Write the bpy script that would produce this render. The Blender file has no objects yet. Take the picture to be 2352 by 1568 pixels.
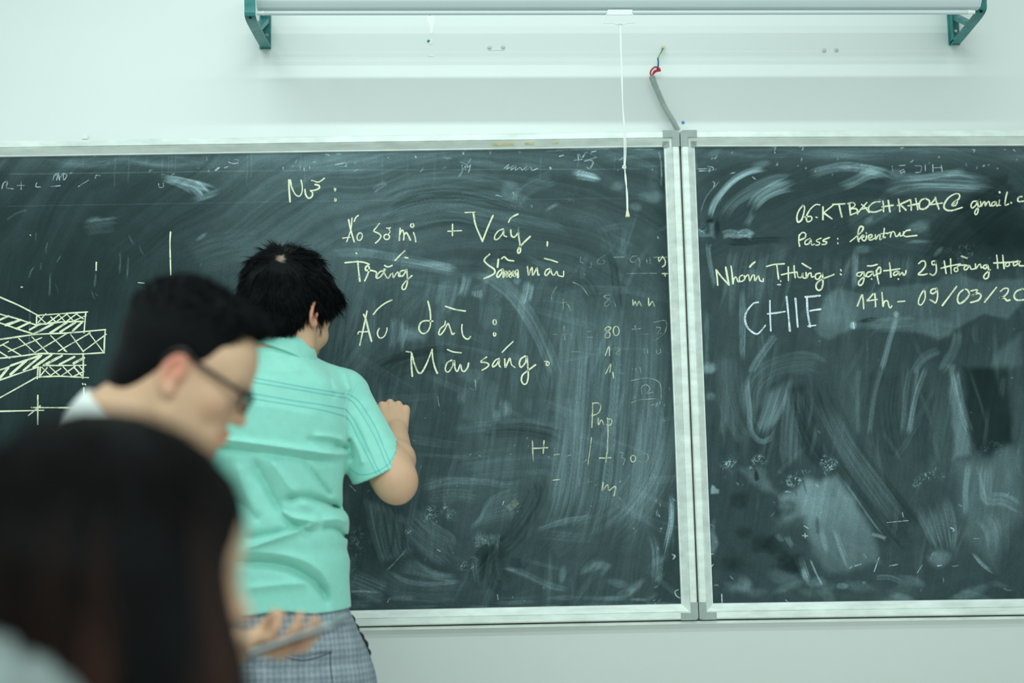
import bpy, bmesh, math, random
import numpy as np
from mathutils import Vector, Matrix
from mathutils.bvhtree import BVHTree

SC = bpy.context.scene
COL = SC.collection

# ---------------------------------------------------------------- camera
D = 3.43                      # distance from the camera to the board wall (wall plane is y = 0)
CAMZ = 1.15
FPX = 2352 * 50 / 36.0
PITCH, YAW, ROLL = math.radians(7.18), math.radians(1.886), math.radians(-1.036)
cp, sp, cy_, sy_ = math.cos(PITCH), math.sin(PITCH), math.cos(YAW), math.sin(YAW)
_f = np.array([sy_ * cp, cy_ * cp, sp])
_r0 = np.array([cy_, -sy_, 0.0])
_u0 = np.cross(_r0, _f)
_c, _s = math.cos(ROLL), math.sin(ROLL)
_r = _c * _r0 + _s * _u0
_u = -_s * _r0 + _c * _u0
CAM = np.array([0.0, -D, CAMZ])
cam_data = bpy.data.cameras.new('camera')
cam = bpy.data.objects.new('camera', cam_data)
COL.objects.link(cam)
cam.matrix_world = Matrix(((_r[0], _u[0], -_f[0], CAM[0]), (_r[1], _u[1], -_f[1], CAM[1]), (_r[2], _u[2], -_f[2], CAM[2]), (0, 0, 0, 1)))
cam_data.lens = 50
cam_data.sensor_width = 36
cam_data.clip_start = 0.05
cam_data.dof.use_dof = True
cam_data.dof.focus_distance = 3.30
cam_data.dof.aperture_fstop = 1.35
SC.camera = cam

# ---------------------------------------------------------------- world, lamps, exposure
SC.view_settings.view_transform = 'Standard'
SC.view_settings.look = 'None'
SC.view_settings.gamma = 1
SC.view_settings.use_curve_mapping = False
SC.view_settings.exposure = -0.02
world = bpy.data.worlds.new('world')
SC.world = world
world.use_nodes = True
world.node_tree.nodes['Background'].inputs[0].default_value = (0.80, 1.0, 0.96, 1)
world.node_tree.nodes['Background'].inputs[1].default_value = 0.68
TUBE = (0.80, 1.0, 0.97)


def tube_lamp(name, loc, power, length=2.4, width=0.05, aim=None):
    l = bpy.data.lights.new(name, 'AREA')
    l.shape = 'RECTANGLE'
    l.size, l.size_y = length, width
    l.energy = power
    l.color = TUBE
    o = bpy.data.objects.new(name, l)
    COL.objects.link(o)
    o.location = loc
    if aim is not None:
        d = Vector(aim) - Vector(loc)
        o.rotation_euler = d.to_track_quat('-Z', 'Y').to_euler()
    return o


tube_lamp('board_tube_lamp', (-0.1, -1.06, 3.20), 17, 2.6, 0.05)
tube_lamp('ceiling_tube_lamp', (0.0, -3.3, 3.20), 62, 2.6, 0.05)
tube_lamp('ceiling_tube_lamp', (0.1, -5.2, 3.20), 95, 2.6, 0.05)
tube_lamp('window_daylight', (-3.3, -1.9, 1.9), 4, 2.6, 1.4, (0.0, -0.7, 1.3))

# ---------------------------------------------------------------- helpers


def ray(px, py):
    d = _f + (px - 1176) / FPX * _r - (py - 784) / FPX * _u
    return d / d[1]


def W(px, py, y=0.0):
    """world point on the plane at depth y that the photo shows at pixel (px, py)"""
    return CAM + ray(px, py) * (y + D)


def PX(p):
    """photo pixel of world points (N,3)"""
    q = np.atleast_2d(p) - CAM
    z = q @ _f
    return np.stack([1176 + FPX * (q @ _r) / z, 784 - FPX * (q @ _u) / z], 1)


def tag(o, label=None, cat=None, group=None, kind=None):
    if label: o['label'] = label
    if cat: o['category'] = cat
    if group: o['group'] = group
    if kind: o['kind'] = kind
    return o


def empty(name, loc, label=None, cat=None, group=None):
    o = bpy.data.objects.new(name, None)
    COL.objects.link(o)
    o.location = tuple(loc)
    o.empty_display_size = 0.05
    return tag(o, label, cat, group)


def link(name, me, mat, parent=None):
    o = bpy.data.objects.new(name, me)
    COL.objects.link(o)
    if mat is not None:
        if isinstance(mat, (list, tuple)):
            for m in mat: me.materials.append(m)
        else:
            me.materials.append(mat)
    if parent is not None:
        o.parent = parent
        if parent.parent is None:       # geometry is given in world space
            o.matrix_parent_inverse = Matrix.Translation(-Vector(parent.location))
    return o


def mesh_np(name, verts, quads, smooth=True, tris=None):
    """mesh from arrays: verts (N,3), quads (M,4) and / or tris (K,3)"""
    me = bpy.data.meshes.new(name)
    verts = np.asarray(verts, np.float32)
    loops, starts, tot = [], [], 0
    for fa, k in ((quads, 4), (tris, 3)):
        if fa is not None and len(fa):
            fa = np.asarray(fa, np.int32)
            loops.append(fa.ravel())
            starts.append(tot + np.arange(len(fa), dtype=np.int32) * k)
            tot += len(fa) * k
    loops = np.concatenate(loops)
    starts = np.concatenate(starts)
    me.vertices.add(len(verts))
    me.vertices.foreach_set('co', verts.ravel())
    me.loops.add(len(loops))
    me.loops.foreach_set('vertex_index', loops)
    me.polygons.add(len(starts))
    me.polygons.foreach_set('loop_start', starts)
    me.update(calc_edges=True)
    me.validate()
    if smooth:
        me.polygons.foreach_set('use_smooth', np.ones(len(me.polygons), bool))
    return me


class MB:
    """collects shapes and links them as ONE mesh object"""

    def __init__(self):
        self.bm = bmesh.new()

    def box(self, lo, hi, bev=0.0):
        lo, hi = np.minimum(lo, hi), np.maximum(lo, hi)
        r = bmesh.ops.create_cube(self.bm, size=1)
        vs = r['verts']
        for v in vs:
            v.co = Vector(((lo[i] + hi[i]) / 2 + v.co[i] * (hi[i] - lo[i])) for i in range(3))
        if bev > 0:
            es = list({e for v in vs for e in v.link_edges})
            bmesh.ops.bevel(self.bm, geom=es, offset=bev, segments=2, profile=0.6, affect='EDGES')
        return self

    def hexa(self, a, b):
        """two quads a (4 pts) and b (4 pts) joined as a solid"""
        va = [self.bm.verts.new(tuple(p)) for p in a]
        vb = [self.bm.verts.new(tuple(p)) for p in b]
        n = len(va)
        self.bm.faces.new(va[::-1])
        self.bm.faces.new(vb)
        for i in range(n):
            self.bm.faces.new((va[i], va[(i + 1) % n], vb[(i + 1) % n], vb[i]))
        return self

    def tube(self, pts, rad, seg=10, caps=True):
        pts = [Vector(tuple(p)) for p in pts]
        n = len(pts)
        rad = [rad] * n if np.isscalar(rad) else list(rad)
        rings, up = [], None
        for i in range(n):
            t = (pts[min(i + 1, n - 1)] - pts[max(i - 1, 0)]).normalized()
            if up is None:
                up = t.orthogonal().normalized()
            up = (up - t * up.dot(t)).normalized()
            sd = t.cross(up)
            rings.append([self.bm.verts.new(pts[i] + (up * math.cos(a) + sd * math.sin(a)) * rad[i]) for a in [2 * math.pi * k / seg for k in range(seg)]])
        for i in range(n - 1):
            for k in range(seg):
                self.bm.faces.new((rings[i][k], rings[i][(k + 1) % seg], rings[i + 1][(k + 1) % seg], rings[i + 1][k]))
        if caps:
            self.bm.faces.new(rings[0][::-1])
            self.bm.faces.new(rings[-1])
        return self

    def loft(self, rings, caps=True):
        rs = [[self.bm.verts.new(tuple(p)) for p in r] for r in rings]
        n = len(rs[0])
        for i in range(len(rs) - 1):
            for k in range(n):
                self.bm.faces.new((rs[i][k], rs[i][(k + 1) % n], rs[i + 1][(k + 1) % n], rs[i + 1][k]))
        if caps:
            self.bm.faces.new(rs[0][::-1])
            self.bm.faces.new(rs[-1])
        return self

    def build(self, name, mat, parent=None, smooth=False, angle=40):
        bmesh.ops.recalc_face_normals(self.bm, faces=self.bm.faces[:])
        if smooth:
            for f in self.bm.faces: f.smooth = True
            for e in self.bm.edges:
                if len(e.link_faces) == 2 and e.calc_face_angle(0) > math.radians(angle): e.smooth = False
        me = bpy.data.meshes.new(name)
        self.bm.to_mesh(me)
        self.bm.free()
        return link(name, me, mat, parent)


def spline(pts, step=2.0, closed=False):
    """Catmull-Rom through 2D/3D points, resampled about every `step`"""
    P = np.asarray(pts, float)
    if len(P) == 2:
        n = max(2, int(np.linalg.norm(P[1] - P[0]) / step) + 1)
        t = np.linspace(0, 1, n)[:, None]
        return P[0] * (1 - t) + P[1] * t
    Q = np.vstack([2 * P[0] - P[1], P, 2 * P[-1] - P[-2]])
    out = []
    for i in range(1, len(Q) - 2):
        a, b, c, d = Q[i - 1:i + 3]
        n = max(2, int(np.linalg.norm(c - b) / step) + 1)
        t = np.linspace(0, 1, n, endpoint=False)[:, None]
        out.append(0.5 * ((2 * b) + (c - a) * t + (2 * a - 5 * b + 4 * c - d) * t ** 2 + (3 * b - a - 3 * c + d) * t ** 3))
    out.append(P[-1:])
    return np.vstack(out)


# ---- value noise for geometry and chalk dust
_rng = np.random.default_rng(7)
_LAT = _rng.random((256, 256)).astype(np.float32)


def vnoise(x, y):
    xi, yi = np.floor(x).astype(int), np.floor(y).astype(int)
    fx, fy = x - xi, y - yi
    fx, fy = fx * fx * (3 - 2 * fx), fy * fy * (3 - 2 * fy)
    a, b = _LAT[xi & 255, yi & 255], _LAT[(xi + 1) & 255, yi & 255]
    c, d = _LAT[xi & 255, (yi + 1) & 255], _LAT[(xi + 1) & 255, (yi + 1) & 255]
    return (a * (1 - fx) + b * fx) * (1 - fy) + (c * (1 - fx) + d * fx) * fy


def fbm(x, y, n=4):
    s, a, t = 0, 0.5, 0
    for i in range(n):
        s = s + a * vnoise(x * 2 ** i + 17.3 * i, y * 2 ** i + 5.1 * i)
        t += a
        a *= 0.5
    return s / t


def sstep(a, b, x):
    t = np.clip((x - a) / (b - a), 0, 1)
    return t * t * (3 - 2 * t)


# ---------------------------------------------------------------- materials


def new_mat(name):
    m = bpy.data.materials.new(name)
    m.use_nodes = True
    nt = m.node_tree
    return m, nt, nt.nodes['Principled BSDF']


def nd(nt, kind, **kw):
    n = nt.nodes.new(kind)
    for k, v in kw.items():
        if k.startswith('_'):
            setattr(n, k[1:], v)
        else:
            key = int(k[1:]) if k[0] == 'i' and k[1:].isdigit() else k.replace('__', ' ')
            n.inputs[key].default_value = v
    return n


def ramp(nt, src, stops):
    r = nt.nodes.new('ShaderNodeValToRGB')
    e = r.color_ramp.elements
    while len(e) < len(stops): e.new(0.5)
    for k, (p, c) in enumerate(stops):
        e[k].position = p
        e[k].color = c if len(c) == 4 else (*c, 1)
    nt.links.new(src, r.inputs[0])
    return r.outputs[0]


def mixc(nt, fac, a, b, mode='MIX'):
    m = nt.nodes.new('ShaderNodeMix')
    m.data_type = 'RGBA'
    m.blend_type = mode
    for s, v in ((0, fac), (6, a), (7, b)):
        if hasattr(v, 'is_linked') or hasattr(v, 'links'):
            nt.links.new(v, m.inputs[s])
        else:
            m.inputs[s].default_value = v if s == 0 else (*v, 1)[:4]
    return m.outputs[2]


def simple_mat(name, col, rough=0.6, spec=0.4, metal=0.0, var=0.0, scale=30.0, bump=0.0, bscale=200.0, stretch=None):
    m, nt, b = new_mat(name)
    b.inputs['Roughness'].default_value = rough
    b.inputs['Specular IOR Level'].default_value = spec
    b.inputs['Metallic'].default_value = metal
    b.inputs['Base Color'].default_value = (*col, 1)
    if var or bump:
        tc = nt.nodes.new('ShaderNodeTexCoord')
        src = tc.outputs['Object']
        if stretch:
            mp = nt.nodes.new('ShaderNodeMapping')
            mp.inputs['Scale'].default_value = stretch
            nt.links.new(src, mp.inputs[0])
            src = mp.outputs[0]
    if var:
        n = nd(nt, 'ShaderNodeTexNoise', Scale=scale, Detail=5.0, Roughness=0.6)
        nt.links.new(src, n.inputs['Vector'])
        lo = tuple(c * (1 - var) for c in col)
        hi = tuple(min(1, c * (1 + var)) for c in col)
        nt.links.new(ramp(nt, n.outputs[0], [(0.3, lo), (0.7, hi)]), b.inputs['Base Color'])
    if bump:
        n = nd(nt, 'ShaderNodeTexNoise', Scale=bscale, Detail=3.0)
        nt.links.new(src, n.inputs['Vector'])
        bp = nd(nt, 'ShaderNodeBump', Strength=bump, Distance=0.002)
        nt.links.new(n.outputs[0], bp.inputs['Height'])
        nt.links.new(bp.outputs[0], b.inputs['Normal'])
    return m


M_wall = simple_mat('painted_wall', (0.80, 0.82, 0.80), 0.55, 0.3, var=0.015, scale=2.2, bump=0.08, bscale=140)
M_floor = simple_mat('floor_tile', (0.68, 0.68, 0.65), 0.35, 0.5, var=0.06, scale=6)
M_alu = simple_mat('worn_aluminium_paint', (0.76, 0.80, 0.76), 0.42, 0.5, 0.15, var=0.14, scale=40, bump=0.1, bscale=300, stretch=(0.35, 1, 1))
M_cap = simple_mat('grey_plastic', (0.34, 0.38, 0.36), 0.5, 0.4, var=0.08, scale=50)
M_tape = simple_mat('old_tape_glue', (0.50, 0.40, 0.17), 0.6, 0.3, var=0.3, scale=60)
M_white = simple_mat('white_plastic', (0.80, 0.82, 0.80), 0.4, 0.5)
M_screen = simple_mat('screen_case_enamel', (0.60, 0.66, 0.68), 0.35, 0.5, var=0.02, scale=4)
M_teal = simple_mat('teal_enamel', (0.028, 0.19, 0.185), 0.4, 0.5, var=0.3, scale=25)
M_dark = simple_mat('dark_gap', (0.01, 0.014, 0.014), 0.8, 0.2)
M_steel = simple_mat('steel', (0.6, 0.62, 0.62), 0.3, 0.5, 0.8)
M_grey = simple_mat('grey_conduit_plastic', (0.36, 0.42, 0.39), 0.5, 0.4)
M_red = simple_mat('red_wire', (0.55, 0.02, 0.04), 0.4, 0.5)
M_blue = simple_mat('blue_wire', (0.01, 0.10, 0.22), 0.4, 0.5)
M_green = simple_mat('green_wire', (0.02, 0.22, 0.12), 0.4, 0.5)
M_cream = simple_mat('cream_wire', (0.75, 0.72, 0.5), 0.5, 0.4)
M_cord = simple_mat('white_cord', (0.85, 0.86, 0.85), 0.8, 0.2)
M_putty = simple_mat('white_filler', (0.92, 0.92, 0.90), 0.8, 0.2)
M_plug_green = simple_mat('green_plug', (0.02, 0.28, 0.08), 0.5, 0.4)
M_plug_blue = simple_mat('blue_dab', (0.05, 0.36, 0.62), 0.6, 0.3)

# ---------------------------------------------------------------- the room
link('wall_back', mesh_np('wall_back', [(-3.5, 0, 0), (3.5, 0, 0), (3.5, 0, 3.3), (-3.5, 0, 3.3), (-3.5, .12, 0), (3.5, .12, 0), (3.5, .12, 3.3), (-3.5, .12, 3.3)],
     [(0, 1, 2, 3), (5, 4, 7, 6), (4, 0, 3, 7), (1, 5, 6, 2), (3, 2, 6, 7), (4, 5, 1, 0)], False), M_wall)['kind'] = 'structure'
MB().box((-3.5, -5.5, -0.1), (3.5, 0.12, 0.0)).build('floor', M_floor)['kind'] = 'structure'
# ---------------------------------------------------------------- blackboards
YF = -0.042          # front of the frame
YB = -0.022          # writing surface
random.seed(3)


def board_mat(name):
    m, nt, b = new_mat(name)
    at = nt.nodes.new('ShaderNodeAttribute')
    at.attribute_name = 'chalk'
    tc = nt.nodes.new('ShaderNodeTexCoord')
    n1 = nd(nt, 'ShaderNodeTexNoise', Scale=420.0, Detail=3.0, Roughness=0.7)
    nt.links.new(tc.outputs['Object'], n1.inputs['Vector'])
    ma = nd(nt, 'ShaderNodeMath', _operation='MULTIPLY_ADD', i1=1.3, i2=0.35)
    nt.links.new(n1.outputs[0], ma.inputs[0])
    mu = nd(nt, 'ShaderNodeMath', _operation='MULTIPLY', _use_clamp=True)
    nt.links.new(at.outputs['Fac'], mu.inputs[0])
    nt.links.new(ma.outputs[0], mu.inputs[1])
    nt.links.new(mixc(nt, mu.outputs[0], (0.0045, 0.0145, 0.0150), (0.43, 0.61, 0.66)), b.inputs['Base Color'])
    rr = nd(nt, 'ShaderNodeMapRange', i3=0.42, i4=0.95)
    nt.links.new(mu.outputs[0], rr.inputs[0])
    nt.links.new(rr.outputs[0], b.inputs['Roughness'])
    b.inputs['Specular IOR Level'].default_value = 0.10
    return m


M_board = board_mat('slate_green_board')


def chalk_mat(name, col, cover):
    """chalk line: grainy, lets the board show through between the grains"""
    m, nt, b = new_mat(name)
    tc = nt.nodes.new('ShaderNodeTexCoord')
    n1 = nd(nt, 'ShaderNodeTexNoise', Scale=620.0, Detail=3.0, Roughness=0.75)
    n2 = nd(nt, 'ShaderNodeTexNoise', Scale=60.0, Detail=2.0)
    nt.links.new(tc.outputs['Object'], n1.inputs['Vector'])
    nt.links.new(tc.outputs['Object'], n2.inputs['Vector'])
    ad = nd(nt, 'ShaderNodeMath', _operation='MULTIPLY_ADD', i1=0.55)
    nt.links.new(n2.outputs[0], ad.inputs[0])
    nt.links.new(n1.outputs[0], ad.inputs[2])
    mr = nd(nt, 'ShaderNodeMapRange', i1=0.86 - 0.36 * cover - 0.05, i2=0.98 - 0.30 * cover + 0.02, i3=0.0, i4=min(1.0, 0.35 + cover))
    nt.links.new(ad.outputs[0], mr.inputs[0])
    b.inputs['Base Color'].default_value = (*col, 1)
    b.inputs['Roughness'].default_value = 0.95
    b.inputs['Specular IOR Level'].default_value = 0.1
    nt.links.new(mr.outputs[0], b.inputs['Alpha'])
    return m


M_chalk = chalk_mat('yellow_chalk', (0.86, 0.88, 0.64), 0.80)
M_chalk2 = chalk_mat('rubbed_yellow_chalk', (0.66, 0.70, 0.50), 0.62)
M_chalk3 = chalk_mat('ghost_chalk', (0.36, 0.46, 0.41), 0.41)
M_chalkw = chalk_mat('white_chalk', (0.78, 0.86, 0.94), 0.68)
M_chalkw2 = chalk_mat('rubbed_white_chalk', (0.55, 0.65, 0.70), 0.45)


class Ribbons:
    """chalk lines drawn on the board plane; points are given in a photo crop's own pixels (ox, oy, scale)"""
    lift = 0

    def __init__(self, ox, oy, sc):
        self.o = (ox, oy, sc)
        self.v, self.q, self.st = [], [], []

    def line(self, pts, w=4.6, smooth=True):
        ox, oy, sc = self.o
        P = np.array(pts, float) * sc + (ox, oy)
        P = spline(P, 2.0) if smooth or len(P) == 2 else np.vstack([spline(P[i:i + 2], 2.0) for i in range(len(P) - 1)])
        keep = np.r_[True, np.linalg.norm(np.diff(P, axis=0), axis=1) > 0.3]
        P = P[keep]
        if len(P) < 2:
            P = np.vstack([P[0], P[0] + (0.5, 2.0)])
        T = np.gradient(P, axis=0)
        T /= np.linalg.norm(T, axis=1)[:, None] + 1e-9
        N = np.stack([-T[:, 1], T[:, 0]], 1)
        s = np.arange(len(P))
        ww = w * (0.56 + 0.40 * vnoise(s * 0.07 + random.random() * 99, s * 0 + random.random() * 50))
        P = np.vstack([P[0] - T[0] * w * .35, P, P[-1] + T[-1] * w * .35])
        N = np.vstack([N[0], N, N[-1]])
        ww = np.r_[w * .45, ww, w * .45]
        base = len(self.v)
        self.st.append((base, len(self.q)))
        Ribbons.lift = (Ribbons.lift + 1) % 40
        y = YB - 0.0006 - 0.00002 * Ribbons.lift
        for p, n, h in zip(P, N, ww):
            self.v.append(W(*(p + n * h / 2), y))
            self.v.append(W(*(p - n * h / 2), y))
        for i in range(len(P) - 1):
            a = base + 2 * i
            self.q.append((a, a + 1, a + 3, a + 2))
        return self

    def ring(self, c, rx, ry, w=4.2, a0=-80, sweep=350, tilt=0):
        t = np.radians(np.linspace(a0, a0 + sweep, 12))
        ct, st = math.cos(math.radians(tilt)), math.sin(math.radians(tilt))
        x, y = rx * np.cos(t), ry * np.sin(t)
        return self.line([(c[0] + a * ct - b * st, c[1] + a * st + b * ct) for a, b in zip(x, y)], w)

    def build(self, name, mat, parent, label=None):
        """one mesh per word or mark: strokes that lie close together belong together"""
        V, Q = np.array(self.v), np.array(self.q)
        ends = self.st[1:] + [(len(V), len(Q))]
        box = [(V[a:b].min(0), V[a:b].max(0)) for (a, _), (b, _) in zip(self.st, ends)]
        grp = list(range(len(box)))

        def find(i):
            while grp[i] != i: i = grp[i]
            return i
        for i in range(len(box)):
            for j in range(i):
                g = np.linalg.norm(np.maximum(0, np.maximum(box[i][0] - box[j][1], box[j][0] - box[i][1])))
                if g <= max(.0195, .48 * max(np.ptp(np.array(box[i]), axis=0).max(), np.ptp(np.array(box[j]), axis=0).max())):
                    grp[find(i)] = find(j)
        for r in sorted({find(i) for i in range(len(box))}):
            vs, qs, n = [], [], 0
            for i in range(len(box)):
                if find(i) == r:
                    (a, qa), (b, qb) = self.st[i], ends[i]
                    vs.append(V[a:b])
                    qs.append(Q[qa:qb] - a + n)
                    n += b - a
            tag(link(name, mesh_np(name, np.vstack(vs), np.vstack(qs), False), mat, parent), label)


class Dust:
    """chalk dust density over a board's grid; strokes are laid down in photo pixels"""

    def __init__(self, X, Y):
        self.X, self.Y = X, Y
        self.c = np.zeros_like(X)

    def stroke(self, pts, w, a, streak=0.75, fq=9.0, fs=0.012, soft=0.35, ends=0.12, seed=None, o=None):
        P = np.array(pts, float)
        if o: P = P * o[2] + (o[0], o[1])
        if seed is None: seed = random.random() * 200
        P = spline(P, max(12.0, w * 0.25))
        lo, hi = P.min(0) - w, P.max(0) + w
        m = np.where((self.X > lo[0]) & (self.X < hi[0]) & (self.Y > lo[1]) & (self.Y < hi[1]))
        x, y = self.X[m], self.Y[m]
        best = np.full(x.shape, 1e9)
        q = np.zeros_like(x)
        s = np.zeros_like(x)
        L = 0.0
        for i in range(len(P) - 1):
            d = P[i + 1] - P[i]
            l = np.hypot(*d) + 1e-9
            t = np.clip(((x - P[i, 0]) * d[0] + (y - P[i, 1]) * d[1]) / l ** 2, 0, 1)
            ex, ey = x - P[i, 0] - t * d[0], y - P[i, 1] - t * d[1]
            dd = np.hypot(ex, ey)
            k = dd < best
            best = np.where(k, dd, best)
            q = np.where(k, np.sign(d[0] * ey - d[1] * ex) * dd / (w / 2), q)
            s = np.where(k, L + t * l, s)
            L += l
        aq = np.abs(q)
        prof = 1 - sstep(1 - soft, 1.0, aq + 0.25 * (vnoise(s * 0.03 + seed, q * 2) - 0.5))
        if ends > 0:
            jag = ends * L * 0.8 * vnoise(q * fq * 0.6 + seed, q * 0 + 3)
            prof *= sstep(0, ends * L, s - jag * 0.5) * sstep(0, ends * L, L - s - jag)
        n = 0.6 * vnoise(q * fq + seed, s * fs + seed) + 0.4 * vnoise(q * fq * 2.7 + seed, s * fs * 0.7)
        n = np.clip((n - 0.28) * 2.0, 0, 1.4)
        v = prof * (1 - streak + streak * n)
        if a >= 0:
            self.c[m] += 1.35 * a * v
        else:
            self.c[m] *= 1 - np.clip(-a * v, 0, 0.97)

    def blob(self, c, rx, ry, a, rot=0, rough=0.5, f=0.02, o=None, seed=None):
        c = np.array(c, float)
        if o:
            c = c * o[2] + (o[0], o[1])
            rx, ry = rx * o[2], ry * o[2]
        if seed is None: seed = random.random() * 200
        t = math.radians(rot)
        dx, dy = self.X - c[0], self.Y - c[1]
        u, v = (dx * math.cos(t) + dy * math.sin(t)) / rx, (-dx * math.sin(t) + dy * math.cos(t)) / ry
        m = np.where((np.abs(u) < 1.6) & (np.abs(v) < 1.6))
        r = np.hypot(u[m], v[m]) + rough * (fbm(self.X[m] * f + seed, self.Y[m] * f) - 0.5) * 1.6
        k = (1 - sstep(0.25, 1.0, r)) * (0.55 + 0.9 * fbm(u[m] * 3 + seed, v[m] * 3, 4))
        if a >= 0: self.c[m] += a * k
        else: self.c[m] *= 1 - np.clip(-a * k, 0, 0.95)

    def poly(self, pts, a, edge=10, o=None, seed=3.0, grad=(1, 1)):
        P = np.array(pts, float)
        if o: P = P * o[2] + (o[0], o[1])
        lo, hi = P.min(0) - 40, P.max(0) + 40
        m = np.where((self.X > lo[0]) & (self.X < hi[0]) & (self.Y > lo[1]) & (self.Y < hi[1]))
        x, y = self.X[m], self.Y[m]
        inside = np.zeros(x.shape, bool)
        dist = np.full(x.shape, 1e9)
        for i in range(len(P)):
            A, B = P[i], P[(i + 1) % len(P)]
            d = B - A
            t = np.clip(((x - A[0]) * d[0] + (y - A[1]) * d[1]) / (d @ d), 0, 1)
            dist = np.minimum(dist, np.hypot(x - A[0] - t * d[0], y - A[1] - t * d[1]))
            cr = (A[1] > y) != (B[1] > y)
            xi = A[0] + (y - A[1]) * d[0] / (d[1] if abs(d[1]) > 1e-6 else 1e-6)
            inside ^= cr & (x < xi)
        sd = np.where(inside, dist, -dist) + 14 * (fbm(x * .03 + seed, y * .03) - .5)
        yy = (y - P[:, 1].min()) / np.ptp(P[:, 1])
        k = sstep(-edge / 2, edge, sd) * (0.7 + 0.6 * fbm(x * 0.02 + seed, y * 0.008)) * (grad[0] + (grad[1] - grad[0]) * np.clip(yy, 0, 1))
        if a >= 0: self.c[m] += a * k
        else: self.c[m] *= 1 - np.clip(-a * k, 0, .95)

    def crackle(self, c, rx, ry, a, rot=0, f=0.16, thr=0.56, o=None):
        c = np.array(c, float)
        if o:
            c = c * o[2] + (o[0], o[1])
            rx, ry = rx * o[2], ry * o[2]
        seed = random.random() * 200
        t = math.radians(rot)
        dx, dy = self.X - c[0], self.Y - c[1]
        u, v = (dx * math.cos(t) + dy * math.sin(t)) / rx, (-dx * math.sin(t) + dy * math.cos(t)) / ry
        m = np.where((np.abs(u) < 1.3) & (np.abs(v) < 1.3))
        r = np.hypot(u[m], v[m])
        x, y = self.X[m], self.Y[m]
        wx, wy = 9 * vnoise(x * .08 + seed, y * .08), 9 * vnoise(x * .08, y * .08 + seed)
        wx, wy = wx * 2.2, wy * 2.2
        rg = lambda s, o: 1 - 2 * np.abs(vnoise((x + wx) * s + o, (y + wy) * s * .8 + o) - 0.5)
        n = np.maximum(rg(f * 1.6, seed), .93 * rg(f * 3.4, seed + 40))
        k = (1 - sstep(0.2, 1.0, r + 0.9 * (vnoise(x * .05 + seed, y * .05) - .5))) * sstep(1 - (1 - thr) * .4, 1.0, n) * sstep(.30, .75, fbm(x * .09, y * .09 + seed))
        k *= 1.5
        self.c[m] += a * k

    def flicks(self, n, box, lmin, lmax, ang, spread, w, a):
        for _ in range(n):
            x, y = random.uniform(box[0], box[2]), random.uniform(box[1], box[3])
            t = math.radians(random.gauss(ang, spread))
            l = random.uniform(lmin, lmax)
            b = random.uniform(-.15, .15)
            self.stroke([(x, y), (x + l / 2 * math.cos(t) - b * l * math.sin(t), y + l / 2 * math.sin(t) + b * l * math.cos(t)), (x + l * math.cos(t), y + l * math.sin(t))],
                        w * random.uniform(.7, 1.4), a * random.uniform(.5, 1.3), streak=.5, fq=3, fs=.1, ends=.25, soft=.6)


def world_line(a, b, xw, y):
    """point with world x = xw on the line through photo pixels a, b on the plane at depth y"""
    A, B = W(*a, y), W(*b, y)
    t = (xw - A[0]) / (B[0] - A[0])
    return A + t * (B - A)


TLr, BLr = W(1559, 300, YF), W(1603, 1422, YF)          # outer right edge of the long board
LEFT = dict(TR=TLr, BR=BLr, TL=world_line((0, 323), (1559, 300), -1.62, YF), BL=world_line((830, 1438), (1603, 1422), -1.60, YF))
RIGHT = dict(TL=W(1563.5, 300, YF), BL=W(1607.5, 1422, YF), TR=world_line((1563.5, 300), (2352, 298), 1.78, YF), BR=world_line((1607.5, 1422), (2352, 1411), 1.80, YF))
FRW = 0.037                                              # frame width
# profile: (distance in from the outer edge, y of the surface)
PROF = [(0.0, -0.004), (0.0, YF + .003), (0.003, YF), (0.0160, YF), (0.0170, YF + .0040), (0.0190, YF + .0022), (0.0330, YF + .0150), (0.0350, YF + .0152), (0.0365, YB + .002), (.02, -0.004)]


def inset(Q, d):
    """corners of quad Q (dict) moved in by d along both edges"""
    c = {k: np.array(v) for k, v in Q.items()}
    ux = (c['TR'] - c['TL']) / np.linalg.norm(c['TR'] - c['TL'])
    bx = (c['BR'] - c['BL']) / np.linalg.norm(c['BR'] - c['BL'])
    lz = (c['TL'] - c['BL']) / np.linalg.norm(c['TL'] - c['BL'])
    rz = (c['TR'] - c['BR']) / np.linalg.norm(c['TR'] - c['BR'])
    return dict(TL=c['TL'] + d * (ux - lz), TR=c['TR'] + d * (-ux - rz), BL=c['BL'] + d * (bx + lz), BR=c['BR'] + d * (-bx + rz))


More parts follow.
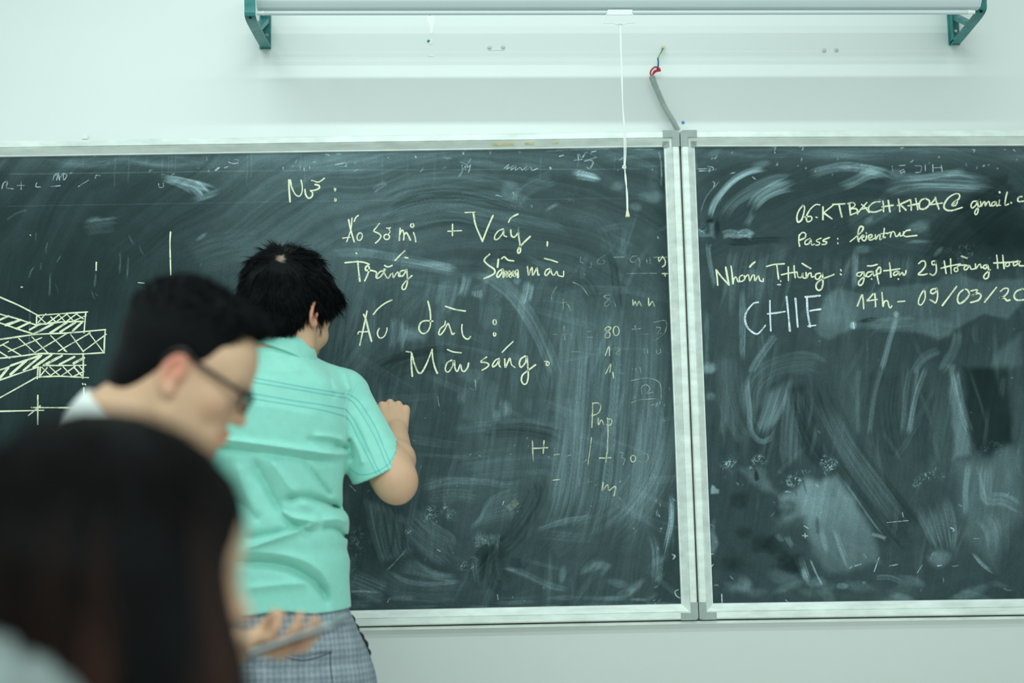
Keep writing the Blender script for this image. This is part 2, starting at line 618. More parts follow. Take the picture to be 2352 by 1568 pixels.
def make_board(name, label, Q, caps, step=0.0019):
    ctr = sum(Q.values()) / 4
    root = empty(name, (ctr[0], -0.005, ctr[2]), label, 'blackboard')
    for a, b in (('TL', 'TR'), ('TR', 'BR'), ('BR', 'BL'), ('BL', 'TL')):
        ra, rb = [], []
        for d, y in PROF:
            I = inset(Q, d)
            ra.append((I[a][0], y, I[a][2]))
            rb.append((I[b][0], y, I[b][2]))
        MB().loft([ra, rb]).build('frame_rail', M_alu, root)
    I = inset(Q, FRW - 0.002)
    w = int(np.linalg.norm(I['TR'] - I['TL']) / step)
    h = int(np.linalg.norm(I['TL'] - I['BL']) / step)
    s, t = np.meshgrid(np.linspace(0, 1, w), np.linspace(0, 1, h), indexing='ij')
    s, t = s[..., None], t[..., None]
    V = (I['BL'] * (1 - s) + I['BR'] * s) * (1 - t) + (I['TL'] * (1 - s) + I['TR'] * s) * t
    V[..., 1] = YB
    px = PX(V.reshape(-1, 3))
    dust = Dust(px[:, 0].reshape(w, h), px[:, 1].reshape(w, h))
    idx = np.arange(w * h).reshape(w, h)
    q = np.stack([idx[:-1, :-1], idx[1:, :-1], idx[1:, 1:], idx[:-1, 1:]], -1).reshape(-1, 4)
    # close the panel into a slab with depth
    rim = np.concatenate([idx[:, 0], idx[-1, 1:], idx[-2::-1, -1], idx[0, -2:0:-1]])
    back = V.reshape(-1, 3)[rim].copy()
    back[:, 1] = -0.006
    nb = len(rim)
    bi = w * h + np.arange(nb)
    side = np.stack([rim, bi, np.roll(bi, -1), np.roll(rim, -1)], 1)
    me = mesh_np('panel', np.vstack([V.reshape(-1, 3), back]), np.vstack([q, side]), False)
    o = link('panel', me, M_board, root)
    # grey corner covers
    for cn in caps:
        sx = -1 if 'R' in cn else 1
        sz = -1 if 'T' in cn else 1
        c = np.array(Q[cn])
        L, r = 0.041, 0.008
        e = 0.0012
        x0, z0 = c[0] - sx * e, c[2] - sz * e
        arc = [(x0 + sx * (r - r * math.sin(t)), z0 + sz * (r - r * math.cos(t))) for t in np.linspace(0, math.pi / 2, 6)]
        w_ = .0172
        out = [(x0 + sx * L, z0)] + arc + [(x0, z0 + sz * L), (x0 + sx * w_, z0 + sz * L), (x0 + sx * w_, z0 + sz * w_), (x0 + sx * L, z0 + sz * w_)]
        mb = MB().hexa([(x, -0.004, z) for x, z in out], [(x, YF - .0012, z) for x, z in out])
        if 'T' in cn:                                    # the upper covers also follow the sloping inner band
            for sw in (0, 1):
                q_ = [(w_, w_, YF + .0012), (L, w_, YF + .0012), (L, .036, YF + .0142), (.036, .036, YF + .0142)]
                f3 = [(x0 + sx * (v if sw else u), y, z0 + sz * (u if sw else v)) for u, v, y in q_]
                mb.hexa([(x, y + .002, z) for x, y, z in f3], f3)
        mb.build('corner_cap', M_cap, root)
    return root, o, dust


def finish_dust(o, dust):
    me = o.data
    a = me.attributes.new('chalk', 'FLOAT', 'POINT')
    v = np.zeros(len(me.vertices), np.float32)
    c = np.clip(dust.c, 0, 1).ravel()
    X, Y = dust.X.ravel(), dust.Y.ravel()
    # felt and cloth marks: sweeping round the arm's reach above, running down below
    cx, cyy = (1080., 1180.) if X.mean() < 1400 else (2010., 1000.)
    rad, ang = np.hypot(X - cx, (Y - cyy) * 1.08), np.arctan2(X - cx, cyy - Y)
    wob = 90 * fbm(X * .0045 + 2, Y * .0045 + 9, 3) + 20 * vnoise(ang * 3 + 5, rad * .004)
    pol = .5 * vnoise((rad + wob) * .055, ang * 2.2) + .3 * vnoise((rad + wob) * .16, ang * 3.1 + 8) + .2 * vnoise((rad + wob) * .42, ang * 4 + 20)
    ver = .4 * vnoise(X * .045 + 3, Y * .004) + .35 * vnoise(X * .15 + .03 * Y, Y * .006 + 4) + .25 * vnoise(X * .40 + .05 * Y, Y * .010)
    mixv = sstep(480, 760, Y + 120 * (fbm(X * .006, Y * .006) - .5)) * (1 - .45 * sstep(1080, 1250, Y))
    fine = (.66 if X.mean() < 1400 else .76) + (.68 if X.mean() < 1400 else .48) * np.clip((pol * (1 - mixv) + ver * mixv - .5) * 1.4 + .5, 0, 1)   # felt marks running down and across
    v[:len(c)] = np.clip(1.16 * c * fine, 0, 1)
    a.data.foreach_set('value', v)


board_l, panel_l, dl = make_board('blackboard', 'long blackboard with yellow chalk notes Áo sơ mi and Váy behind the standing writer', LEFT, ('TR', 'BR'))
board_r, panel_r, dr = make_board('blackboard', 'blackboard with chalk email address, meeting date and white word CHIE', RIGHT, ('TL', 'BL'))

# ---- dust on the long board
C1, C2, C3 = (0, 320, .4336), (760, 320, .3699), (760, 860, .3827)
C4, C5 = (1560, 310, .3508), (1560, 840, .3826)
d = dl
X, Y = d.X, d.Y
base = 0.055 + 0.05 * (fbm(X * .0035, Y * .006) - .4) + 0.035 * sstep(250, 900, X) * (1 - sstep(500, 900, Y) * .6)
base += 0.06 * sstep(420, 620, X) * (1 - sstep(560, 760, Y)) * (1 - sstep(800, 1150, X)) * (.6 + .8 * fbm(X * .006, Y * .012))
base += 0.075 * (1 - sstep(345, 425, Y)) * (.4 + 1.1 * fbm(X * .006, Y * .03)) * (1 - .4 * sstep(1100, 1500, X))
base += 0.05 * sstep(950, 1250, X) * sstep(560, 760, Y) * (1 - sstep(1050, 1300, Y)) * (.3 + fbm(X * .03, Y * .003))
base -= 0.02 * (1 - sstep(200, 430, X)) * sstep(420, 600, Y)
base *= 1 - .55 * sstep(1490, 1535, X) * (1 - sstep(700, 1100, Y) * .5)
base *= .85 + .3 * fbm(X * .05, Y * .05, 3)
d.c += np.clip(base, 0.008, 1)
random.seed(11)
# haze along the top and the ruled guide lines
for k in range(16):
    x = random.uniform(-60, 1400)
    d.stroke([(x, 352 + random.uniform(0, 30)), (x + 130, 350 + random.uniform(0, 34)), (x + 260, 350 + random.uniform(0, 30))], random.uniform(14, 34), .05, fq=5, ends=.3, soft=.8)
for y0, y1, a in ((400, 388, .10), (474, 455, .05)):
    d.stroke([(0, y0), (750, (y0 + y1) / 2 - 3), (1500, y1)], 3, a, streak=.4, fs=.03, ends=.02, soft=.8)
for k in range(18):
    x = random.uniform(40, 1500)
    d.stroke([(x, 352), (x - 2, random.uniform(385, 440))], 2.5, .06, streak=.4, ends=.1)
d.stroke([(840, 195), (930, 225), (1010, 265), (1060, 300)], 22, .17, fq=6, o=C1, ends=.2)
d.stroke([(850, 200), (980, 222), (1160, 270)], 20, .30, fq=5, o=C1, ends=.25)
d.stroke([(1010, 240), (1060, 270), (1090, 310)], 34, .34, fq=7, o=C1, ends=.3)
d.stroke([(1000, 325), (1100, 300), (1190, 262)], 16, .16, fq=5, o=C1, ends=.3)
d.stroke([(430, 480), (520, 462), (640, 452)], 40, .05, fq=9, o=C1, ends=.2)
d.stroke([(440, 435), (540, 425), (660, 410)], 8, .13, o=C1, ends=.3)
d.blob((500, 425), 60, 25, .12, o=C1, rot=-15)
d.blob((1070, 515), 45, 14, .14, o=C1, rot=-35)
d.stroke([(30, 430), (90, 390), (150, 372)], 6, .07, o=C1)
d.stroke([(1000, 640), (1100, 590), (1250, 560), (1400, 545)], 90, .03, o=C1, fq=14)
for x, y0, y1 in ((160, 790, 1330), (268, 690, 860), (508, 700, 800), (680, 600, 760), (640, 600, 720)):
    d.stroke([(x, y0), (x - 8, y1)], 5, .10, o=C1, streak=.6, ends=.2)
d.flicks(14, (20, 520, 470, 700), 10, 40, 100, 20, 3, .10)
d.stroke([(900, 1000), (870, 1080), (840, 1200)], 60, .015, o=C1, fq=10)
# arcs of the eraser in the upper middle
for r0, w, a in ((0, 60, .055), (40, 26, -.45), (70, 36, .045), (112, 30, -.55), (150, 34, .06), (188, 26, -.3), (225, 36, .055), (268, 30, -.5)):
    d.stroke([(250 + r0 * .4, 380 + r0), (480, 290 + r0), (760, 262 + r0 * .9), (1020, 300 + r0), (1300, 420 + r0 * .8)], w, a, fq=8, o=C2, ends=.14)
d.stroke([(640, 420), (830, 440), (1050, 470), (1350, 530), (1500, 600)], 26, .06, o=C2, fq=6)
d.stroke([(0, 705), (200, 702), (420, 735), (640, 775), (800, 815)], 22, .13, o=C2, fq=6, ends=.06)
d.stroke([(300, 740), (500, 770), (660, 800), (800, 830)], 24, .10, o=C2, fq=6, ends=.2)
d.blob((700, 800), 120, 40, .09, o=C2, rot=15)
d.stroke([(820, 790), (950, 730), (1150, 730), (1350, 800)], 40, -.35, o=C2, fq=8)
d.stroke([(1480, 200), (1580, 215), (1700, 250)], 16, .34, o=C2, fq=6, ends=.25)
d.stroke([(1500, 230), (1600, 240), (1690, 262)], 14, .22, o=C2, fq=6, ends=.3)
d.blob((1590, 225), 110, 32, .13, o=C2, rot=14)
d.blob((1100, 320), 75, 60, .10, o=C2, rot=20, rough=.8)
d.crackle((1170, 370), 80, 90, .16, o=C2)
d.crackle((1500, 330), 60, 60, .12, o=C2)
d.stroke([(1130, 410), (1230, 300), (1400, 230)], 40, .06, o=C2, fq=9)
d.stroke([(1320, 450), (1390, 410), (1440, 395)], 9, .14, o=C2, ends=.3)
d.blob((1990, 360), 90, 60, .10, o=C2, rough=.9)
d.blob((1780, 290), 60, 40, .09, o=C2, rough=.9)
d.blob((1900, 420), 50, 40, .10, o=C2, rough=.9)
d.blob((2010, 250), 60, 90, .05, o=C2, rough=.9)
d.stroke([(260, 320), (300, 290), (345, 262)], 15, .15, o=C2, ends=.1, fq=4)
d.stroke([(1320, 75), (1600, 60), (2030, 62)], 3, .22, o=C2, streak=.5, ends=.05)
d.stroke([(2035, 60), (2050, 150), (2052, 300)], 4, .22, o=C2, streak=.5, ends=.1)
d.flicks(26, (620, 350, 1500, 390), 4, 26, 170, 40, 3, .35)
d.flicks(12, (100, 352, 700, 400), 6, 20, 150, 30, 3, .22)
d.blob((950, 150), 210, 30, .10, o=C2, rot=8, rough=.8)
d.blob((1240, 165), 130, 26, .07, o=C2, rot=4, rough=.8)
# vertical wipes under the writing
for x0, y0, x1, y1, w, a in ((655, 860, 600, 1290, 60, .05), (740, 840, 680, 1100, 50, .09), (850, 830, 800, 1000, 26, .16), (905, 930, 900, 990, 26, .22), (1235, 870, 1200, 1040, 30, .26), (1170, 850, 1130, 900, 20, .14), (410, 1080, 400, 1340, 40, .12), (470, 1120, 430, 1300, 36, .09),
                             (250, 930, 240, 1300, 30, .05), (1090, 900, 1250, 1130, 40, .05), (1000, 1000, 960, 1200, 60, .04)):
    d.stroke([(x0, y0), ((x0 + x1) / 2 + 6, (y0 + y1) / 2), (x1, y1)], w, a, o=C2, fq=6, ends=.22)
d.blob((520, 1210), 90, 60, .12, o=C2, rough=.9)
d.crackle((1000, 970), 60, 40, .2, o=C2)
d.stroke([(860, 820), (1000, 880), (1150, 1010), (1290, 1240), (1390, 1500)], 26, .09, o=C2, fq=5, ends=.1)
d.stroke([(930, 810), (1080, 880), (1230, 1060), (1330, 1240), (1440, 1500)], 20, .07, o=C2, fq=5, ends=.1)
d.stroke([(1380, 960), (1420, 900), (1560, 880), (1640, 1010)], 46, -.4, o=C2, fq=8)
d.stroke([(1500, 540), (1560, 490), (1660, 500), (1740, 620), (1770, 800)], 60, .03, o=C2, fq=9)
d.stroke([(1660, 680), (1740, 740), (1770, 900), (1790, 1100)], 22, -.5, o=C2, fq=4)
d.stroke([(20, 1480), (200, 1280), (380, 1100), (560, 900)], 70, .03, o=C2, fq=12)
d.stroke([(190, 1480), (350, 1370), (620, 1310), (950, 1290)], 22, -.55, o=C2, fq=4, ends=.2)
d.stroke([(250, 1560), (420, 1400), (640, 1360), (900, 1380)], 60, -.45, o=C2, fq=8, ends=.2)
d.blob((880, 1460), 90, 50, .06, o=C2, rough=.9)
# right hand part: broad downward loops of a wet cloth
for k, (x, w, a) in enumerate(((1290, 46, .07), (1330, 40, .12), (1368, 46, .07), (1404, 26, .12), (1440, 50, .07), (1480, 46, .09), (1512, 24, .06))):
    d.stroke([(x + 6, 640 + 12 * k), (x + 14, 800), (x, 1000), (x - 18, 1150), (x - 60, 1260 + 8 * k)], w, a, fq=7, fs=.006, ends=.2)
d.stroke([(1890, 60), (1950, 200), (1960, 420), (1890, 640), (1740, 830), (1560, 960)], 120, .06, o=C3, fq=16, fs=.005, ends=.2)
d.stroke([(1990, 200), (2010, 420), (1930, 640), (1780, 860), (1600, 1040)], 60, .05, o=C3, fq=9, fs=.005, ends=.25)
d.stroke([(1420, 100), (1440, 260), (1420, 520), (1350, 820)], 50, .06, o=C3, fq=8)
d.stroke([(930, 0), (900, 100), (860, 330)], 80, .035, o=C3, fq=9)
for x, y0, y1, a in ((1030, 120, 300, .16), (1060, 140, 290, .10), (990, 200, 300, .10), (1180, 120, 260, .05), (780, 90, 200, .08), (880, 150, 450, .05)):
    d.stroke([(x + 8, y0), (x, y1)], 20, a, o=C3, fq=5, ends=.3)
d.stroke([(700, 340), (900, 310), (1150, 290), (1400, 330)], 26, .045, o=C3, fq=6)
d.stroke([(880, 340), (1080, 330), (1280, 350), (1420, 400)], 40, -.5, o=C3, fq=8)
d.stroke([(780, 590), (1000, 560), (1250, 540), (1400, 560)], 60, .035, o=C3, fq=10)
d.stroke([(520, 690), (700, 640), (900, 640), (1060, 660), (1200, 630)], 18, .08, o=C3, fq=5)
d.stroke([(560, 700), (740, 680), (900, 700)], 70, .05, o=C3, fq=14)
d.stroke([(1190, 620), (1230, 700), (1190, 800), (1090, 950), (980, 1060), (900, 1180)], 60, -.5, o=C3, fq=8, ends=.1)
d.stroke([(1040, 1040), (1020, 1100), (1040, 1200), (1120, 1260)], 120, -.5, o=C3, fq=8, ends=.2)
d.stroke([(800, 1240), (860, 1180), (960, 1060), (1100, 980)], 60, -.5, o=C3, fq=8, ends=.2)
for k in range(7):
    d.stroke([(800 + 14 * k, 930 - 4 * k), (960, 880 - 22 * k), (1180, 840 - 30 * k)], 10, .05, o=C3, fq=3, ends=.2)
for k in range(9):
    d.stroke([(210 + 26 * k, 720 + 12 * k), (250 + 27 * k, 930), (300 + 22 * k, 1090 - 6 * k), (330 + 24 * k, 1160 - 10 * k)], 18, .07 - .004 * k, o=C3, fq=5, ends=.1)
d.stroke([(400, 760), (410, 900), (400, 1030), (360, 1140)], 40, -.5, o=C3, fq=6)
d.stroke([(290, 800), (310, 950), (330, 1100)], 30, -.4, o=C3, fq=6)
for k in range(6):
    d.stroke([(430 + 10 * k, 930 - 30 * k), (540 + 14 * k, 1050 - 30 * k), (650 + 16 * k, 1130 - 30 * k), (740, 1180 - 20 * k)], 16, .08, o=C3, fq=4, ends=.2)
for k in range(7):
    d.stroke([(420 - 8 * k, 1090 + 14 * k), (520, 1130 + 12 * k), (640, 1190 + 6 * k), (790, 1200 + 6 * k)], 12, .05, o=C3, fq=4, ends=.2)
d.stroke([(350, 1180), (460, 1240), (620, 1255), (800, 1235)], 12, .10, o=C3, fq=4)
d.stroke([(260, 1190), (400, 1270), (600, 1300), (800, 1290)], 60, .05, o=C3, fq=12)
d.stroke([(100, 1230), (200, 1270), (340, 1330)], 60, .08, o=C3, fq=10)
d.stroke([(110, 1300), (220, 1300), (300, 1310)], 6, .18, o=C3)
d.stroke([(330, 1180), (400, 1110), (460, 1040)], 4, .22, o=C3, streak=.8, fs=.15)
d.crackle((600, 830), 60, 50, .75, o=C3, f=.2, thr=.5)
d.crackle((610, 910), 60, 50, .6, o=C3, f=.2, thr=.5)
d.crackle((710, 830), 80, 60, .45, o=C3, f=.2, thr=.5)
d.crackle((470, 940), 35, 22, .5, o=C3, f=.2, thr=.5)
d.crackle((900, 1010), 70, 50, .45, o=C3, f=.2, thr=.5)
d.crackle((800, 1150), 60, 40, .4, o=C3, f=.2, thr=.5)
d.crackle((160, 1030), 110, 170, .22, o=C3, f=.16, thr=.5)
d.crackle((120, 1150), 60, 70, .25, o=C3, f=.2, thr=.5)
d.crackle((850, 1100), 60, 24, .25, o=C3, f=.2, thr=.5)
for k in range(12):
    x = 870 + 12 * k
    d.stroke([(x, 930 + random.uniform(-20, 20)), (x + 10, 1030 + random.uniform(-20, 40))], 6, .10, o=C3, fq=3, ends=.3)
d.stroke([(1040, 1160), (1150, 1190), (1300, 1260), (1440, 1300)], 18, .10, o=C3, fq=5)
d.blob((1080, 1170), 60, 14, .12, o=C3, rot=10)
d.stroke([(1220, 940), (1400, 880), (1590, 850)], 14, .08, o=C3, fq=5)
d.stroke([(1300, 1080), (1480, 960), (1640, 820)], 60, .03, o=C3, fq=10)
d.stroke([(2020, 680), (2045, 830), (2030, 950), (1985, 1150)], 15, .30, o=C3, fq=4, ends=.3)
d.stroke([(1920, 920), (1950, 1080), (1945, 1320)], 24, .14, o=C3, fq=5, ends=.3)
d.stroke([(1990, 1060), (1980, 1180), (1960, 1310)], 10, .14, o=C3, fq=4, ends=.3)
for k in range(10):
    x, y = random.uniform(1500, 1980), random.uniform(1100, 1360)
    d.blob((x, y), 80, 26, .07, o=C3, rot=random.uniform(-60, 20), rough=1)
for k in range(16):
    x = random.uniform(120, 1980)
    d.blob((x, random.uniform(1330, 1400)), 130, 16, .06, o=C3, rot=-2, rough=1)
d.blob((1840, 1350), 70, 12, .16, o=C3)
d.blob((1330, 1395), 60, 10, .14, o=C3)
d.blob((1650, 1170), 70, 30, .09, o=C3, rot=-50)
d.blob((1390, 1200), 26, 60, .09, o=C3, rot=10)
d.flicks(20, (1500, 880, 1545, 1390), 5, 18, 100, 30, 3, .3)
d.flicks(40, (820, 940, 1540, 1400), 3, 8, 90, 60, 3, .25)
d.blob((2050, 900), 18, 200, .07, o=C3, rough=.8)
for k in range(130):
    x0, y0 = random.uniform(780, 1500), random.uniform(450, 1300)
    t = random.gauss(1.75, .25) if random.random() < .6 else random.gauss(.15, .3)
    l = random.uniform(60, 240)
    d.stroke([(x0, y0), (x0 + l * .5 * math.cos(t) + random.uniform(-8, 8), y0 + l * .5 * math.sin(t)), (x0 + l * math.cos(t), y0 + l * math.sin(t))], random.uniform(6, 26), random.uniform(.02, .05), fq=4, ends=.3)
finish_dust(panel_l, dl)

# ---- dust on the second board
d = dr
X, Y = d.X, d.Y
base = 0.062 + 0.05 * (fbm(X * .004 + 9, Y * .004) - .45)
base += 0.06 * (1 - sstep(340, 400, Y)) * (.4 + fbm(X * .006, Y * .03))
base += 0.05 * sstep(740, 900, Y) * (1 - sstep(1060, 1180, Y)) * (fbm(X * .05 + 7, Y * .003) - .3)
base -= 0.05 * sstep(2100, 2300, X) * sstep(480, 540, Y) * (1 - sstep(560, 640, Y))
base += 0.05 * (1 - sstep(1600, 1640, X)) * fbm(X * .02, Y * .02)
base *= .85 + .3 * fbm(X * .05 + 3, Y * .05, 3)
d.c += np.clip(base, .01, 1)
random.seed(23)
for k in range(10):
    x = random.uniform(1600, 2300)
    d.stroke([(x, 342 + random.uniform(0, 26)), (x + 120, 340 + random.uniform(0, 26)), (x + 240, 342 + random.uniform(0, 24))], random.uniform(10, 26), .05, fq=5, ends=.3, soft=.8)
d.blob((220, 120), 130, 40, .09, o=C4, rot=-20, rough=1)
d.blob((100, 200), 20, 150, .11, o=C4, rough=.6)
d.stroke([(190, 560), (240, 430), (340, 310), (460, 240), (600, 215)], 17, .40, o=C4, fq=4, ends=.12)
d.stroke([(230, 480), (300, 350), (420, 260), (560, 222)], 14, .18, o=C4, fq=4, ends=.2)
d.blob((530, 190), 80, 34, .13, o=C4, rot=-10)
d.stroke([(135, 520), (180, 400), (280, 290)], 3, .18, o=C4, streak=.3)
d.stroke([(270, 580), (330, 470), (440, 380), (600, 300), (790, 270)], 30, .13, o=C4, fq=6, ends=.2)
d.stroke([(470, 520), (510, 430), (590, 370), (700, 320), (790, 280)], 36, .24, o=C4, fq=7, ends=.25)
d.stroke([(480, 500), (560, 420), (660, 370), (780, 350)], 14, .20, o=C4, fq=4, ends=.25)
d.stroke([(420, 610), (460, 550), (500, 470)], 18, .18, o=C4, fq=4, ends=.3)
d.stroke([(820, 270), (960, 225), (1120, 210), (1300, 240), (1440, 285)], 26, .16, o=C4, fq=7, ends=.15)
d.stroke([(1010, 215), (1180, 205), (1330, 225)], 12, .18, o=C4, fq=4, ends=.2)
d.stroke([(1020, 345), (1130, 310), (1250, 250), (1400, 240)], 26, .24, o=C4, fq=6, ends=.25)
d.stroke([(1150, 300), (1260, 250), (1360, 270)], 26, .16, o=C4, fq=6, ends=.3)
d.stroke([(1300, 380), (1480, 320), (1700, 310), (2120, 330)], 50, .12, o=C4, fq=9, ends=.15)
d.stroke([(1420, 350), (1600, 330), (1830, 335), (2120, 352)], 13, .24, o=C4, fq=4, ends=.2)
d.stroke([(1400, 295), (1600, 280), (1820, 250), (2030, 300)], 18, .18, o=C4, fq=4, ends=.2)
d.blob((1800, 250), 110, 36, .12, o=C4, rot=-20, rough=.8)
d.blob((1420, 250), 60, 40, .10, o=C4, rough=.8)
d.blob((1560, 600), 110, 50, .13, o=C4, rot=-10, rough=.9)
d.blob((1240, 560), 50, 28, .14, o=C4, rot=-40)
d.stroke([(1450, 725), (1560, 695), (1740, 705)], 8, .16, o=C4, fq=3, ends=.3)
d.stroke([(1100, 620), (1300, 500), (1420, 420)], 60, .05, o=C4, fq=10)
d.stroke([(1640, 900), (1860, 620), (2230, 400)], 130, -.6, o=C4, fq=12, streak=.4)
d.stroke([(1900, 640), (2060, 500), (2258, 390)], 160, -.6, o=C4, fq=12, streak=.4)
d.stroke([(1200, 560), (1400, 660), (1700, 720)], 60, .02, o=C4)
d.crackle((150, 640), 50, 60, .5, o=C4, f=.14)
d.poly([(190, 570), (232, 572), (240, 680), (130, 670), (105, 610), (125, 590), (150, 640), (190, 640)], .16, 6, o=C4)
d.blob((200, 560), 34, 16, -.9, o=C4, rot=-10)
d.blob((250, 600), 20, 60, -.8, o=C4)
d.stroke([(270, 660), (330, 640), (390, 650), (440, 640), (500, 680)], 22, .22, o=C4, fq=5, ends=.1)
d.crackle((420, 655), 110, 45, .45, o=C4, f=.15)
d.stroke([(290, 690), (380, 700), (560, 690), (720, 690)], 20, -.75, o=C4, fq=4)
d.stroke([(190, 690), (195, 800), (240, 1030)], 13, .18, o=C4, fq=3, ends=.15)
d.stroke([(410, 990), (415, 1200), (410, 1500)], 16, .18, o=C4, fq=4, ends=.15)
d.poly([(600, 700), (750, 700), (690, 820), (630, 830)], .05, 20, o=C4)
for k in range(16):
    x = 300 + 22 * k + random.uniform(-8, 8)
    d.stroke([(x + 60, 690 + random.uniform(0, 60)), (x + 25, 860), (x, 1050 + random.uniform(-60, 300))], random.uniform(8, 26), random.uniform(.02, .05), o=C4, fq=4, ends=.25)
d.stroke([(1160, 720), (1150, 900), (1150, 1060)], 18, .15, o=C4, fq=4, ends=.2)
d.blob((1190, 745), 60, 36, .10, o=C4, rough=1)
for k in range(14):
    x = 980 + 42 * k + random.uniform(-10, 10)
    d.stroke([(x, 730 + random.uniform(0, 50)), (x - 14, 860), (x - 20, 980)], random.uniform(8, 20), random.uniform(.02, .05), o=C4, fq=4, ends=.3)
d.crackle((1850, 760), 120, 80, .12, o=C4, f=.12)
d.blob((1700, 760), 60, 20, .10, o=C4, rot=-45)
d.blob((470, 900), 60, 50, .07, o=C4, rough=1)
# grey dry-wiped patch around the date
d.poly([(890, 1270), (905, 1170), (950, 1060), (1040, 1000), (1130, 1010), (1180, 1030), (1400, 985), (1600, 965), (1700, 960), (1740, 925), (1830, 905), (1900, 935), (1960, 950), (2258, 935), (2258, 1100), (2160, 1210), (2000, 1180), (1860, 1250), (1700, 1340), (1600, 1300), (1380, 1295), (1220, 1265), (1130, 1270), (1060, 1320), (980, 1340), (920, 1320)], .075, 8, o=C4)
d.blob((1030, 1150), 150, 150, .06, o=C4, rough=.5)
d.blob((1660, 1270), 150, 80, .06, o=C4, rough=.9)
d.blob((1240, 1210), 80, 18, -.85, o=C4, rot=-8, rough=.9)
d.stroke([(1200, 1235), (1400, 1225), (1560, 1215)], 30, .06, o=C4, fq=5)
for x, y in ((1140, 1245), (1420, 1170)):
    d.blob((x, y), 22, 28, .30, o=C4, rough=.9)
d.stroke([(1425, 1180), (1390, 1300), (1320, 1560)], 16, .17, o=C4, fq=4, ends=.1)
d.stroke([(1720, 1400), (1600, 1460), (1520, 1580)], 22, .08, o=C4, fq=4)
d.stroke([(1830, 1270), (1790, 1420), (1700, 1570)], 26, .08, o=C4, fq=5)
d.stroke([(640, 1300), (580, 1380), (510, 1480), (460, 1570)], 20, .16, o=C4, fq=5, ends=.1)
d.poly([(2080, 1400), (2258, 1280), (2258, 1500), (2080, 1570), (2030, 1520)], .07, 14, o=C4)
d.blob((190, 1520), 60, 50, .14, o=C4, rough=.9)
d.blob((180, 1340), 20, 200, .09, o=C4, rough=.7)
# lower half: hanging wipes, scraped edges, pale remains
d.stroke([(430, 330), (440, 140), (560, 20), (760, -20), (900, 40)], 60, .05, o=C5, fq=9)
d.stroke([(300, -100), (330, 200), (400, 380), (470, 460)], 90, .04, o=C5, fq=12)
for k in range(12):
    d.stroke([(700 - 14 * k, 40 + 6 * k), (630 - 10 * k, 220), (540 - 8 * k, 420 + 4 * k)], 14, .06, o=C5, fq=3, ends=.2)
d.stroke([(400, 40), (420, 240), (430, 380), (480, 450), (540, 440), (600, 360)], 14, .12, o=C5, fq=4, ends=.15)
for x in (630, 660, 690, 715):
    d.stroke([(x + 20, 120), (x, 400), (x - 8, 630)], 22, .06, o=C5, fq=4, ends=.15)
d.stroke([(700, 80), (720, 300), (780, 480), (880, 620)], 50, -.6, o=C5, fq=8, ends=.1)
d.stroke([(760, 60), (900, 400), (1150, 760), (1420, 1080)], 120, -.5, o=C5, fq=14, ends=.08)
for k in range(8):
    d.stroke([(800 + 16 * k, 180), (930 + 16 * k, 460), (1100 + 20 * k, 730), (1300 + 20 * k, 1000)], 8, .07, o=C5, fq=3, ends=.2)
d.stroke([(970, 660), (1080, 820), (1180, 960), (1260, 1040)], 6, .14, o=C5, fq=2, ends=.2)
for x0, x1, a in ((1220, 1140, .12), (1390, 1340, .08), (1490, 1370, .18), (1440, 1390, .08), (1080, 1080, .06)):
    d.stroke([(x0, -10), ((x0 + x1) / 2 - 8, 180), (x1, 440)], 14, a, o=C5, fq=4, ends=.12)
d.stroke([(1250, 0), (1210, 260), (1260, 600)], 90, -.4, o=C5, fq=10)
d.stroke([(1480, 120), (1460, 300), (1470, 620)], 60, -.35, o=C5, fq=9)
d.poly([(1610, 0), (1650, 0), (1700, 300), (1745, 420), (1760, 540), (1640, 560), (1640, 300)], .16, 10, o=C5)
d.stroke([(1650, 20), (1700, 260), (1760, 420)], 22, .18, o=C5, fq=4, ends=.1)
d.poly([(1690, 0), (1980, 0), (2010, 470), (1950, 490), (1860, 550), (1760, 520), (1740, 380)], -.75, 14, o=C5)
d.poly([(1640, 560), (1760, 545), (1870, 550), (1950, 480), (2070, 470), (2070, 900), (1990, 1000), (1940, 1050), (1900, 1230), (1760, 1090), (1700, 1000), (1680, 800)], .09, 26, o=C5)
d.stroke([(1850, 560), (1845, 780), (1950, 800), (2070, 870)], 34, .12, o=C5, fq=5, ends=.15)
d.stroke([(1740, 560), (1720, 740), (1725, 930)], 16, .14, o=C5, fq=4, ends=.2)
d.stroke([(1780, 560), (1830, 780), (1850, 900)], 10, .12, o=C5, fq=4, ends=.2)
d.stroke([(1800, 870), (1880, 980), (1900, 1160)], 50, .10, o=C5, fq=6, ends=.3)
d.stroke([(1755, 1105), (1820, 1190), (1905, 1250)], 10, .30, o=C5, fq=3, ends=.25)
d.crackle((300, 600), 90, 90, .55, o=C5, f=.18, thr=.5)
d.crackle((450, 570), 80, 50, .4, o=C5, f=.18, thr=.5)
d.crackle((660, 690), 80, 70, .7, o=C5, f=.18, thr=.5)
d.crackle((760, 640), 70, 30, .4, o=C5, f=.18, thr=.5)
d.crackle((890, 600), 60, 60, .7, o=C5, f=.18, thr=.5)
d.crackle((1430, 690), 40, 40, .8, o=C5, f=.18, thr=.5)
d.crackle((1530, 650), 110, 45, .4, o=C5, f=.18, thr=.5)
d.crackle((1850, 490), 110, 60, .16, o=C5, f=.18, thr=.5)
d.poly([(360, 620), (500, 600), (560, 700), (600, 780), (500, 760), (420, 700)], .10, 14, o=C5)
d.poly([(600, 790), (680, 745), (760, 660), (840, 690), (950, 640), (1000, 720), (1120, 900), (1200, 1100), (1210, 1190), (1000, 1250), (900, 1250), (800, 1120), (740, 920), (620, 940), (600, 850)], .25, 16, o=C5, grad=(1.15, .35))
d.blob((850, 880), 120, 130, .07, o=C5, rough=.7)
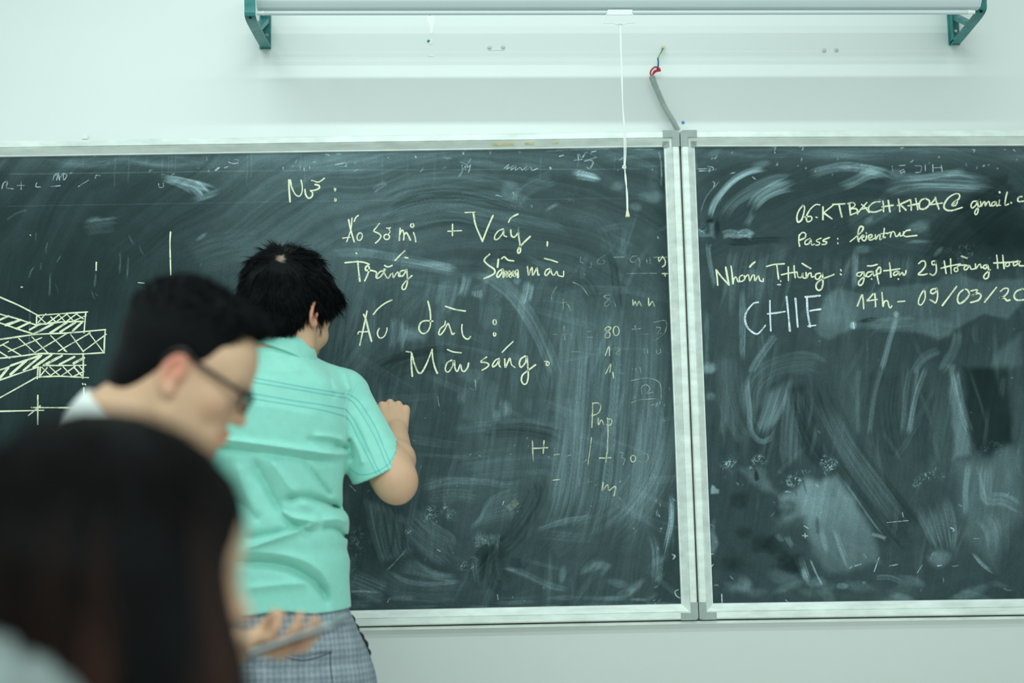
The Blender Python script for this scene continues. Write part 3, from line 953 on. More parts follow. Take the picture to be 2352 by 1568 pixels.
d.poly([(730, 680), (750, 680), (775, 780), (760, 770)], -.8, 4, o=C5)
d.poly([(685, 740), (700, 740), (740, 870), (725, 840)], -.8, 4, o=C5)
d.poly([(445, 620), (468, 620), (480, 680), (460, 690)], -.8, 4, o=C5)
d.poly([(820, 900), (840, 910), (845, 1010), (820, 1000)], -.6, 6, o=C5)
for x0, y0, x1, y1, a in ((850, 950, 900, 1150, .14), (930, 960, 1030, 1240, .14), (720, 1120, 800, 1340, .30), (690, 1130, 780, 1290, .16), (640, 1010, 700, 1100, .14), (580, 1000, 640, 1060, .12)):
    d.stroke([(x0, y0), ((x0 + x1) / 2 - 5, (y0 + y1) / 2 + 5), (x1, y1)], 15, a, o=C5, fq=4, ends=.25)
d.stroke([(785, 1155), (820, 1240), (866, 1328)], 4, .4, o=C5, streak=.5, ends=.1)
d.poly([(560, 910), (620, 900), (740, 930), (740, 960), (640, 970), (560, 1000)], .06, 20, o=C5)
for k in range(8):
    d.stroke([(1400 + 30 * k, 820 - 10 * k), (1470 + 26 * k, 960), (1560 + 14 * k, 1150)], 14, .09, o=C5, fq=4, ends=.3)
d.blob((1560, 1150), 100, 70, .15, o=C5, rough=.9)
d.blob((1400, 1290), 120, 40, .09, o=C5, rough=.9, rot=20)
d.stroke([(1150, 1010), (1200, 1020), (1250, 1040)], 10, .22, o=C5, fq=3)
d.stroke([(1170, 1270), (1270, 1270), (1350, 1310)], 12, .12, o=C5, fq=3)
d.blob((200, 1050), 40, 140, .14, o=C5, rough=1)
d.blob((400, 1310), 90, 60, .12, o=C5, rough=1, rot=30)
d.blob((980, 1320), 40, 22, .16, o=C5, rough=1)
d.blob((1110, 1300), 20, 12, .2, o=C5)
for k in range(18):
    d.blob((random.uniform(180, 2060), random.uniform(1280, 1410)), random.uniform(60, 160), random.uniform(16, 50), .06, o=C5, rot=random.uniform(-30, 30), rough=1)
for k in range(8):
    d.blob((random.uniform(220, 700), random.uniform(760, 1200)), 90, 70, -.5, o=C5, rough=1)
d.poly([(192, 715), (200, 712), (236, 745), (235, 765), (195, 765)], .35, 3, o=C5)
d.blob((190, 180), 50, 40, .12, o=C5, rough=1)
d.blob((180, 20), 40, 30, .14, o=C5, rough=1)
d.flicks(26, (1610, 1080, 2340, 1380), 4, 26, 60, 50, 3, .25)
d.flicks(24, (1620, 345, 2340, 400), 4, 16, 120, 50, 3.4, .35)
d.flicks(20, (1620, 420, 2340, 1000), 3, 14, 80, 60, 3, .18)
for k in range(90):
    x0, y0 = random.uniform(1620, 2340), random.uniform(560, 1250)
    t = random.gauss(1.65, .25)
    l = random.uniform(60, 220)
    d.stroke([(x0, y0), (x0 + l * .5 * math.cos(t) + random.uniform(-8, 8), y0 + l * .5 * math.sin(t)), (x0 + l * math.cos(t), y0 + l * math.sin(t))], random.uniform(5, 20), random.uniform(.02, .05), fq=4, ends=.3)
finish_dust(panel_r, dr)
# ---------------------------------------------------------------- chalk writing and drawing on the boards
random.seed(5)
A = (540, 380, .19134)
B = (760, 380, .2466)
Cq = (780, 660, .22109)
Dq = (1240, 560, .38278)
Eq = (1600, 400, .2551)
Fq = (1940, 400, .21684)
Gq = (0, 520, .31898)

# heading
r = Ribbons(*A)
r.line([(645, 172), (648, 280), (660, 436)]).line([(662, 175), (680, 260), (722, 345), (770, 368), (802, 320), (805, 240), (792, 178)])
r.line([(838, 288), (848, 350), (880, 392), (920, 375), (930, 330), (905, 300)]).line([(905, 302), (960, 295), (1010, 270), (1005, 240), (960, 228)])
r.line([(920, 180), (950, 186), (990, 200), (1030, 185), (1072, 152)])
r.ring((1200, 288), 8, 20, 3.6).ring((1205, 412), 9, 18, 3.6)
r.build('chalk_lettering', M_chalk, board_l, 'yellow chalk handwriting')

# Áo sơ mi + Váy .
r = Ribbons(*B)
r.line([(165, 505), (185, 600), (217, 710)]).line([(197, 490), (185, 600), (148, 708)], 4.0).line([(110, 676), (178, 668)], 3.6).line([(217, 520), (232, 485), (255, 465)], 4)
r.ring((268, 662), 24, 36, 4, -60, 340, 15)
r.line([(452, 540), (420, 580), (400, 610), (440, 630), (466, 655), (450, 690), (416, 722)])
r.ring((520, 665), 26, 24, 4, -60, 330).line([(535, 640), (552, 615), (545, 600)], 3.4).line([(518, 582), (540, 584), (555, 578)], 3.4).line([(552, 580), (540, 596)], 3)
r.line([(645, 585), (640, 640), (637, 696)]).line([(640, 640), (665, 600), (680, 640), (678, 692)]).line([(680, 650), (702, 625), (725, 660), (740, 694)])
r.line([(770, 625), (785, 670), (790, 708)], 5).ring((757, 558), 15, 17, 4)
r.line([(1133, 548), (1132, 650)], 5).line([(1090, 612), (1217, 606)], 4)
r.line([(1250, 438), (1340, 434)], 3.6).line([(1326, 440), (1350, 560), (1412, 706)], 5.5).line([(1412, 704), (1460, 580), (1510, 465)], 5)
r.line([(1605, 590), (1560, 610), (1530, 650), (1525, 685), (1555, 685), (1595, 640), (1610, 600), (1612, 650), (1635, 662)], 4.4).line([(1655, 528), (1680, 485), (1742, 452)], 4.4)
r.line([(1675, 600), (1680, 650), (1710, 665), (1745, 620), (1745, 580), (1750, 660), (1762, 740), (1765, 800), (1745, 815), (1740, 790), (1775, 740), (1857, 660)], 4.4)
r.line([(2017, 712), (2015, 748)], 5)
r.build('chalk_lettering', M_chalk, board_l, 'yellow chalk handwriting')

# Trắng / Sẫm màu
r = Ribbons(*B)
r.line([(132, 905), (240, 896), (310, 902), (355, 920)], 5).line([(250, 890), (258, 980), (270, 1078)], 5)
r.line([(315, 1074), (340, 1020), (358, 960), (345, 935), (325, 945), (325, 975), (360, 975), (410, 985), (425, 1000), (420, 1040), (435, 1050)], 4.6)
r.line([(500, 985), (465, 985), (435, 1015), (428, 1048), (455, 1040), (490, 1000), (505, 965)], 4.4).line([(495, 965), (498, 1000), (530, 1050), (560, 1010)], 4.4)
r.line([(500, 930), (520, 942), (545, 942), (570, 930)], 4.4).line([(598, 884), (640, 840), (686, 796)], 5)
r.line([(575, 1000), (582, 1045), (605, 1010), (625, 990), (632, 1030), (650, 1030)], 4)
r.line([(685, 975), (650, 985), (640, 1015), (665, 1030), (695, 990), (705, 965), (712, 1040), (710, 1100), (690, 1150), (665, 1148), (668, 1115), (710, 1065), (755, 1025)], 4.6)
r.line([(690, 855), (715, 860)], 5).line([(235, 815), (240, 820)], 4)
r.line([(1478, 826), (1440, 860), (1430, 890), (1470, 930), (1520, 965), (1525, 1000), (1480, 1030), (1426, 1052)], 4.6)
r.line([(1560, 875), (1556, 910), (1552, 945)], 6).line([(1590, 868), (1615, 850), (1650, 880), (1702, 888)], 4.4)
r.line([(1600, 965), (1565, 985), (1545, 1025), (1560, 1040), (1590, 1000), (1605, 970), (1605, 1040)], 5.5).line([(1610, 1035), (1630, 985), (1640, 1035), (1662, 985), (1672, 1038), (1700, 985), (1708, 1030), (1735, 975), (1742, 1040)], 6)
r.line([(1830, 940), (1842, 1020), (1860, 970), (1875, 950), (1880, 1020), (1910, 970), (1920, 955), (1930, 1020), (1940, 1015)], 4.2)
r.line([(2035, 960), (2005, 975), (1992, 1010), (2010, 1022), (2040, 985), (2045, 965), (2060, 1010), (2080, 1020), (2105, 985), (2115, 1020), (2140, 1030), (2165, 1030), (2168, 985)], 4.2)
r.line([(1990, 866), (2050, 880), (2110, 900)], 4.4)
r.build('chalk_lettering', M_chalk, board_l, 'yellow chalk handwriting')

# Áo dài :
r = Ribbons(*Cq)
r.line([(285, 245), (265, 340), (240, 460), (210, 598)], 4.6).line([(250, 280), (275, 340), (310, 480), (332, 558)], 5.5).line([(190, 482), (200, 460), (240, 462), (290, 458)], 3.8).line([(350, 280), (400, 220), (470, 165), (543, 130)], 4.2)
r.line([(412, 425), (395, 460), (398, 500), (425, 526), (465, 505), (490, 450), (492, 420)], 4)
r.line([(918, 145), (940, 240), (945, 350), (935, 420), (900, 470), (855, 475), (825, 430), (840, 370), (890, 345), (968, 350)], 4.8)
r.line([(1100, 350), (1090, 390), (1045, 430), (1030, 480), (1050, 490), (1090, 440), (1115, 390), (1130, 375), (1150, 430), (1170, 485), (1192, 475)], 4.4)
r.line([(1102, 196), (1200, 228), (1305, 245)], 5)
r.line([(1272, 385), (1270, 440), (1285, 505), (1320, 535), (1345, 530), (1360, 510)], 4.6)
r.ring((1611, 360), 17, 26, 4).ring((1611, 486), 12, 18, 4)
r.build('chalk_lettering', M_chalk, board_l, 'yellow chalk handwriting')

# Màu sáng .
r = Ribbons(*Cq)
r.line([(692, 665), (742, 672)], 3.6).line([(748, 680), (745, 780), (755, 922)], 4.8).line([(748, 685), (780, 800), (815, 880), (850, 885), (900, 800), (962, 645)], 5).line([(962, 645), (968, 740), (990, 830), (1015, 890)], 5)
r.line([(1165, 755), (1120, 780), (1098, 840), (1110, 875), (1140, 870), (1175, 810), (1190, 760), (1200, 840), (1225, 870), (1255, 800), (1270, 860), (1300, 870), (1330, 830), (1340, 785)], 4.6)
r.line([(1122, 645), (1180, 668), (1262, 678)], 4.6)
r.line([(1528, 722), (1480, 755), (1470, 775), (1520, 780), (1550, 800), (1530, 830), (1480, 858)], 4.2)
r.line([(1660, 735), (1620, 755), (1590, 800), (1595, 825), (1630, 800), (1660, 750), (1655, 800), (1670, 825)], 4.2)
r.line([(1690, 672), (1740, 620), (1802, 562)], 4.6)
r.line([(1715, 740), (1722, 828), (1750, 770), (1770, 735), (1785, 800), (1820, 830)], 4.2)
r.line([(1930, 712), (1885, 740), (1868, 790), (1885, 828), (1930, 780), (1945, 715), (1955, 820), (1960, 920), (1945, 990), (1915, 1005), (1890, 970), (1900, 910), (1960, 860), (2036, 803)], 4.8)
r.line([(2132, 768), (2165, 770), (2178, 795), (2160, 810), (2145, 800), (2155, 780)], 4)
r.build('chalk_lettering', M_chalk, board_l, 'yellow chalk handwriting')
r = Ribbons(*Cq)
r.line([(1410, 960), (1412, 1050), (1390, 1065), (1352, 1040)], 4).line([(1405, 960), (1418, 985)], 3)
r.build('chalk_lettering', M_chalk3, board_l, 'rubbed yellow chalk handwriting')
# the stroke under the writer's hand
r = Ribbons(500, 760, .3061)
r.line([(1128, 452), (1133, 475)], 4)
r.build('chalk_lettering', M_chalk, board_l, 'yellow chalk handwriting')

# half erased sums
r = Ribbons(*Dq)
r.line([(246, 80), (242, 105), (262, 115)], 3).line([(305, 110), (310, 130), (302, 142)], 3).line([(388, 70), (350, 95), (348, 118), (375, 120), (392, 105), (375, 95)], 3).line([(444, 80), (505, 78)], 3)
r.line([(585, 72), (550, 78), (545, 105), (570, 108), (590, 85), (600, 110), (598, 138)], 3).line([(640, 95), (645, 120)], 3).line([(660, 80), (663, 120)], 3).line([(685, 80), (770, 80)], 3)
r.line([(262, 180), (272, 186)], 3).line([(520, 178), (700, 176)], 3)
r.line([(198, 230), (250, 255), (290, 310)], 3).line([(100, 255), (75, 300), (70, 335)], 3)
r.line([(140, 330), (140, 390)], 3).line([(120, 355), (160, 350)], 3).line([(165, 360), (175, 375), (185, 400)], 3).line([(425, 305), (385, 315), (425, 345), (400, 375), (388, 360), (425, 320)], 3).line([(445, 345), (455, 375)], 3)
r.line([(145, 490), (150, 575)], 3).line([(135, 545), (160, 540)], 3).line([(185, 540), (188, 570)], 3).line([(285, 525), (310, 523)], 3).line([(285, 560), (318, 560)], 3).line([(80, 543), (110, 541)], 3)
r.line([(570, 490), (575, 520)], 3).line([(552, 512), (605, 508)], 3).line([(610, 542), (650, 540)], 3).line([(685, 470), (755, 462), (750, 530), (690, 582)], 3).line([(700, 500), (725, 505), (705, 540), (730, 535)], 3)
r.line([(450, 620), (480, 630), (455, 660), (480, 662)], 3).line([(280, 660), (320, 660)], 3).line([(190, 647), (265, 648)], 3).line([(625, 630), (628, 655)], 3).line([(645, 630), (647, 655)], 3).line([(700, 635), (705, 658), (725, 650), (722, 630)], 3)
r.line([(485, 715), (482, 775), (500, 775)], 3).line([(575, 745), (578, 770)], 3).line([(600, 740), (608, 775)], 3).line([(555, 748), (560, 755)], 3)
r.line([(550, 820), (640, 805), (715, 830), (728, 900), (722, 960)], 3).line([(550, 952), (600, 935), (700, 928)], 3.6).line([(612, 900), (610, 860), (640, 845), (660, 870), (640, 895), (675, 890)], 3).line([(568, 910), (570, 930)], 3)
r.line([(160, 1275), (185, 1265)], 3).line([(215, 1285), (225, 1250), (232, 1290)], 3).line([(262, 1310), (295, 1285), (290, 1330)], 3)
r.line([(480, 1250), (500, 1255), (490, 1280), (510, 1290), (500, 1325)], 3).line([(600, 1265), (640, 1260), (650, 1290), (620, 1310), (595, 1300)], 3)
r.line([(235, 1400), (238, 1450)], 3).line([(290, 1410), (290, 1450)], 3).line([(255, 1435), (310, 1425)], 3).line([(335, 1445), (340, 1447)], 3)
r.build('chalk_lettering', M_chalk3, board_l, 'half erased chalk sums')
r = Ribbons(*Dq)
r.line([(400, 500), (390, 515), (420, 535), (415, 560), (392, 560), (395, 540), (425, 505), (408, 496)], 3.4).ring((458, 522), 18, 28, 3.4)
r.line([(735, 75), (752, 100), (750, 125), (735, 138)], 3.6).line([(712, 80), (715, 105), (735, 80)], 3).line([(735, 178), (765, 178)], 4).line([(750, 180), (752, 192)], 4)
r.line([(392, 670), (415, 615), (418, 670)], 3.4).line([(395, 778), (425, 720), (420, 770)], 3.4).line([(438, 770), (442, 805)], 3.6)
r.line([(558, 335), (560, 370), (572, 345), (582, 370), (595, 345), (608, 372)], 3.4).line([(652, 325), (655, 370), (675, 345), (688, 375)], 3.4)
r.line([(318, 955), (312, 1100)], 3.6).line([(316, 955), (350, 955), (366, 975), (350, 1015), (312, 1030)], 3.6)
r.line([(350, 1045), (352, 1085), (370, 1055), (385, 1090)], 3.4).line([(405, 1045), (410, 1155)], 4.2).line([(408, 1050), (432, 1055), (425, 1085), (402, 1085)], 3.4).line([(408, 1155), (405, 1255)], 2.4)
r.line([(25, 1180), (20, 1255)], 4).line([(-46, 1227), (46, 1222)], 4.2).line([(-44, 1183), (-42, 1262)], 4).line([(-42, 1262), (-40, 1300)], 2.4).line([(88, 1265), (115, 1262)], 4)
r.line([(358, 1285), (425, 1282)], 3.8).line([(402, 1255), (396, 1308)], 3.8).ring((560, 1288), 15, 20, 3)
r.line([(310, 1160), (300, 1240), (288, 1322)], 2.4)
r.line([(80, 1417), (118, 1413)], 3.6).line([(380, 1428), (376, 1478), (405, 1445), (415, 1478), (440, 1460), (455, 1458), (445, 1510)], 4)
r.build('chalk_lettering', M_chalk2, board_l, 'rubbed yellow chalk handwriting')
# white remains along the top
r = Ribbons(*C2)
r.line([(1075, 180), (1105, 155), (1090, 185), (1125, 165), (1120, 190), (1150, 165), (1145, 190), (1175, 175), (1190, 190), (1215, 168), (1210, 192), (1240, 172), (1250, 192), (1285, 180)], 3)
r.line([(815, 160), (818, 192), (835, 165), (835, 192)], 3).line([(845, 155), (850, 175), (868, 158), (855, 205)], 3).line([(1510, 130), (1560, 125)], 3.4).line([(1535, 95), (1538, 132)], 4.4).line([(1565, 110), (1580, 85), (1592, 82)], 5)
r.line([(1575, 135), (1610, 128), (1628, 145), (1612, 178)], 4).line([(1590, 175), (1600, 180)], 5).line([(1620, 78), (1645, 72)], 4).line([(1420, 105), (1445, 98)], 4).line([(970, 55), (1022, 52)], 5).line([(30, 158), (75, 150)], 4).line([(1025, 345), (1065, 355)], 2.6)
for x, y in ((820, 82), (525, 105), (988, 78), (1170, 75), (1362, 175), (1245, 410), (1132, 330), (2030, 605)): r.line([(x, y), (x + 3, y + 8)], 5)
r.o = C1
r.line([(10, 260), (20, 230), (40, 225), (35, 255), (70, 262)], 3).line([(90, 244), (130, 244)], 3).line([(112, 225), (112, 265)], 3).line([(280, 215), (290, 190), (305, 190), (300, 215)], 3).line([(310, 180), (315, 215)], 3).line([(335, 180), (338, 215), (355, 190), (340, 180)], 3).line([(505, 205), (510, 190), (530, 192)], 3).line([(840, 235), (845, 255), (865, 250), (865, 232)], 3)
r.line([(195, 230), (190, 250), (215, 252)], 2.6).line([(270, 250), (320, 245)], 2.6).line([(415, 250), (470, 215)], 2.4)
for x, y in ((1500, 148), (1590, 145), (1610, 150), (1640, 145), (1095, 97)): r.line([(x, y), (x + 1, y + 14)], 3.4)
r.line([(1140, 165), (1160, 150)], 5).line([(1210, 120), (1235, 128), (1260, 125)], 4).line([(1190, 150), (1205, 145)], 5).line([(1780, 132), (1830, 124)], 3)
r.build('chalk_lettering', M_chalkw2, board_l, 'faint white chalk marks')

# section drawing
r = Ribbons(*Gq)
G = r.line
for p in ([(-200, 420), (-60, 470), (0, 508), (130, 565), (265, 635)], [(-200, 560), (0, 630), (110, 660), (270, 712)], [(-200, 640), (0, 695), (120, 735), (245, 775)], [(-200, 830), (0, 812), (250, 778), (500, 765), (760, 742)],
          [(758, 742), (752, 830), (750, 910)], [(-200, 965), (0, 948), (150, 932), (300, 915), (560, 918), (750, 908)], [(-200, 1080), (0, 1032), (150, 975), (300, 928)], [(-200, 1170), (0, 1105), (130, 1060), (275, 1012)], [(-100, 1290), (0, 1232), (130, 1160), (268, 1082)],
          [(265, 635), (262, 715)], [(270, 640), (430, 628), (630, 615)], [(262, 705), (430, 688), (600, 683)], [(618, 615), (612, 680), (605, 765)], [(275, 1010), (268, 1095)], [(290, 1012), (285, 1085)], [(310, 1000), (460, 1000), (618, 998)], [(275, 1083), (430, 1078), (636, 1088)], [(598, 915), (600, 1000), (596, 1092)]):
    G(p, 4.4)
G([(262, 716), (300, 705), (430, 690)], 3.4)
# cross hatching
for p in ([(275, 645), (335, 700)], [(330, 628), (275, 690)], [(365, 650), (400, 685)], [(430, 632), (330, 705)], [(420, 632), (470, 685)], [(490, 625), (400, 690)], [(478, 628), (530, 680)], [(560, 622), (480, 682)], [(545, 625), (600, 665)], [(620, 640), (530, 680)],
          [(135, 805), (250, 908)], [(300, 800), (60, 900)], [(230, 795), (350, 915)], [(490, 765), (250, 908)], [(365, 785), (480, 900)], [(650, 765), (420, 898)], [(510, 778), (600, 900)], [(765, 775), (600, 898)], [(640, 765), (745, 905)], [(20, 850), (155, 930)], [(-20, 890), (70, 948)], [(60, 828), (0, 860)], [(480, 900), (460, 890)],
          [(300, 1012), (370, 1078)], [(340, 1015), (290, 1075)], [(360, 1012), (430, 1075)], [(438, 1022), (355, 1078)], [(455, 1010), (520, 1078)], [(540, 1008), (440, 1075)], [(530, 1010), (590, 1075)], [(600, 1045), (530, 1078)], [(570, 1005), (605, 1045)]):
    G(p, 3.6)
for p in ([(380, 702), (250, 770)], [(290, 700), (215, 742)], [(480, 690), (360, 768)], [(540, 692), (435, 758)], [(590, 690), (525, 750)], [(215, 690), (120, 735)], [(150, 672), (40, 710)], [(60, 645), (-20, 680)],
          [(370, 925), (240, 1015)], [(445, 930), (315, 1000)], [(535, 938), (430, 992)], [(605, 945), (530, 985)], [(290, 935), (170, 1035)], [(190, 965), (75, 1065)], [(60, 1015), (0, 1090)], [(280, 930), (80, 1000)]):
    G(p, 7)
for p in ([(-120, 1332), (0, 1330), (315, 1323)], [(225, 1303), (420, 1304), (600, 1306)], [(272, 1215), (272, 1425)], [(205, 1360), (290, 1290)], [(604, 1162), (606, 1305)], [(760, 1235), (764, 1260)], [(1228, 40), (1224, 130), (1230, 350)], [(694, 258), (692, 315)], [(595, 1130), (598, 1136)], [(612, 1134), (616, 1138)], [(153, 436), (160, 436)]):
    G(p, 4.2)
G([(995, 404), (1040, 408)], 2.6).line([(215, 60), (222, 64)], 2.4)
r.build('chalk_drawing_marking', M_chalk, board_l, 'yellow chalk section drawing with cross hatching')

# ---- second board
r = Ribbons(*Eq)
r.line([(960, 280), (925, 320), (903, 380), (912, 430), (945, 410), (965, 350), (972, 295), (955, 280)], 4.6)
r.line([(1108, 275), (1070, 275), (1020, 320), (988, 385), (1000, 428), (1035, 410), (1030, 380), (975, 385)], 4.6).line([(1075, 386), (1085, 390)], 4)
r.line([(1138, 295), (1137, 408)], 4.6).line([(1240, 270), (1140, 350)], 4.4).line([(1140, 345), (1220, 402)], 4.4)
r.line([(1225, 272), (1335, 266)], 4.4).line([(1282, 275), (1295, 330), (1308, 385)], 4.6)
r.o = Fq
r.line([(50, 305), (62, 430)], 4.6).line([(35, 310), (90, 300), (110, 330), (65, 365)], 4.4).line([(65, 365), (120, 365), (132, 400), (60, 432)], 4.4)
r.line([(135, 420), (180, 360), (235, 300)], 4.4).line([(180, 320), (215, 350), (260, 405)], 4.4).line([(165, 375), (235, 355)], 3.8)
r.line([(375, 290), (310, 300), (258, 345), (260, 390), (320, 400), (395, 375)], 4.4)
r.line([(405, 285), (412, 340), (412, 395)], 4.4).line([(462, 278), (470, 330), (480, 398)], 4.4).line([(395, 345), (515, 328)], 4.2)
r.line([(570, 265), (580, 330), (585, 395)], 4.6).line([(690, 272), (560, 330)], 4.4).line([(590, 320), (650, 380)], 4.4)
r.line([(698, 270), (705, 330), (706, 380)], 4.4).line([(752, 258), (765, 320), (775, 375)], 4.4).line([(672, 335), (790, 310)], 4.2)
r.line([(850, 258), (810, 275), (790, 320), (800, 365), (850, 365), (895, 325), (895, 280), (850, 255)], 4.6)
r.line([(965, 250), (935, 290), (900, 325)], 4.2).line([(960, 245), (975, 300), (1000, 370)], 4.6).line([(895, 325), (1035, 305)], 4.2)
r.line([(1150, 320), (1180, 285), (1195, 290), (1175, 330), (1135, 330), (1160, 295), (1210, 260), (1215, 215), (1170, 208), (1100, 250), (1055, 320), (1065, 370), (1130, 385), (1245, 352)], 4.6)
r.line([(1400, 285), (1360, 290), (1338, 330), (1355, 358), (1395, 320), (1405, 285), (1415, 350), (1410, 405), (1390, 428), (1378, 405), (1400, 365), (1440, 335)], 4.4)
r.line([(1440, 290), (1448, 340), (1465, 305), (1485, 290), (1490, 335), (1510, 300), (1530, 290), (1540, 335), (1555, 330)], 4)
r.line([(1600, 290), (1565, 300), (1558, 335), (1590, 325), (1605, 295), (1610, 335), (1630, 325)], 4.2).line([(1640, 275), (1635, 325), (1650, 330)], 4.2).line([(1640, 188), (1644, 196)], 5)
r.line([(1722, 190), (1705, 260), (1700, 325), (1735, 315)], 4.6).line([(1762, 300), (1766, 305)], 5)
r.line([(1880, 235), (1845, 245), (1832, 275), (1850, 290), (1895, 285)], 4.2).line([(1935, 240), (1910, 262), (1925, 285), (1960, 270), (1955, 240), (1935, 238)], 4.2)
r.build('chalk_lettering', M_chalk, board_r, 'yellow chalk handwriting')

r = Ribbons(*Eq)
r.line([(925, 545), (920, 600), (928, 648)], 4.4).line([(920, 560), (950, 525), (980, 535), (975, 570), (925, 595)], 4.4)
r.line([(1020, 578), (980, 600), (978, 630), (1010, 625), (1030, 590), (1035, 635), (1060, 630)], 4.2)
r.line([(1120, 575), (1085, 590), (1080, 605), (1108, 615), (1100, 635), (1075, 638)], 4.2).line([(1195, 570), (1145, 590), (1140, 603), (1172, 610), (1160, 630), (1130, 632)], 4.2)
r.line([(1270, 578), (1272, 584)], 4).line([(1270, 618), (1273, 624)], 4)
r.o = Fq
r.line([(60, 712), (130, 655), (185, 600), (195, 560), (165, 555), (145, 600), (140, 690), (152, 712)], 4.4).line([(152, 690), (190, 645), (205, 660), (180, 680), (205, 705), (225, 690), (232, 650)], 4.2).line([(228, 622), (232, 626)], 4)
r.line([(255, 680), (290, 660), (285, 640), (255, 650), (255, 690), (285, 695), (320, 675)], 4).line([(325, 640), (330, 690), (350, 655), (375, 640), (372, 690), (390, 685)], 4)
r.line([(420, 575), (415, 630), (408, 668), (430, 668)], 4.4).line([(385, 630), (455, 622)], 4).line([(450, 630), (490, 615), (485, 665)], 4).line([(485, 640), (510, 605), (530, 620), (540, 655), (560, 655), (585, 625)], 4)
r.line([(585, 620), (590, 655), (620, 640), (625, 610)], 4).line([(695, 590), (650, 600), (622, 640), (650, 660), (700, 655), (765, 648)], 4.4)
r.build('chalk_lettering', M_chalk, board_r, 'yellow chalk handwriting')

r = Ribbons(*Eq)
r.line([(175, 862), (185, 930), (190, 998)], 5).line([(178, 862), (230, 930), (292, 996)], 4.6).line([(262, 838), (275, 910), (292, 996)], 5.4)
r.line([(310, 828), (320, 900), (328, 985)], 5).line([(328, 985), (335, 945), (355, 925), (372, 965), (390, 965)], 4.2)
r.line([(425, 905), (390, 920), (385, 955), (405, 965), (435, 940), (425, 905)], 4.2).line([(478, 835), (500, 810), (525, 790)], 5)
r.line([(435, 930), (465, 905), (478, 960), (500, 915), (520, 910), (525, 960), (555, 915), (570, 955), (598, 965), (600, 940)], 4.2)
r.line([(630, 830), (700, 812), (790, 806)], 4.4).line([(722, 815), (730, 880), (738, 942)], 5).line([(757, 960), (759, 964)], 4)
r.line([(825, 835), (826, 900), (826, 955)], 5).line([(878, 825), (880, 870), (888, 930)], 5).line([(765, 905), (830, 890), (905, 880)], 4.4)
r.line([(905, 880), (915, 925), (945, 925), (955, 890), (958, 930), (985, 935)], 4.2).line([(950, 802), (990, 828), (1028, 848)], 4.4)
r.line([(985, 885), (992, 930), (1010, 895), (1030, 890), (1035, 925), (1055, 920)], 4.2)
r.line([(1110, 890), (1075, 900), (1070, 935), (1095, 945), (1125, 905), (1130, 890), (1138, 960), (1130, 1020), (1105, 1045), (1080, 1030), (1078, 990), (1120, 950), (1235, 903)], 4.8)
r.line([(1298, 860), (1302, 868)], 5).line([(1296, 898), (1302, 904)], 5)
r.o = Fq
r.line([(185, 1035), (140, 1045), (128, 1070), (160, 1080), (190, 1045), (205, 1035), (205, 1110), (185, 1165), (155, 1175), (148, 1145), (180, 1105), (230, 1075)], 4.6)
r.line([(290, 1030), (245, 1040), (228, 1075), (255, 1085), (290, 1055), (300, 1030), (310, 1075), (335, 1060)], 4.2).line([(242, 970), (290, 970), (345, 955)], 4.4).line([(284, 1108), (288, 1112)], 4.4)
r.line([(335, 1020), (345, 1080), (362, 1160)], 4.6).line([(338, 1020), (365, 985), (382, 1000), (378, 1045), (345, 1055)], 4.2)
r.line([(475, 940), (485, 1010), (490, 1088)], 4.6).line([(415, 1022), (490, 1015), (585, 1000)], 4.2).line([(560, 1025), (525, 1040), (520, 1068), (550, 1065), (575, 1030), (580, 1070), (610, 1040), (625, 1070), (645, 1050), (650, 1020)], 4.2).line([(568, 1108), (571, 1112)], 4.4)
r.line([(785, 945), (820, 918), (850, 925), (855, 970), (820, 1020), (780, 1060), (830, 1065), (872, 1055)], 4.6)
r.line([(958, 918), (925, 925), (932, 960), (965, 945), (962, 918), (972, 1000), (965, 1045), (935, 1070), (905, 1055)], 4.6)
r.line([(1055, 920), (1065, 985), (1075, 1050)], 4.6).line([(1122, 898), (1125, 970), (1128, 1050)], 4.6).line([(1020, 995), (1120, 970), (1225, 950)], 4.2)
r.line([(1190, 985), (1160, 1000), (1170, 1030), (1200, 1020), (1195, 985), (1215, 965), (1290, 962)], 4.2).line([(1237, 868), (1298, 888)], 4.4)
r.line([(1320, 965), (1275, 975), (1265, 1005), (1290, 1010), (1325, 970), (1340, 1005), (1380, 1000)], 4.2).line([(1385, 950), (1390, 1000), (1420, 960), (1440, 955), (1445, 990), (1460, 985)], 4.2)
r.line([(1510, 960), (1478, 965), (1470, 990), (1495, 1000), (1515, 965), (1528, 1040), (1520, 1090), (1490, 1108), (1472, 1085), (1500, 1045), (1545, 1010)], 4.4)
r.line([(1610, 858), (1618, 920), (1622, 995)], 4.6).line([(1675, 858), (1680, 920), (1690, 998)], 4.6).line([(1580, 940), (1680, 935), (1860, 925)], 4.2)
r.line([(1735, 930), (1705, 950), (1712, 975), (1745, 965), (1745, 935), (1790, 925)], 4.2).line([(1835, 915), (1790, 940), (1795, 970), (1835, 945), (1850, 920), (1850, 965), (1895, 970)], 4.2)
r.build('chalk_lettering', M_chalk, board_r, 'yellow chalk handwriting')

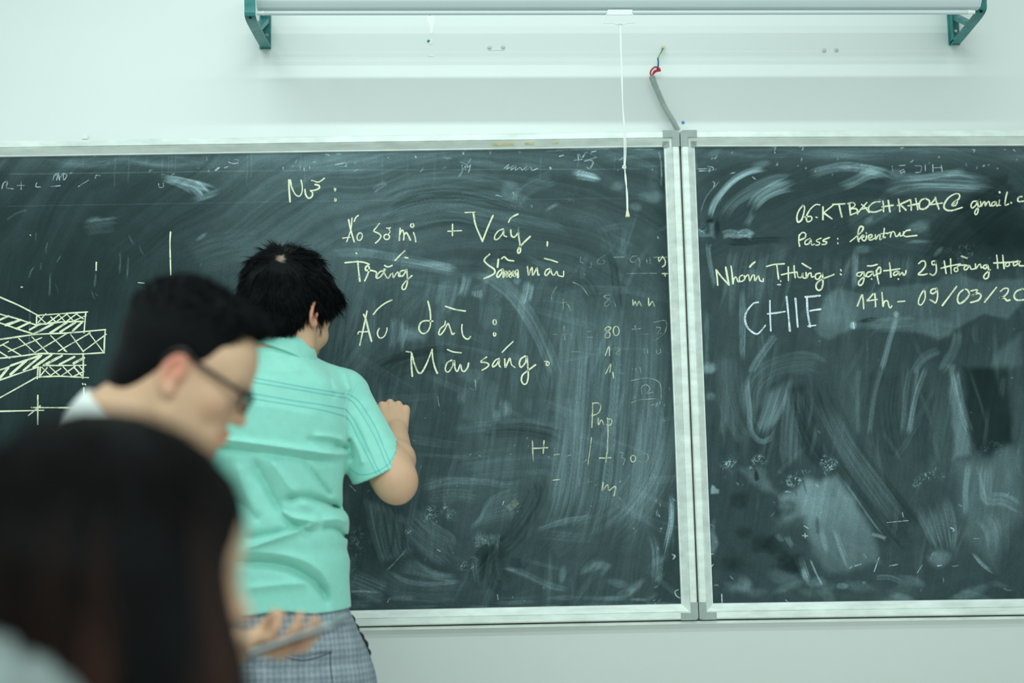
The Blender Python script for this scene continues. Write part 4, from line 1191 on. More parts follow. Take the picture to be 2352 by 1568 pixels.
r = Ribbons(*Fq)
r.line([(135, 1395), (180, 1280)], 4.4).line([(188, 1278), (198, 1350), (202, 1422)], 4.8)
r.line([(300, 1268), (265, 1310), (240, 1340), (345, 1325)], 4.4).line([(320, 1265), (325, 1330), (328, 1400)], 4.8)
r.line([(395, 1252), (402, 1330), (408, 1398)], 4.8).line([(408, 1390), (425, 1345), (455, 1345), (470, 1400), (485, 1415), (500, 1395)], 4.4).line([(565, 1350), (637, 1343)], 4.6)
r.line([(840, 1225), (810, 1270), (785, 1330), (785, 1375), (815, 1380), (850, 1320), (852, 1250), (840, 1222)], 4.6)
r.line([(975, 1210), (925, 1220), (910, 1250), (935, 1265), (970, 1240), (978, 1212), (985, 1290), (965, 1360), (935, 1345), (905, 1330)], 4.6)
r.line([(1185, 1190), (1110, 1290), (1035, 1390)], 5)
r.line([(1265, 1215), (1215, 1260), (1195, 1320), (1215, 1368), (1270, 1340), (1318, 1275), (1300, 1225), (1262, 1215)], 4.6)
r.line([(1340, 1235), (1405, 1225), (1375, 1275), (1345, 1285), (1415, 1260), (1445, 1285), (1420, 1330), (1370, 1350), (1335, 1357)], 4.6)
r.line([(1608, 1198), (1550, 1270), (1482, 1355)], 4.6)
r.line([(1650, 1240), (1690, 1210), (1732, 1212), (1725, 1255), (1680, 1300), (1640, 1310), (1690, 1310), (1720, 1338), (1752, 1330)], 4.6)
r.line([(1880, 1215), (1820, 1240), (1795, 1290), (1820, 1330), (1890, 1330), (1940, 1300), (1945, 1240), (1880, 1212)], 4.6)
r.build('chalk_lettering', M_chalk, board_r, 'yellow chalk handwriting')

r = Ribbons(*Eq)
r.line([(555, 1152), (510, 1165), (455, 1230), (435, 1300), (460, 1380), (520, 1432), (560, 1430), (618, 1362)], 5)
r.line([(660, 1138), (662, 1270), (668, 1408)], 5).line([(640, 1256), (720, 1248), (796, 1236)], 4.6).line([(810, 1103), (825, 1250), (840, 1410)], 5.6).line([(890, 1118), (900, 1240), (910, 1372)], 6)
r.line([(992, 1105), (1000, 1240), (1020, 1360), (1022, 1372)], 5.4).line([(978, 1104), (1040, 1100), (1112, 1092)], 5).line([(1020, 1230), (1060, 1222), (1116, 1215)], 5).line([(1005, 1368), (1070, 1360)], 5)
r.line([(728, 993), (755, 994)], 4).line([(1410, 1340), (1418, 1385)], 4)
r.build('chalk_lettering', M_chalkw, board_r, 'white chalk capitals')
r = Ribbons(*C4)
r.line([(120, 222), (200, 220)], 3).line([(130, 235), (215, 232), (220, 212), (185, 205)], 3).line([(222, 305), (232, 315), (226, 340)], 4.4).line([(610, 82), (632, 78), (625, 100)], 3.4).line([(625, 112), (628, 118)], 3.4).line([(785, 78), (812, 76), (806, 98)], 3.4)
r.line([(1440, 200), (1478, 198)], 3.4).line([(1470, 225), (1448, 235), (1455, 250), (1475, 235), (1478, 250)], 3.4).line([(1545, 200), (1585, 205), (1580, 240), (1550, 245)], 3.4).line([(1610, 195), (1612, 235)], 3.4).line([(1660, 195), (1662, 240)], 3.4).line([(1715, 195), (1722, 240)], 3.4).line([(1660, 215), (1720, 212)], 3)
r.line([(1450, 90), (1462, 82), (1470, 84)], 4).line([(1920, 95), (1935, 98), (1930, 112)], 3.4).line([(2185, 100), (2192, 95), (2198, 105)], 4).line([(2130, 98), (2136, 94)], 4).line([(480, 275), (500, 290)], 3).line([(335, 252), (365, 246)], 3).line([(1395, 205), (1398, 235)], 3)
r.o = C5
r.line([(740, 1018), (768, 1020)], 4).line([(755, 1005), (756, 1030)], 4).line([(1630, 972), (1648, 980), (1645, 992)], 4).line([(1550, 1200), (1575, 1196)], 4).line([(1258, 1200), (1310, 1192)], 4).line([(1055, 1200), (1090, 1190)], 4).line([(188, 1130), (205, 1128)], 4).line([(255, 1370), (258, 1428)], 4).line([(1170, 1235), (1200, 1150)], 3).line([(1430, 1240), (1460, 1195)], 2.6)
r.line([(640, 1405), (665, 1425), (700, 1420)], 3).line([(190, 1210), (205, 1190)], 3).line([(1340, 880), (1345, 905)], 3).line([(1250, 940), (1375, 928)], 2.4).line([(750, 960), (775, 975)], 3)
r.build('chalk_lettering', M_chalkw2, board_r, 'faint white chalk marks')
r = Ribbons(*C3)
r.line([(2050, 1080), (2066, 1090), (2055, 1105)], 5).line([(2085, 1290), (2066, 1300), (2072, 1325), (2094, 1340)], 3.4).line([(1730, 738), (1740, 750)], 3).line([(1968, 842), (1972, 850)], 4).line([(1030, 782), (1038, 760)], 3).line([(1000, 1320), (1003, 1350)], 3).line([(110, 660), (150, 700)], 2.6).line([(640, 130), (650, 190)], 2).line([(340, 1365), (352, 1345)], 3).line([(640, 1050), (655, 1060)], 4)
r.build('chalk_lettering', M_chalkw2, board_l, 'faint white chalk marks')
# glue mark of an old label
mb = MB()
P = [(1047, 795), (1106, 738), (1132, 775), (1072, 828)]
mb.hexa([W(760 + x * .3827, 860 + y * .3827, YB - .0003) for x, y in P], [W(760 + x * .3827, 860 + y * .3827, YB - .0009) for x, y in P])
M_label = simple_mat('torn_paper_label', (0.13, 0.16, 0.15), .8, .2, var=.35, scale=120)
tag(mb.build('torn_sticker', M_label, board_l), 'grey remains of a sticker')
# ---------------------------------------------------------------- rail below the boards
a, b = world_line((830, 1442.5), (1603, 1427), -1.62, -0.03), world_line((1603, 1427), (2352, 1416), 1.80, -0.03)
m0 = W(1603, 1427, -0.03)
mb = MB()
for p, q in ((a, m0), (m0, b)):
    h = 0.0050
    mb.hexa([(p[0], -0.001, p[2] - h), (p[0], -0.030, p[2] - h), (p[0], -0.030, p[2] + .0015), (p[0], -0.001, p[2] + .0015)],
            [(q[0], -0.001, q[2] - h), (q[0], -0.030, q[2] - h), (q[0], -0.030, q[2] + .0015), (q[0], -0.001, q[2] + .0015)])
tag(mb.build('mounting_rail', M_alu), 'thin pale metal rail running along the wall under both blackboards', 'rail')

# tape remains on the top rail of the long board
def frame_patch(pts, name='tape_residue', y=YF + .0090, parent=board_l, mat=M_tape, lab='brown tape glue'):
    mb = MB()
    A_ = [W(x, yy, y - .0032) for x, yy in pts]
    B_ = [W(x, yy, y + .002) for x, yy in pts]
    mb.hexa(B_, A_)
    return tag(mb.build(name, mat, parent), lab)
def band(x0, x1, f0=.2, f1=.8):
    """patch on the sloping inner band of the top rail between photo columns x0, x1"""
    def yy(x, f): return 324 + (x - 0) * (300 - 324) / 1559. + 17 + f * 13
    return [(x0, yy(x0, f0)), (x1, yy(x1, f0)), (x1, yy(x1, f1)), (x0, yy(x0, f1))]
frame_patch([(770, 333), (915, 325), (908, 331), (780, 335)])
frame_patch(band(1131, 1183, .15, .75)); frame_patch(band(1205, 1226, .2, .7)); frame_patch(band(1268, 1283, .15, .6))

# small white nub on top of the long board's frame
p = W(195, 317, -.03)
tag(MB().box((p[0] - .007, -.034, p[2] - .003), (p[0] + .007, -.012, p[2] + .008), .0015).build('plastic_clip', M_white), 'tiny white plastic clip on top of the long blackboard frame', 'clip')

# ---------------------------------------------------------------- wall brackets of the projector screen
def bracket(wall_bottom, front, top, label, plate_dx):
    xw = W(*wall_bottom)[0]
    root = empty('wall_bracket', (xw, -0.001, W(*wall_bottom)[2]), label, 'bracket', 'screen brackets')
    zb = W(*wall_bottom)[2]
    r = ray(*front)
    dist = xw / r[0]
    yf, zf = dist - D, CAMZ + r[2] * dist
    r2 = ray(*top)
    d2 = xw / r2[0]
    yt, zt = d2 - D, CAMZ + r2[2] * d2
    hw = 0.0125
    t = 0.004
    path = spline([(0.0 - .003, zb + .004), ((yf) * .5, zb + (zf - zb) * .5), (yf, zf), (yf - .012, zf + .022), (yf - .016, zt + .03), (yf - .014, zt + .09), (yf + .01, zt + .125), (-.003, zt + .13)], .008)
    rings = []
    for i, p in enumerate(path):
        tg = path[min(i + 1, len(path) - 1)] - path[max(i - 1, 0)]
        tg /= np.linalg.norm(tg)
        n = np.array([-tg[1], tg[0]]) * t / 2
        rings.append([(xw - hw, p[0] + n[0], p[1] + n[1]), (xw + hw, p[0] + n[0], p[1] + n[1]), (xw + hw, p[0] - n[0], p[1] - n[1]), (xw - hw, p[0] - n[0], p[1] - n[1])])
    MB().loft(rings).build('arm', M_teal, root, True, 30)
    # angle iron on the wall
    s = plate_dx
    xa, xb = sorted((xw - s * .0125, xw + s * .016))
    mb = MB().box((xa, -.004, zb), (xb, -.0005, zt + .135)).box((xw + s * .0095, -.026, zb), (xw + s * .0125, -.001, zt + .135))
    mb.build('wall_plate', M_teal, root)
    c = [(-.004, zb + .075), (yf * .62, zb + (zf - zb) * .62 + .004)]
    MB().hexa([(xw - .009, c[0][0], c[0][1] - .007), (xw + .009, c[0][0], c[0][1] - .007), (xw + .009, c[0][0], c[0][1] + .007), (xw - .009, c[0][0], c[0][1] + .007)],
              [(xw - .009, c[1][0], c[1][1] - .007), (xw + .009, c[1][0], c[1][1] - .007), (xw + .009, c[1][0] + .004, c[1][1] + .007), (xw - .009, c[1][0] + .004, c[1][1] + .007)]).build('brace', M_teal, root)
    MB().tube([(xw - s * .002, -.0035, zb + .035), (xw - s * .002, -.0075, zb + .035)], [.0055, .0035], 14).build('screw', M_steel, root)
    MB().tube([(xw, yf - .001, zf + .004), (xw, yf - .008, zf - .001)], .0035, 10).build('rivet', M_dark, root)
    return xw, yf, zf
bl = bracket((611, 113), (576, 42), (571, 6), 'teal steel screen bracket on the wall above the long blackboard drawing', -1)
br = bracket((2193, 104), (2251, 28), (2268, -6), 'teal steel screen bracket on the wall above the chalk email address', -1)

# ---------------------------------------------------------------- rolled-up projection screen with its pull cord
ys = bl[1] + .055
x0, x1 = W(592, 20, ys)[0], W(2246, 20, ys)[0]
zb0, zb1 = W(600, 23, ys)[2], W(2240, 21, ys)[2]
root = empty('projection_screen', ((x0 + x1) / 2, ys, zb0 + .03), 'rolled-up white projection screen in its long case under the ceiling', 'projection screen')
def tilt_z(x): return zb0 + (zb1 - zb0) * (x - x0) / (x1 - x0)
RH = 0.030
prof = [(-RH * .55, 0.0), (RH * .45, 0.0), (RH * .9, RH * .35), (RH, RH), (RH * .8, RH * 1.7), (0, RH * 2), (-RH * .75, RH * 1.75), (-RH, RH), (-RH * .93, RH * .5), (-RH * .9, RH * .42), (-RH * .86, RH * .34)]
MB().loft([[(x, ys + p[0], tilt_z(x) + p[1]) for p in prof] for x in (x0 + .004, x1 - .004)]).build('case', M_screen, root, True, 35)
for xa, xb in ((x0, x0 + .005), (x1 - .005, x1)):
    MB().loft([[(x, ys + p[0] * 1.04, tilt_z(x) - .001 + p[1] * 1.03) for p in prof] for x in (xa, xb)]).build('end_cap', M_screen, root, True, 35)
yb = ys - .006
q0, q1 = W(607, 30, yb), W(2222, 28, yb)
def bar_prof(r): return [(math.cos(a) * r, math.sin(a) * r * 1.05) for a in np.linspace(0, 2 * math.pi, 14, endpoint=False)]
MB().loft([[(q[0], yb + c, q[2] + s_) for c, s_ in bar_prof(.0053)] for q in (q0, q1)]).build('weight_bar', M_screen, root, True)
for q, sg in ((q0, -1), (q1, 1)):
    MB().loft([[(q[0] + sg * k, yb + c, q[2] + s_) for c, s_ in bar_prof(.0056 if k < .016 else .0045)] for k in (0, .016, .0175)]).build('bar_end_cap', M_white, root, True)
# pull handle: plate and wire loop
hp = [W(1396, 22, yb - .006), W(1453, 22, yb - .006), W(1451, 34, yb - .006), W(1394, 34, yb - .006)]
MB().hexa([tuple(np.array(p) + (0, .003, 0)) for p in hp], hp).build('handle_plate', M_white, root)
loop = spline([W(x, y, yb - .007) for x, y in ((1394, 32), (1390, 40), (1386, 50), (1392, 53), (1408, 53), (1420, 57), (1428, 57), (1440, 53), (1455, 52), (1459, 49), (1456, 40), (1452, 31))], .004)
MB().tube(loop, .0013, 8).build('handle_loop', M_white, root, True)
yc = yb - .008
def cordpts(l): return [W(x, y, yc) for x, y in l]
cord = MB()
cord.tube(spline(cordpts([(1423.5, 56), (1425, 100), (1427, 160), (1430, 240), (1433, 300), (1434, 340), (1433.5, 384)]), .01), .0014, 8)
cord.tube(spline([np.array(p) + (.0014, -.001, 0) for p in cordpts([(1424.5, 58), (1426, 120), (1428, 180), (1429, 240), (1434.5, 300), (1436, 345), (1434, 384)])], .01), .0013, 8)
co = cord.build('pull_cord', M_cord, root, True)
MB().tube(spline(cordpts([(1434, 386), (1438, 410), (1439, 440), (1440.5, 488)]), .008), .0014, 8).tube(spline([np.array(p) + (0, -.001, 0) for p in cordpts([(1435.5, 386), (1436, 412), (1441, 445), (1442, 488)])], .008), .0013, 8).build('cord_tail', M_cord, co, True)
kp = W(1433.5, 384, yc)
kn = MB()
kn.tube(spline([np.array(kp) + np.array(v) * .0034 for v in ((-1, 0, .7), (.2, -.9, .9), (1.1, 0, .2), (.2, .8, -.5), (-1, 0, -.3), (0, -1, -.9), (1, 0, -.6))], .001), .0019, 8)
kn.build('knot', M_cord, co, True)
tp = [W(1441, 484, yc), W(1441.8, 498, yc)]
MB().tube([tp[0], np.array(tp[0]) * .2 + np.array(tp[1]) * .8, tp[1]], [.0030, .0052, .0054], 16).build('cord_toggle', M_cream, co, True)
mb = MB()
zz = W(1423.5, 57, yc)
mb.tube(spline([np.array(zz) + np.array(v) * .003 for v in ((-1.5, 0, .3), (0, -.9, .9), (1.5, 0, .2), (.2, .8, -.6), (-1.2, -.2, -.5))], .001), .0016, 8).build('top_knot', M_cord, co, True)

# ---------------------------------------------------------------- loose wiring above the joint of the boards
root = empty('wiring_conduit', W(1557, 296, -.01), 'grey corrugated conduit with loose coloured wires above the joint of the blackboards', 'conduit')
path = spline([W(1557.5, 300, -.02), W(1545, 277, -.024), W(1527, 247, -.03), W(1512, 214, -.034), W(1502, 190, -.034), W(1497, 175, -.032)], .0012)
rad = [.0066 + .0012 * (1 if (i // 2) % 2 else -1) for i in range(len(path))]
MB().tube(path, rad, 14).build('corrugated_sleeve', M_grey, root, True, 80)
rw = MB()
rw.tube(spline([W(x, y, -.032 + dy) for x, y, dy in ((1497, 178, 0), (1494, 168, 0), (1497, 160, 0), (1505, 154, -.002), (1512, 156, -.002), (1515, 162, 0), (1507, 164, .002), (1500, 170, .002))], .002), .0022, 8)
rw.tube(spline([W(x, y, -.030) for x, y in ((1499, 176), (1501, 166), (1508, 161), (1516, 163), (1514, 157), (1508, 156))], .002), .0022, 8)
rw.build('red_wire', M_red, root, True)
MB().tube(spline([W(x, y, yy) for x, y, yy in ((1510, 160, -.03), (1511.5, 153, -.03), (1512, 143, -.028), (1511, 133, -.026))], .002), .0021, 8).build('blue_wire', M_blue, root, True)
MB().tube(spline([W(x, y, yy) for x, y, yy in ((1511, 134, -.026), (1515, 126, -.02), (1520, 117, -.01), (1522, 110, .002))], .002), .0013, 8).build('green_wire', M_green, root, True)
MB().tube(spline([W(x, y, yy) for x, y, yy in ((1512, 134, -.025), (1518, 125, -.018), (1525, 115, -.008), (1524, 109, .002))], .002), .0014, 8).build('cream_wire', M_cream, root, True)
cw = W(1523, 108, 0)
MB().box((cw[0] - .004, -.006, cw[2] - .004), (cw[0] + .004, .002, cw[2] + .003), .001).build('wire_sheath', M_cream, root)

# ---------------------------------------------------------------- screws, plugs and filler on the wall
M_plug = simple_mat('grey_plug_ring', (.50, .52, .51), .6)
def wall_plug(px, py, label, grp, r=.0052, mat=None, core=M_steel):
    p = W(px, py)
    root = empty('wall_plug', (p[0], 0, p[2]), label, 'wall plug', grp)
    MB().tube([(p[0], .002, p[2]), (p[0], -.0012, p[2]), (p[0], -.0018, p[2])], [r, r, r * .8], 16).build('collar', mat or M_plug, root, True, 50)
    MB().tube([(p[0], 0, p[2]), (p[0], -.0024, p[2]), (p[0], -.003, p[2])], [r * .5, r * .5, r * .3], 12).build('screw_head', core, root, True, 50)
wall_plug(1124.5, 110.5, 'pale wall plug at the end of the filler smear farther from the pull cord', 'wall plugs')
wall_plug(1155.5, 109.5, 'pale wall plug at the end of the filler smear nearer the pull cord', 'wall plugs')
wall_plug(1893, 116, 'pale wall plug above the chalk email board, the one of its pair nearer the conduit', 'wall plugs')
wall_plug(1921, 115, 'pale wall plug above the chalk email board, the one of its pair nearer the bracket', 'wall plugs')
def dab(name, px, py, r, mat, label, cat, sx=1.0, depth=.003):
    p = W(px, py)
    mb = MB()
    bmesh.ops.create_uvsphere(mb.bm, u_segments=14, v_segments=8, radius=1)
    for v in mb.bm.verts:
        n = 1 + .25 * (vnoise(np.array([v.co.x * 2 + px]), np.array([v.co.z * 2 + py]))[0] - .5)
        v.co = Vector((p[0] + v.co.x * r * sx * n, v.co.y * depth, p[2] + v.co.z * r * n))
    tag(mb.build(name, mat, None, True), label, cat)
dab('wall_plug_hole', 984.5, 94.5, .0040, M_plug_green, 'small green plastic plug set in the wall below the white filler streak', 'wall plug')
dab('wall_plug_hole', 988, 33.5, .0032, M_plug_green, 'small green plug at the top of the white filler streak, just under the screen bar', 'wall plug')
dab('putty_dab', 1569, 281.5, .0042, M_plug_blue, 'small blue dab on the wall beside the end of the conduit', 'dab')
def filler(pts, label):
    mb = MB()
    P = spline(pts + pts[:1], 4)[:-1]
    c = np.mean(P, 0)
    mb.hexa([W(x, y, .001) for x, y in P], [W(*(c + (np.array((x, y)) - c) * .93), -.0012) for x, y in P])
    tag(mb.build('wall_filler_patch', M_putty), label, 'filler patch')
filler([(980, 35), (997, 35), (998, 55), (995, 76), (988, 78), (986, 60), (981, 48)], 'white streak of wall filler hanging below the screen bar')
filler([(985, 92), (992, 89), (994, 98), (989, 102), (984, 98)], 'small white filler spot around the green plug')
filler([(981, 128), (990, 125), (997, 127), (994, 130), (985, 129)], 'thin white filler smear under the green plug')
filler([(1121, 112), (1130, 113), (1145, 112), (1160, 112), (1158, 115), (1140, 115), (1122, 116)], 'white filler smear linking two wall plugs')
# ---------------------------------------------------------------- continuous bodies: blended volumes turned into one smooth mesh


def unit(v):
    v = np.asarray(v, float)
    return v / (np.linalg.norm(v) + 1e-12)


class Vol:
    def __init__(self):
        self.ops = []

    def cone(self, a, b, ra, rb, k=0.02, op='+'):
        a, b = np.asarray(a, np.float32), np.asarray(b, np.float32)
        ba = b - a
        L = float(ba @ ba) + 1e-12

        def f(P):
            q = P - a
            t = np.clip(q @ ba / L, 0, 1)
            return np.linalg.norm(q - t[:, None] * ba, axis=1) - (ra + (rb - ra) * t)
        self.ops.append((f, k, op))
        return self

    def chain(self, pts, rad, k=0.015, op='+', kin=None):
        for i in range(len(pts) - 1):
            self.cone(pts[i], pts[i + 1], rad[i], rad[i + 1], k if (i or kin is None) else kin, op)
        return self

    def ell(self, c, r, R=None, k=0.02, op='+'):
        c, r = np.asarray(c, np.float32), np.asarray(r, np.float32)
        Rm = None if R is None else np.asarray(R, np.float32)

        def f(P):
            q = P - c
            if Rm is not None: q = q @ Rm
            a = np.linalg.norm(q / r, axis=1)
            b = np.linalg.norm(q / (r * r), axis=1) + 1e-9
            return np.where(a < 1e-3, -r.min(), a * (a - 1) / b)
        self.ops.append((f, k, op))
        return self

    def fn(self, f, k=0.0, op='+'):
        self.ops.append((f, k, op))
        return self

    def __call__(self, P):
        P = np.asarray(P, np.float32)
        d = np.full(len(P), 9.0, np.float32)
        for f, k, op in self.ops:
            if op == 'd':                      # displacement
                d = d + f(P, d)
                continue
            e = f(P)
            if op == '+':
                if k > 0:
                    h = np.maximum(k - np.abs(d - e), 0) / k
                    d = np.minimum(d, e) - h * h * k * 0.25
                else:
                    d = np.minimum(d, e)
            else:
                e = -e if op == '-' else e     # '-' carve, '&' keep only inside
                if k > 0:
                    h = np.maximum(k - np.abs(d - e), 0) / k
                    d = np.maximum(d, e) + h * h * k * 0.25
                else:
                    d = np.maximum(d, e)
        return d.astype(np.float32)

    def mesh(self, lo, hi, h, proj=2):
        lo, hi = np.asarray(lo, float), np.asarray(hi, float)
        n = (np.ceil((hi - lo) / h / 4).astype(int)) * 4
        nc = n // 4 + 1
        g = [lo[i] + np.arange(nc[i]) * 4 * h for i in range(3)]
        C = self(np.stack(np.meshgrid(*g, indexing='ij'), -1).reshape(-1, 3)).reshape(nc)
        m = np.full([k - 1 for k in nc], 9.0)
        for i in (0, 1):
            for j in (0, 1):
                for k in (0, 1):
                    m = np.minimum(m, np.abs(C[i:nc[0] - 1 + i, j:nc[1] - 1 + j, k:nc[2] - 1 + k]))
        act = m < 4 * h * 2.6
        N = n + 1
        up = np.zeros(N, bool)
        a4 = act.repeat(4, 0).repeat(4, 1).repeat(4, 2)
        for i in (0, 1):
            for j in (0, 1):
                for k in (0, 1):
                    up[i:i + n[0], j:j + n[1], k:k + n[2]] |= a4
        ci = [np.minimum((np.arange(N[i]) + 2) // 4, nc[i] - 1) for i in range(3)]
        V = C[np.ix_(*ci)].copy()
        idx = np.argwhere(up)
        P = (lo + idx * h).astype(np.float32)
        V[up] = np.concatenate([self(P[i:i + 400000]) for i in range(0, len(P), 400000)])
        s = V < 0
        s0 = s[:-1, :-1, :-1]
        allv, anyv = s0.copy(), s0.copy()
        cs = [(i, j, k) for i in (0, 1) for j in (0, 1) for k in (0, 1)]
        for i, j, k in cs[1:]:
            t = s[i:n[0] + i, j:n[1] + j, k:n[2] + k]
            allv &= t
            anyv |= t
        cell = anyv & ~allv
        ids = np.full(n, -1, np.int64)
        cidx = np.argwhere(cell)
        ids[cell] = np.arange(len(cidx))
        acc, cnt = np.zeros((len(cidx), 3)), np.zeros(len(cidx))
        for a in cs:
            for ax in range(3):
                if a[ax]: continue
                b = list(a)
                b[ax] = 1
                va = V[cidx[:, 0] + a[0], cidx[:, 1] + a[1], cidx[:, 2] + a[2]]
                vb = V[cidx[:, 0] + b[0], cidx[:, 1] + b[1], cidx[:, 2] + b[2]]
                x = (va < 0) != (vb < 0)
                t = np.where(x, va / np.where(x, va - vb, 1), 0)
                pt = np.array(a, float)[None] + np.zeros((len(cidx), 3))
                pt[:, ax] += t
                acc += np.where(x[:, None], pt, 0)
                cnt += x
        verts = lo + (cidx + acc / cnt[:, None]) * h
        quads = []
        for ax in range(3):
            b, c = (ax + 1) % 3, (ax + 2) % 3
            sl0, sl1 = [slice(None)] * 3, [slice(None)] * 3
            sl0[ax], sl1[ax] = slice(0, -1), slice(1, None)
            A_, B_ = s[tuple(sl0)], s[tuple(sl1)]
            e = np.argwhere(A_ != B_)
            ok = (e[:, b] > 0) & (e[:, c] > 0) & (e[:, b] < n[b]) & (e[:, c] < n[c])
            e = e[ok]
            fl = A_[tuple(e.T)]
            q = []
            for db, dc in ((-1, -1), (0, -1), (0, 0), (-1, 0)):
                o = e.copy()
                o[:, b] += db
                o[:, c] += dc
                q.append(ids[tuple(o.T)])
            q = np.stack(q, 1)
            q[~fl] = q[~fl][:, ::-1]
            quads.append(q)
        quads = np.vstack(quads)
        quads = quads[(quads >= 0).all(1)]
        for _ in range(proj):
            dd, gr = self(verts), self.grad(verts, h * .6)
            g2 = (gr ** 2).sum(1) + 1e-6
            st = np.clip(dd / g2, -h, h)[:, None] * gr
            l = np.linalg.norm(st, axis=1, keepdims=True)
            verts = verts - st * np.minimum(1, h / (l + 1e-9))
        return verts, quads

    def grad(self, P, e):
        return np.stack([(self(P + np.eye(3)[i] * e) - self(P - np.eye(3)[i] * e)) / (2 * e) for i in range(3)], 1)


class Frame:
    """local frame: columns right, forward, up at centre c, scale s"""

    def __init__(self, c, fwd, up=(0, 0, 1), s=1.0, roll=0.0):
        f = unit(fwd)
        r = unit(np.cross(f, up))
        u = np.cross(r, f)
        ca, sa = math.cos(roll), math.sin(roll)
        r, u = r * ca + u * sa, u * ca - r * sa
        self.R = np.stack([r, f, u], 1)
        self.c, self.s = np.asarray(c, float), s

    def __call__(self, p):
        return self.c + self.R @ (np.asarray(p, float) * self.s)

    def inv(self, P):
        return ((np.asarray(P) - self.c) @ self.R) / self.s


def rotz(a): return np.array([[math.cos(a), -math.sin(a), 0], [math.sin(a), math.cos(a), 0], [0, 0, 1]])
def rotx(a): return np.array([[1, 0, 0], [0, math.cos(a), -math.sin(a)], [0, math.sin(a), math.cos(a)]])
def roty(a): return np.array([[math.cos(a), 0, math.sin(a)], [0, 1, 0], [-math.sin(a), 0, math.cos(a)]])


def add_head(S, F, ear_y=0.0, nose=1.0, ears=True, ear_z=0.0):
    s = F.s
    E = lambda c, r, k=.02, op='+', R=None: S.ell(F(c), np.array(r) * s, F.R if R is None else F.R @ R, k * s, op)
    K = lambda a, b, ra, rb, k=.015, op='+': S.cone(F(a), F(b), ra * s, rb * s, k * s, op)
    E((0, -.012, .030), (.075, .095, .082))
    E((0, .030, -.020), (.063, .060, .085), .03)
    E((0, .055, .035), (.058, .034, .045), .03)
    for m in (1, -1):
        K((m * .056, .005, -.045), (m * .052, .012, -.068), .016, .014, .025)
        K((m * .052, .012, -.068), (m * .014, .074, -.100), .015, .014, .022)
        E((m * .040, .058, -.022), (.024, .026, .022), .02)
        K((m * .044, .070, .018), (m * .012, .086, .014), .009, .009, .014)
    E((0, .076, -.098), (.020, .017, .016), .016)
    E((0, .068, -.066), (.032, .026, .026), .018)
    # eye sockets and closed lids
    for m in (1, -1):
        E((m * .031, .099, -.001), (.016, .013, .010), .010, '-')
        E((m * .031, .073, -.002), (.0145, .0145, .0125), .004)
        K((m * .018, .0855, -.006), (m * .045, .078, -.006), .0016, .0014, .002)
    # nose
    K((0, .084, .008), (0, .084 + .022 * nose, -.030), .0075, .0085, .010)
    E((0, .086 + .020 * nose, -.032), (.0105, .0105, .0095), .006)
    for m in (1, -1):
        E((m * .0115, .092 + .003 * nose, -.034), (.0075, .010, .0075), .005)
        E((m * .0062, .094 + .008 * nose, -.0415), (.0034, .0042, .003), .002, '-')
    # lips
    K((-.019, .084, -.063), (0, .0945, -.0585), .0040, .0058, .005)
    K((.019, .084, -.063), (0, .0945, -.0585), .0040, .0058, .005)
    K((-.017, .084, -.068), (0, .0935, -.071), .0042, .0066, .005)
    K((.017, .084, -.068), (0, .0935, -.071), .0042, .0066, .005)
    K((-.021, .089, -.0645), (.021, .089, -.0645), .0012, .0012, .004, '-')
    # ears
    if ears:
        for m in (1, -1):
            A = rotz(m * .42) @ rotx(-.18)
            e = np.array((m * .080, ear_y - .010, ear_z - .002))
            E(e, (.0065, .0185, .0310), .006, '+', A)
            E(e + (m * .0015, .007, -.024), (.007, .008, .010), .006)
            E(e + (m * .0065, .001, .003), (.0055, .0105, .0195), .003, '-', A)
            E(e + (m * .002, .0075, -.004), (.006, .004, .007), .004)


def finger_dirs(X, Y, Z, angles, spread=0.0):
    out, a = [], 0.0
    for g in angles:
        a += math.radians(g)
        out.append(unit((Y * math.cos(a) - Z * math.sin(a)) + X * spread))
    return out


def add_hand(S, o, X, Y, Z, curls, thumb, s=1.0, knuckle=1.0):
    """o wrist, X thumb side, Y towards the fingers, Z back of the hand; curls = 4 x 3 flexion angles; thumb = 3 points in hand space"""
    X, Y, Z = map(unit, (X, Y, Z))
    T = lambda p: o + s * (X * p[0] + Y * p[1] + Z * p[2])
    kn = [(.027, .084, .002), (.0085, .088, .005), (-.010, .083, .003), (-.0265, .074, -.002)]
    ln = [(.043, .025, .020), (.047, .029, .021), (.043, .027, .021), (.034, .020, .019)]
    rd = [(.0098, .0086, .0078, .0066), (.0100, .0088, .0078, .0066), (.0095, .0083, .0074, .0064), (.0085, .0074, .0066, .0058)]
    st = [(.016, .010, 0), (.006, .006, .002), (-.006, .006, .001), (-.014, .010, -.002)]
    tips = []
    for i in range(4):
        S.cone(T(st[i]), T(kn[i]), .0138 * s, .0105 * s, .007 * s)
        if knuckle: S.ell(T(np.array(kn[i]) + (0, 0, .0062)), np.array((.0088, .0092, .0092)) * s * knuckle, None, .0035 * s)
        p = T(kn[i])
        for j, dv in enumerate(finger_dirs(X, Y, Z, curls[i], (-.02, 0, .02, .05)[i])):
            q = p + dv * ln[i][j] * s
            S.cone(p, q, rd[i][j] * s, rd[i][j + 1] * s, .0045 * s)
            p = q
        tips.append(p)
    S.cone(T((.006, .030, -.012)), T((-.010, .060, -.010)), .015 * s, .013 * s, .012 * s)
    b = T((.018, .018, -.006))
    pts = [b] + [T(t) for t in thumb]
    S.chain(pts, [.0155 * s, .0125 * s, .0100 * s, .0072 * s], .008 * s)
    tips.append(pts[-1])
    return tips


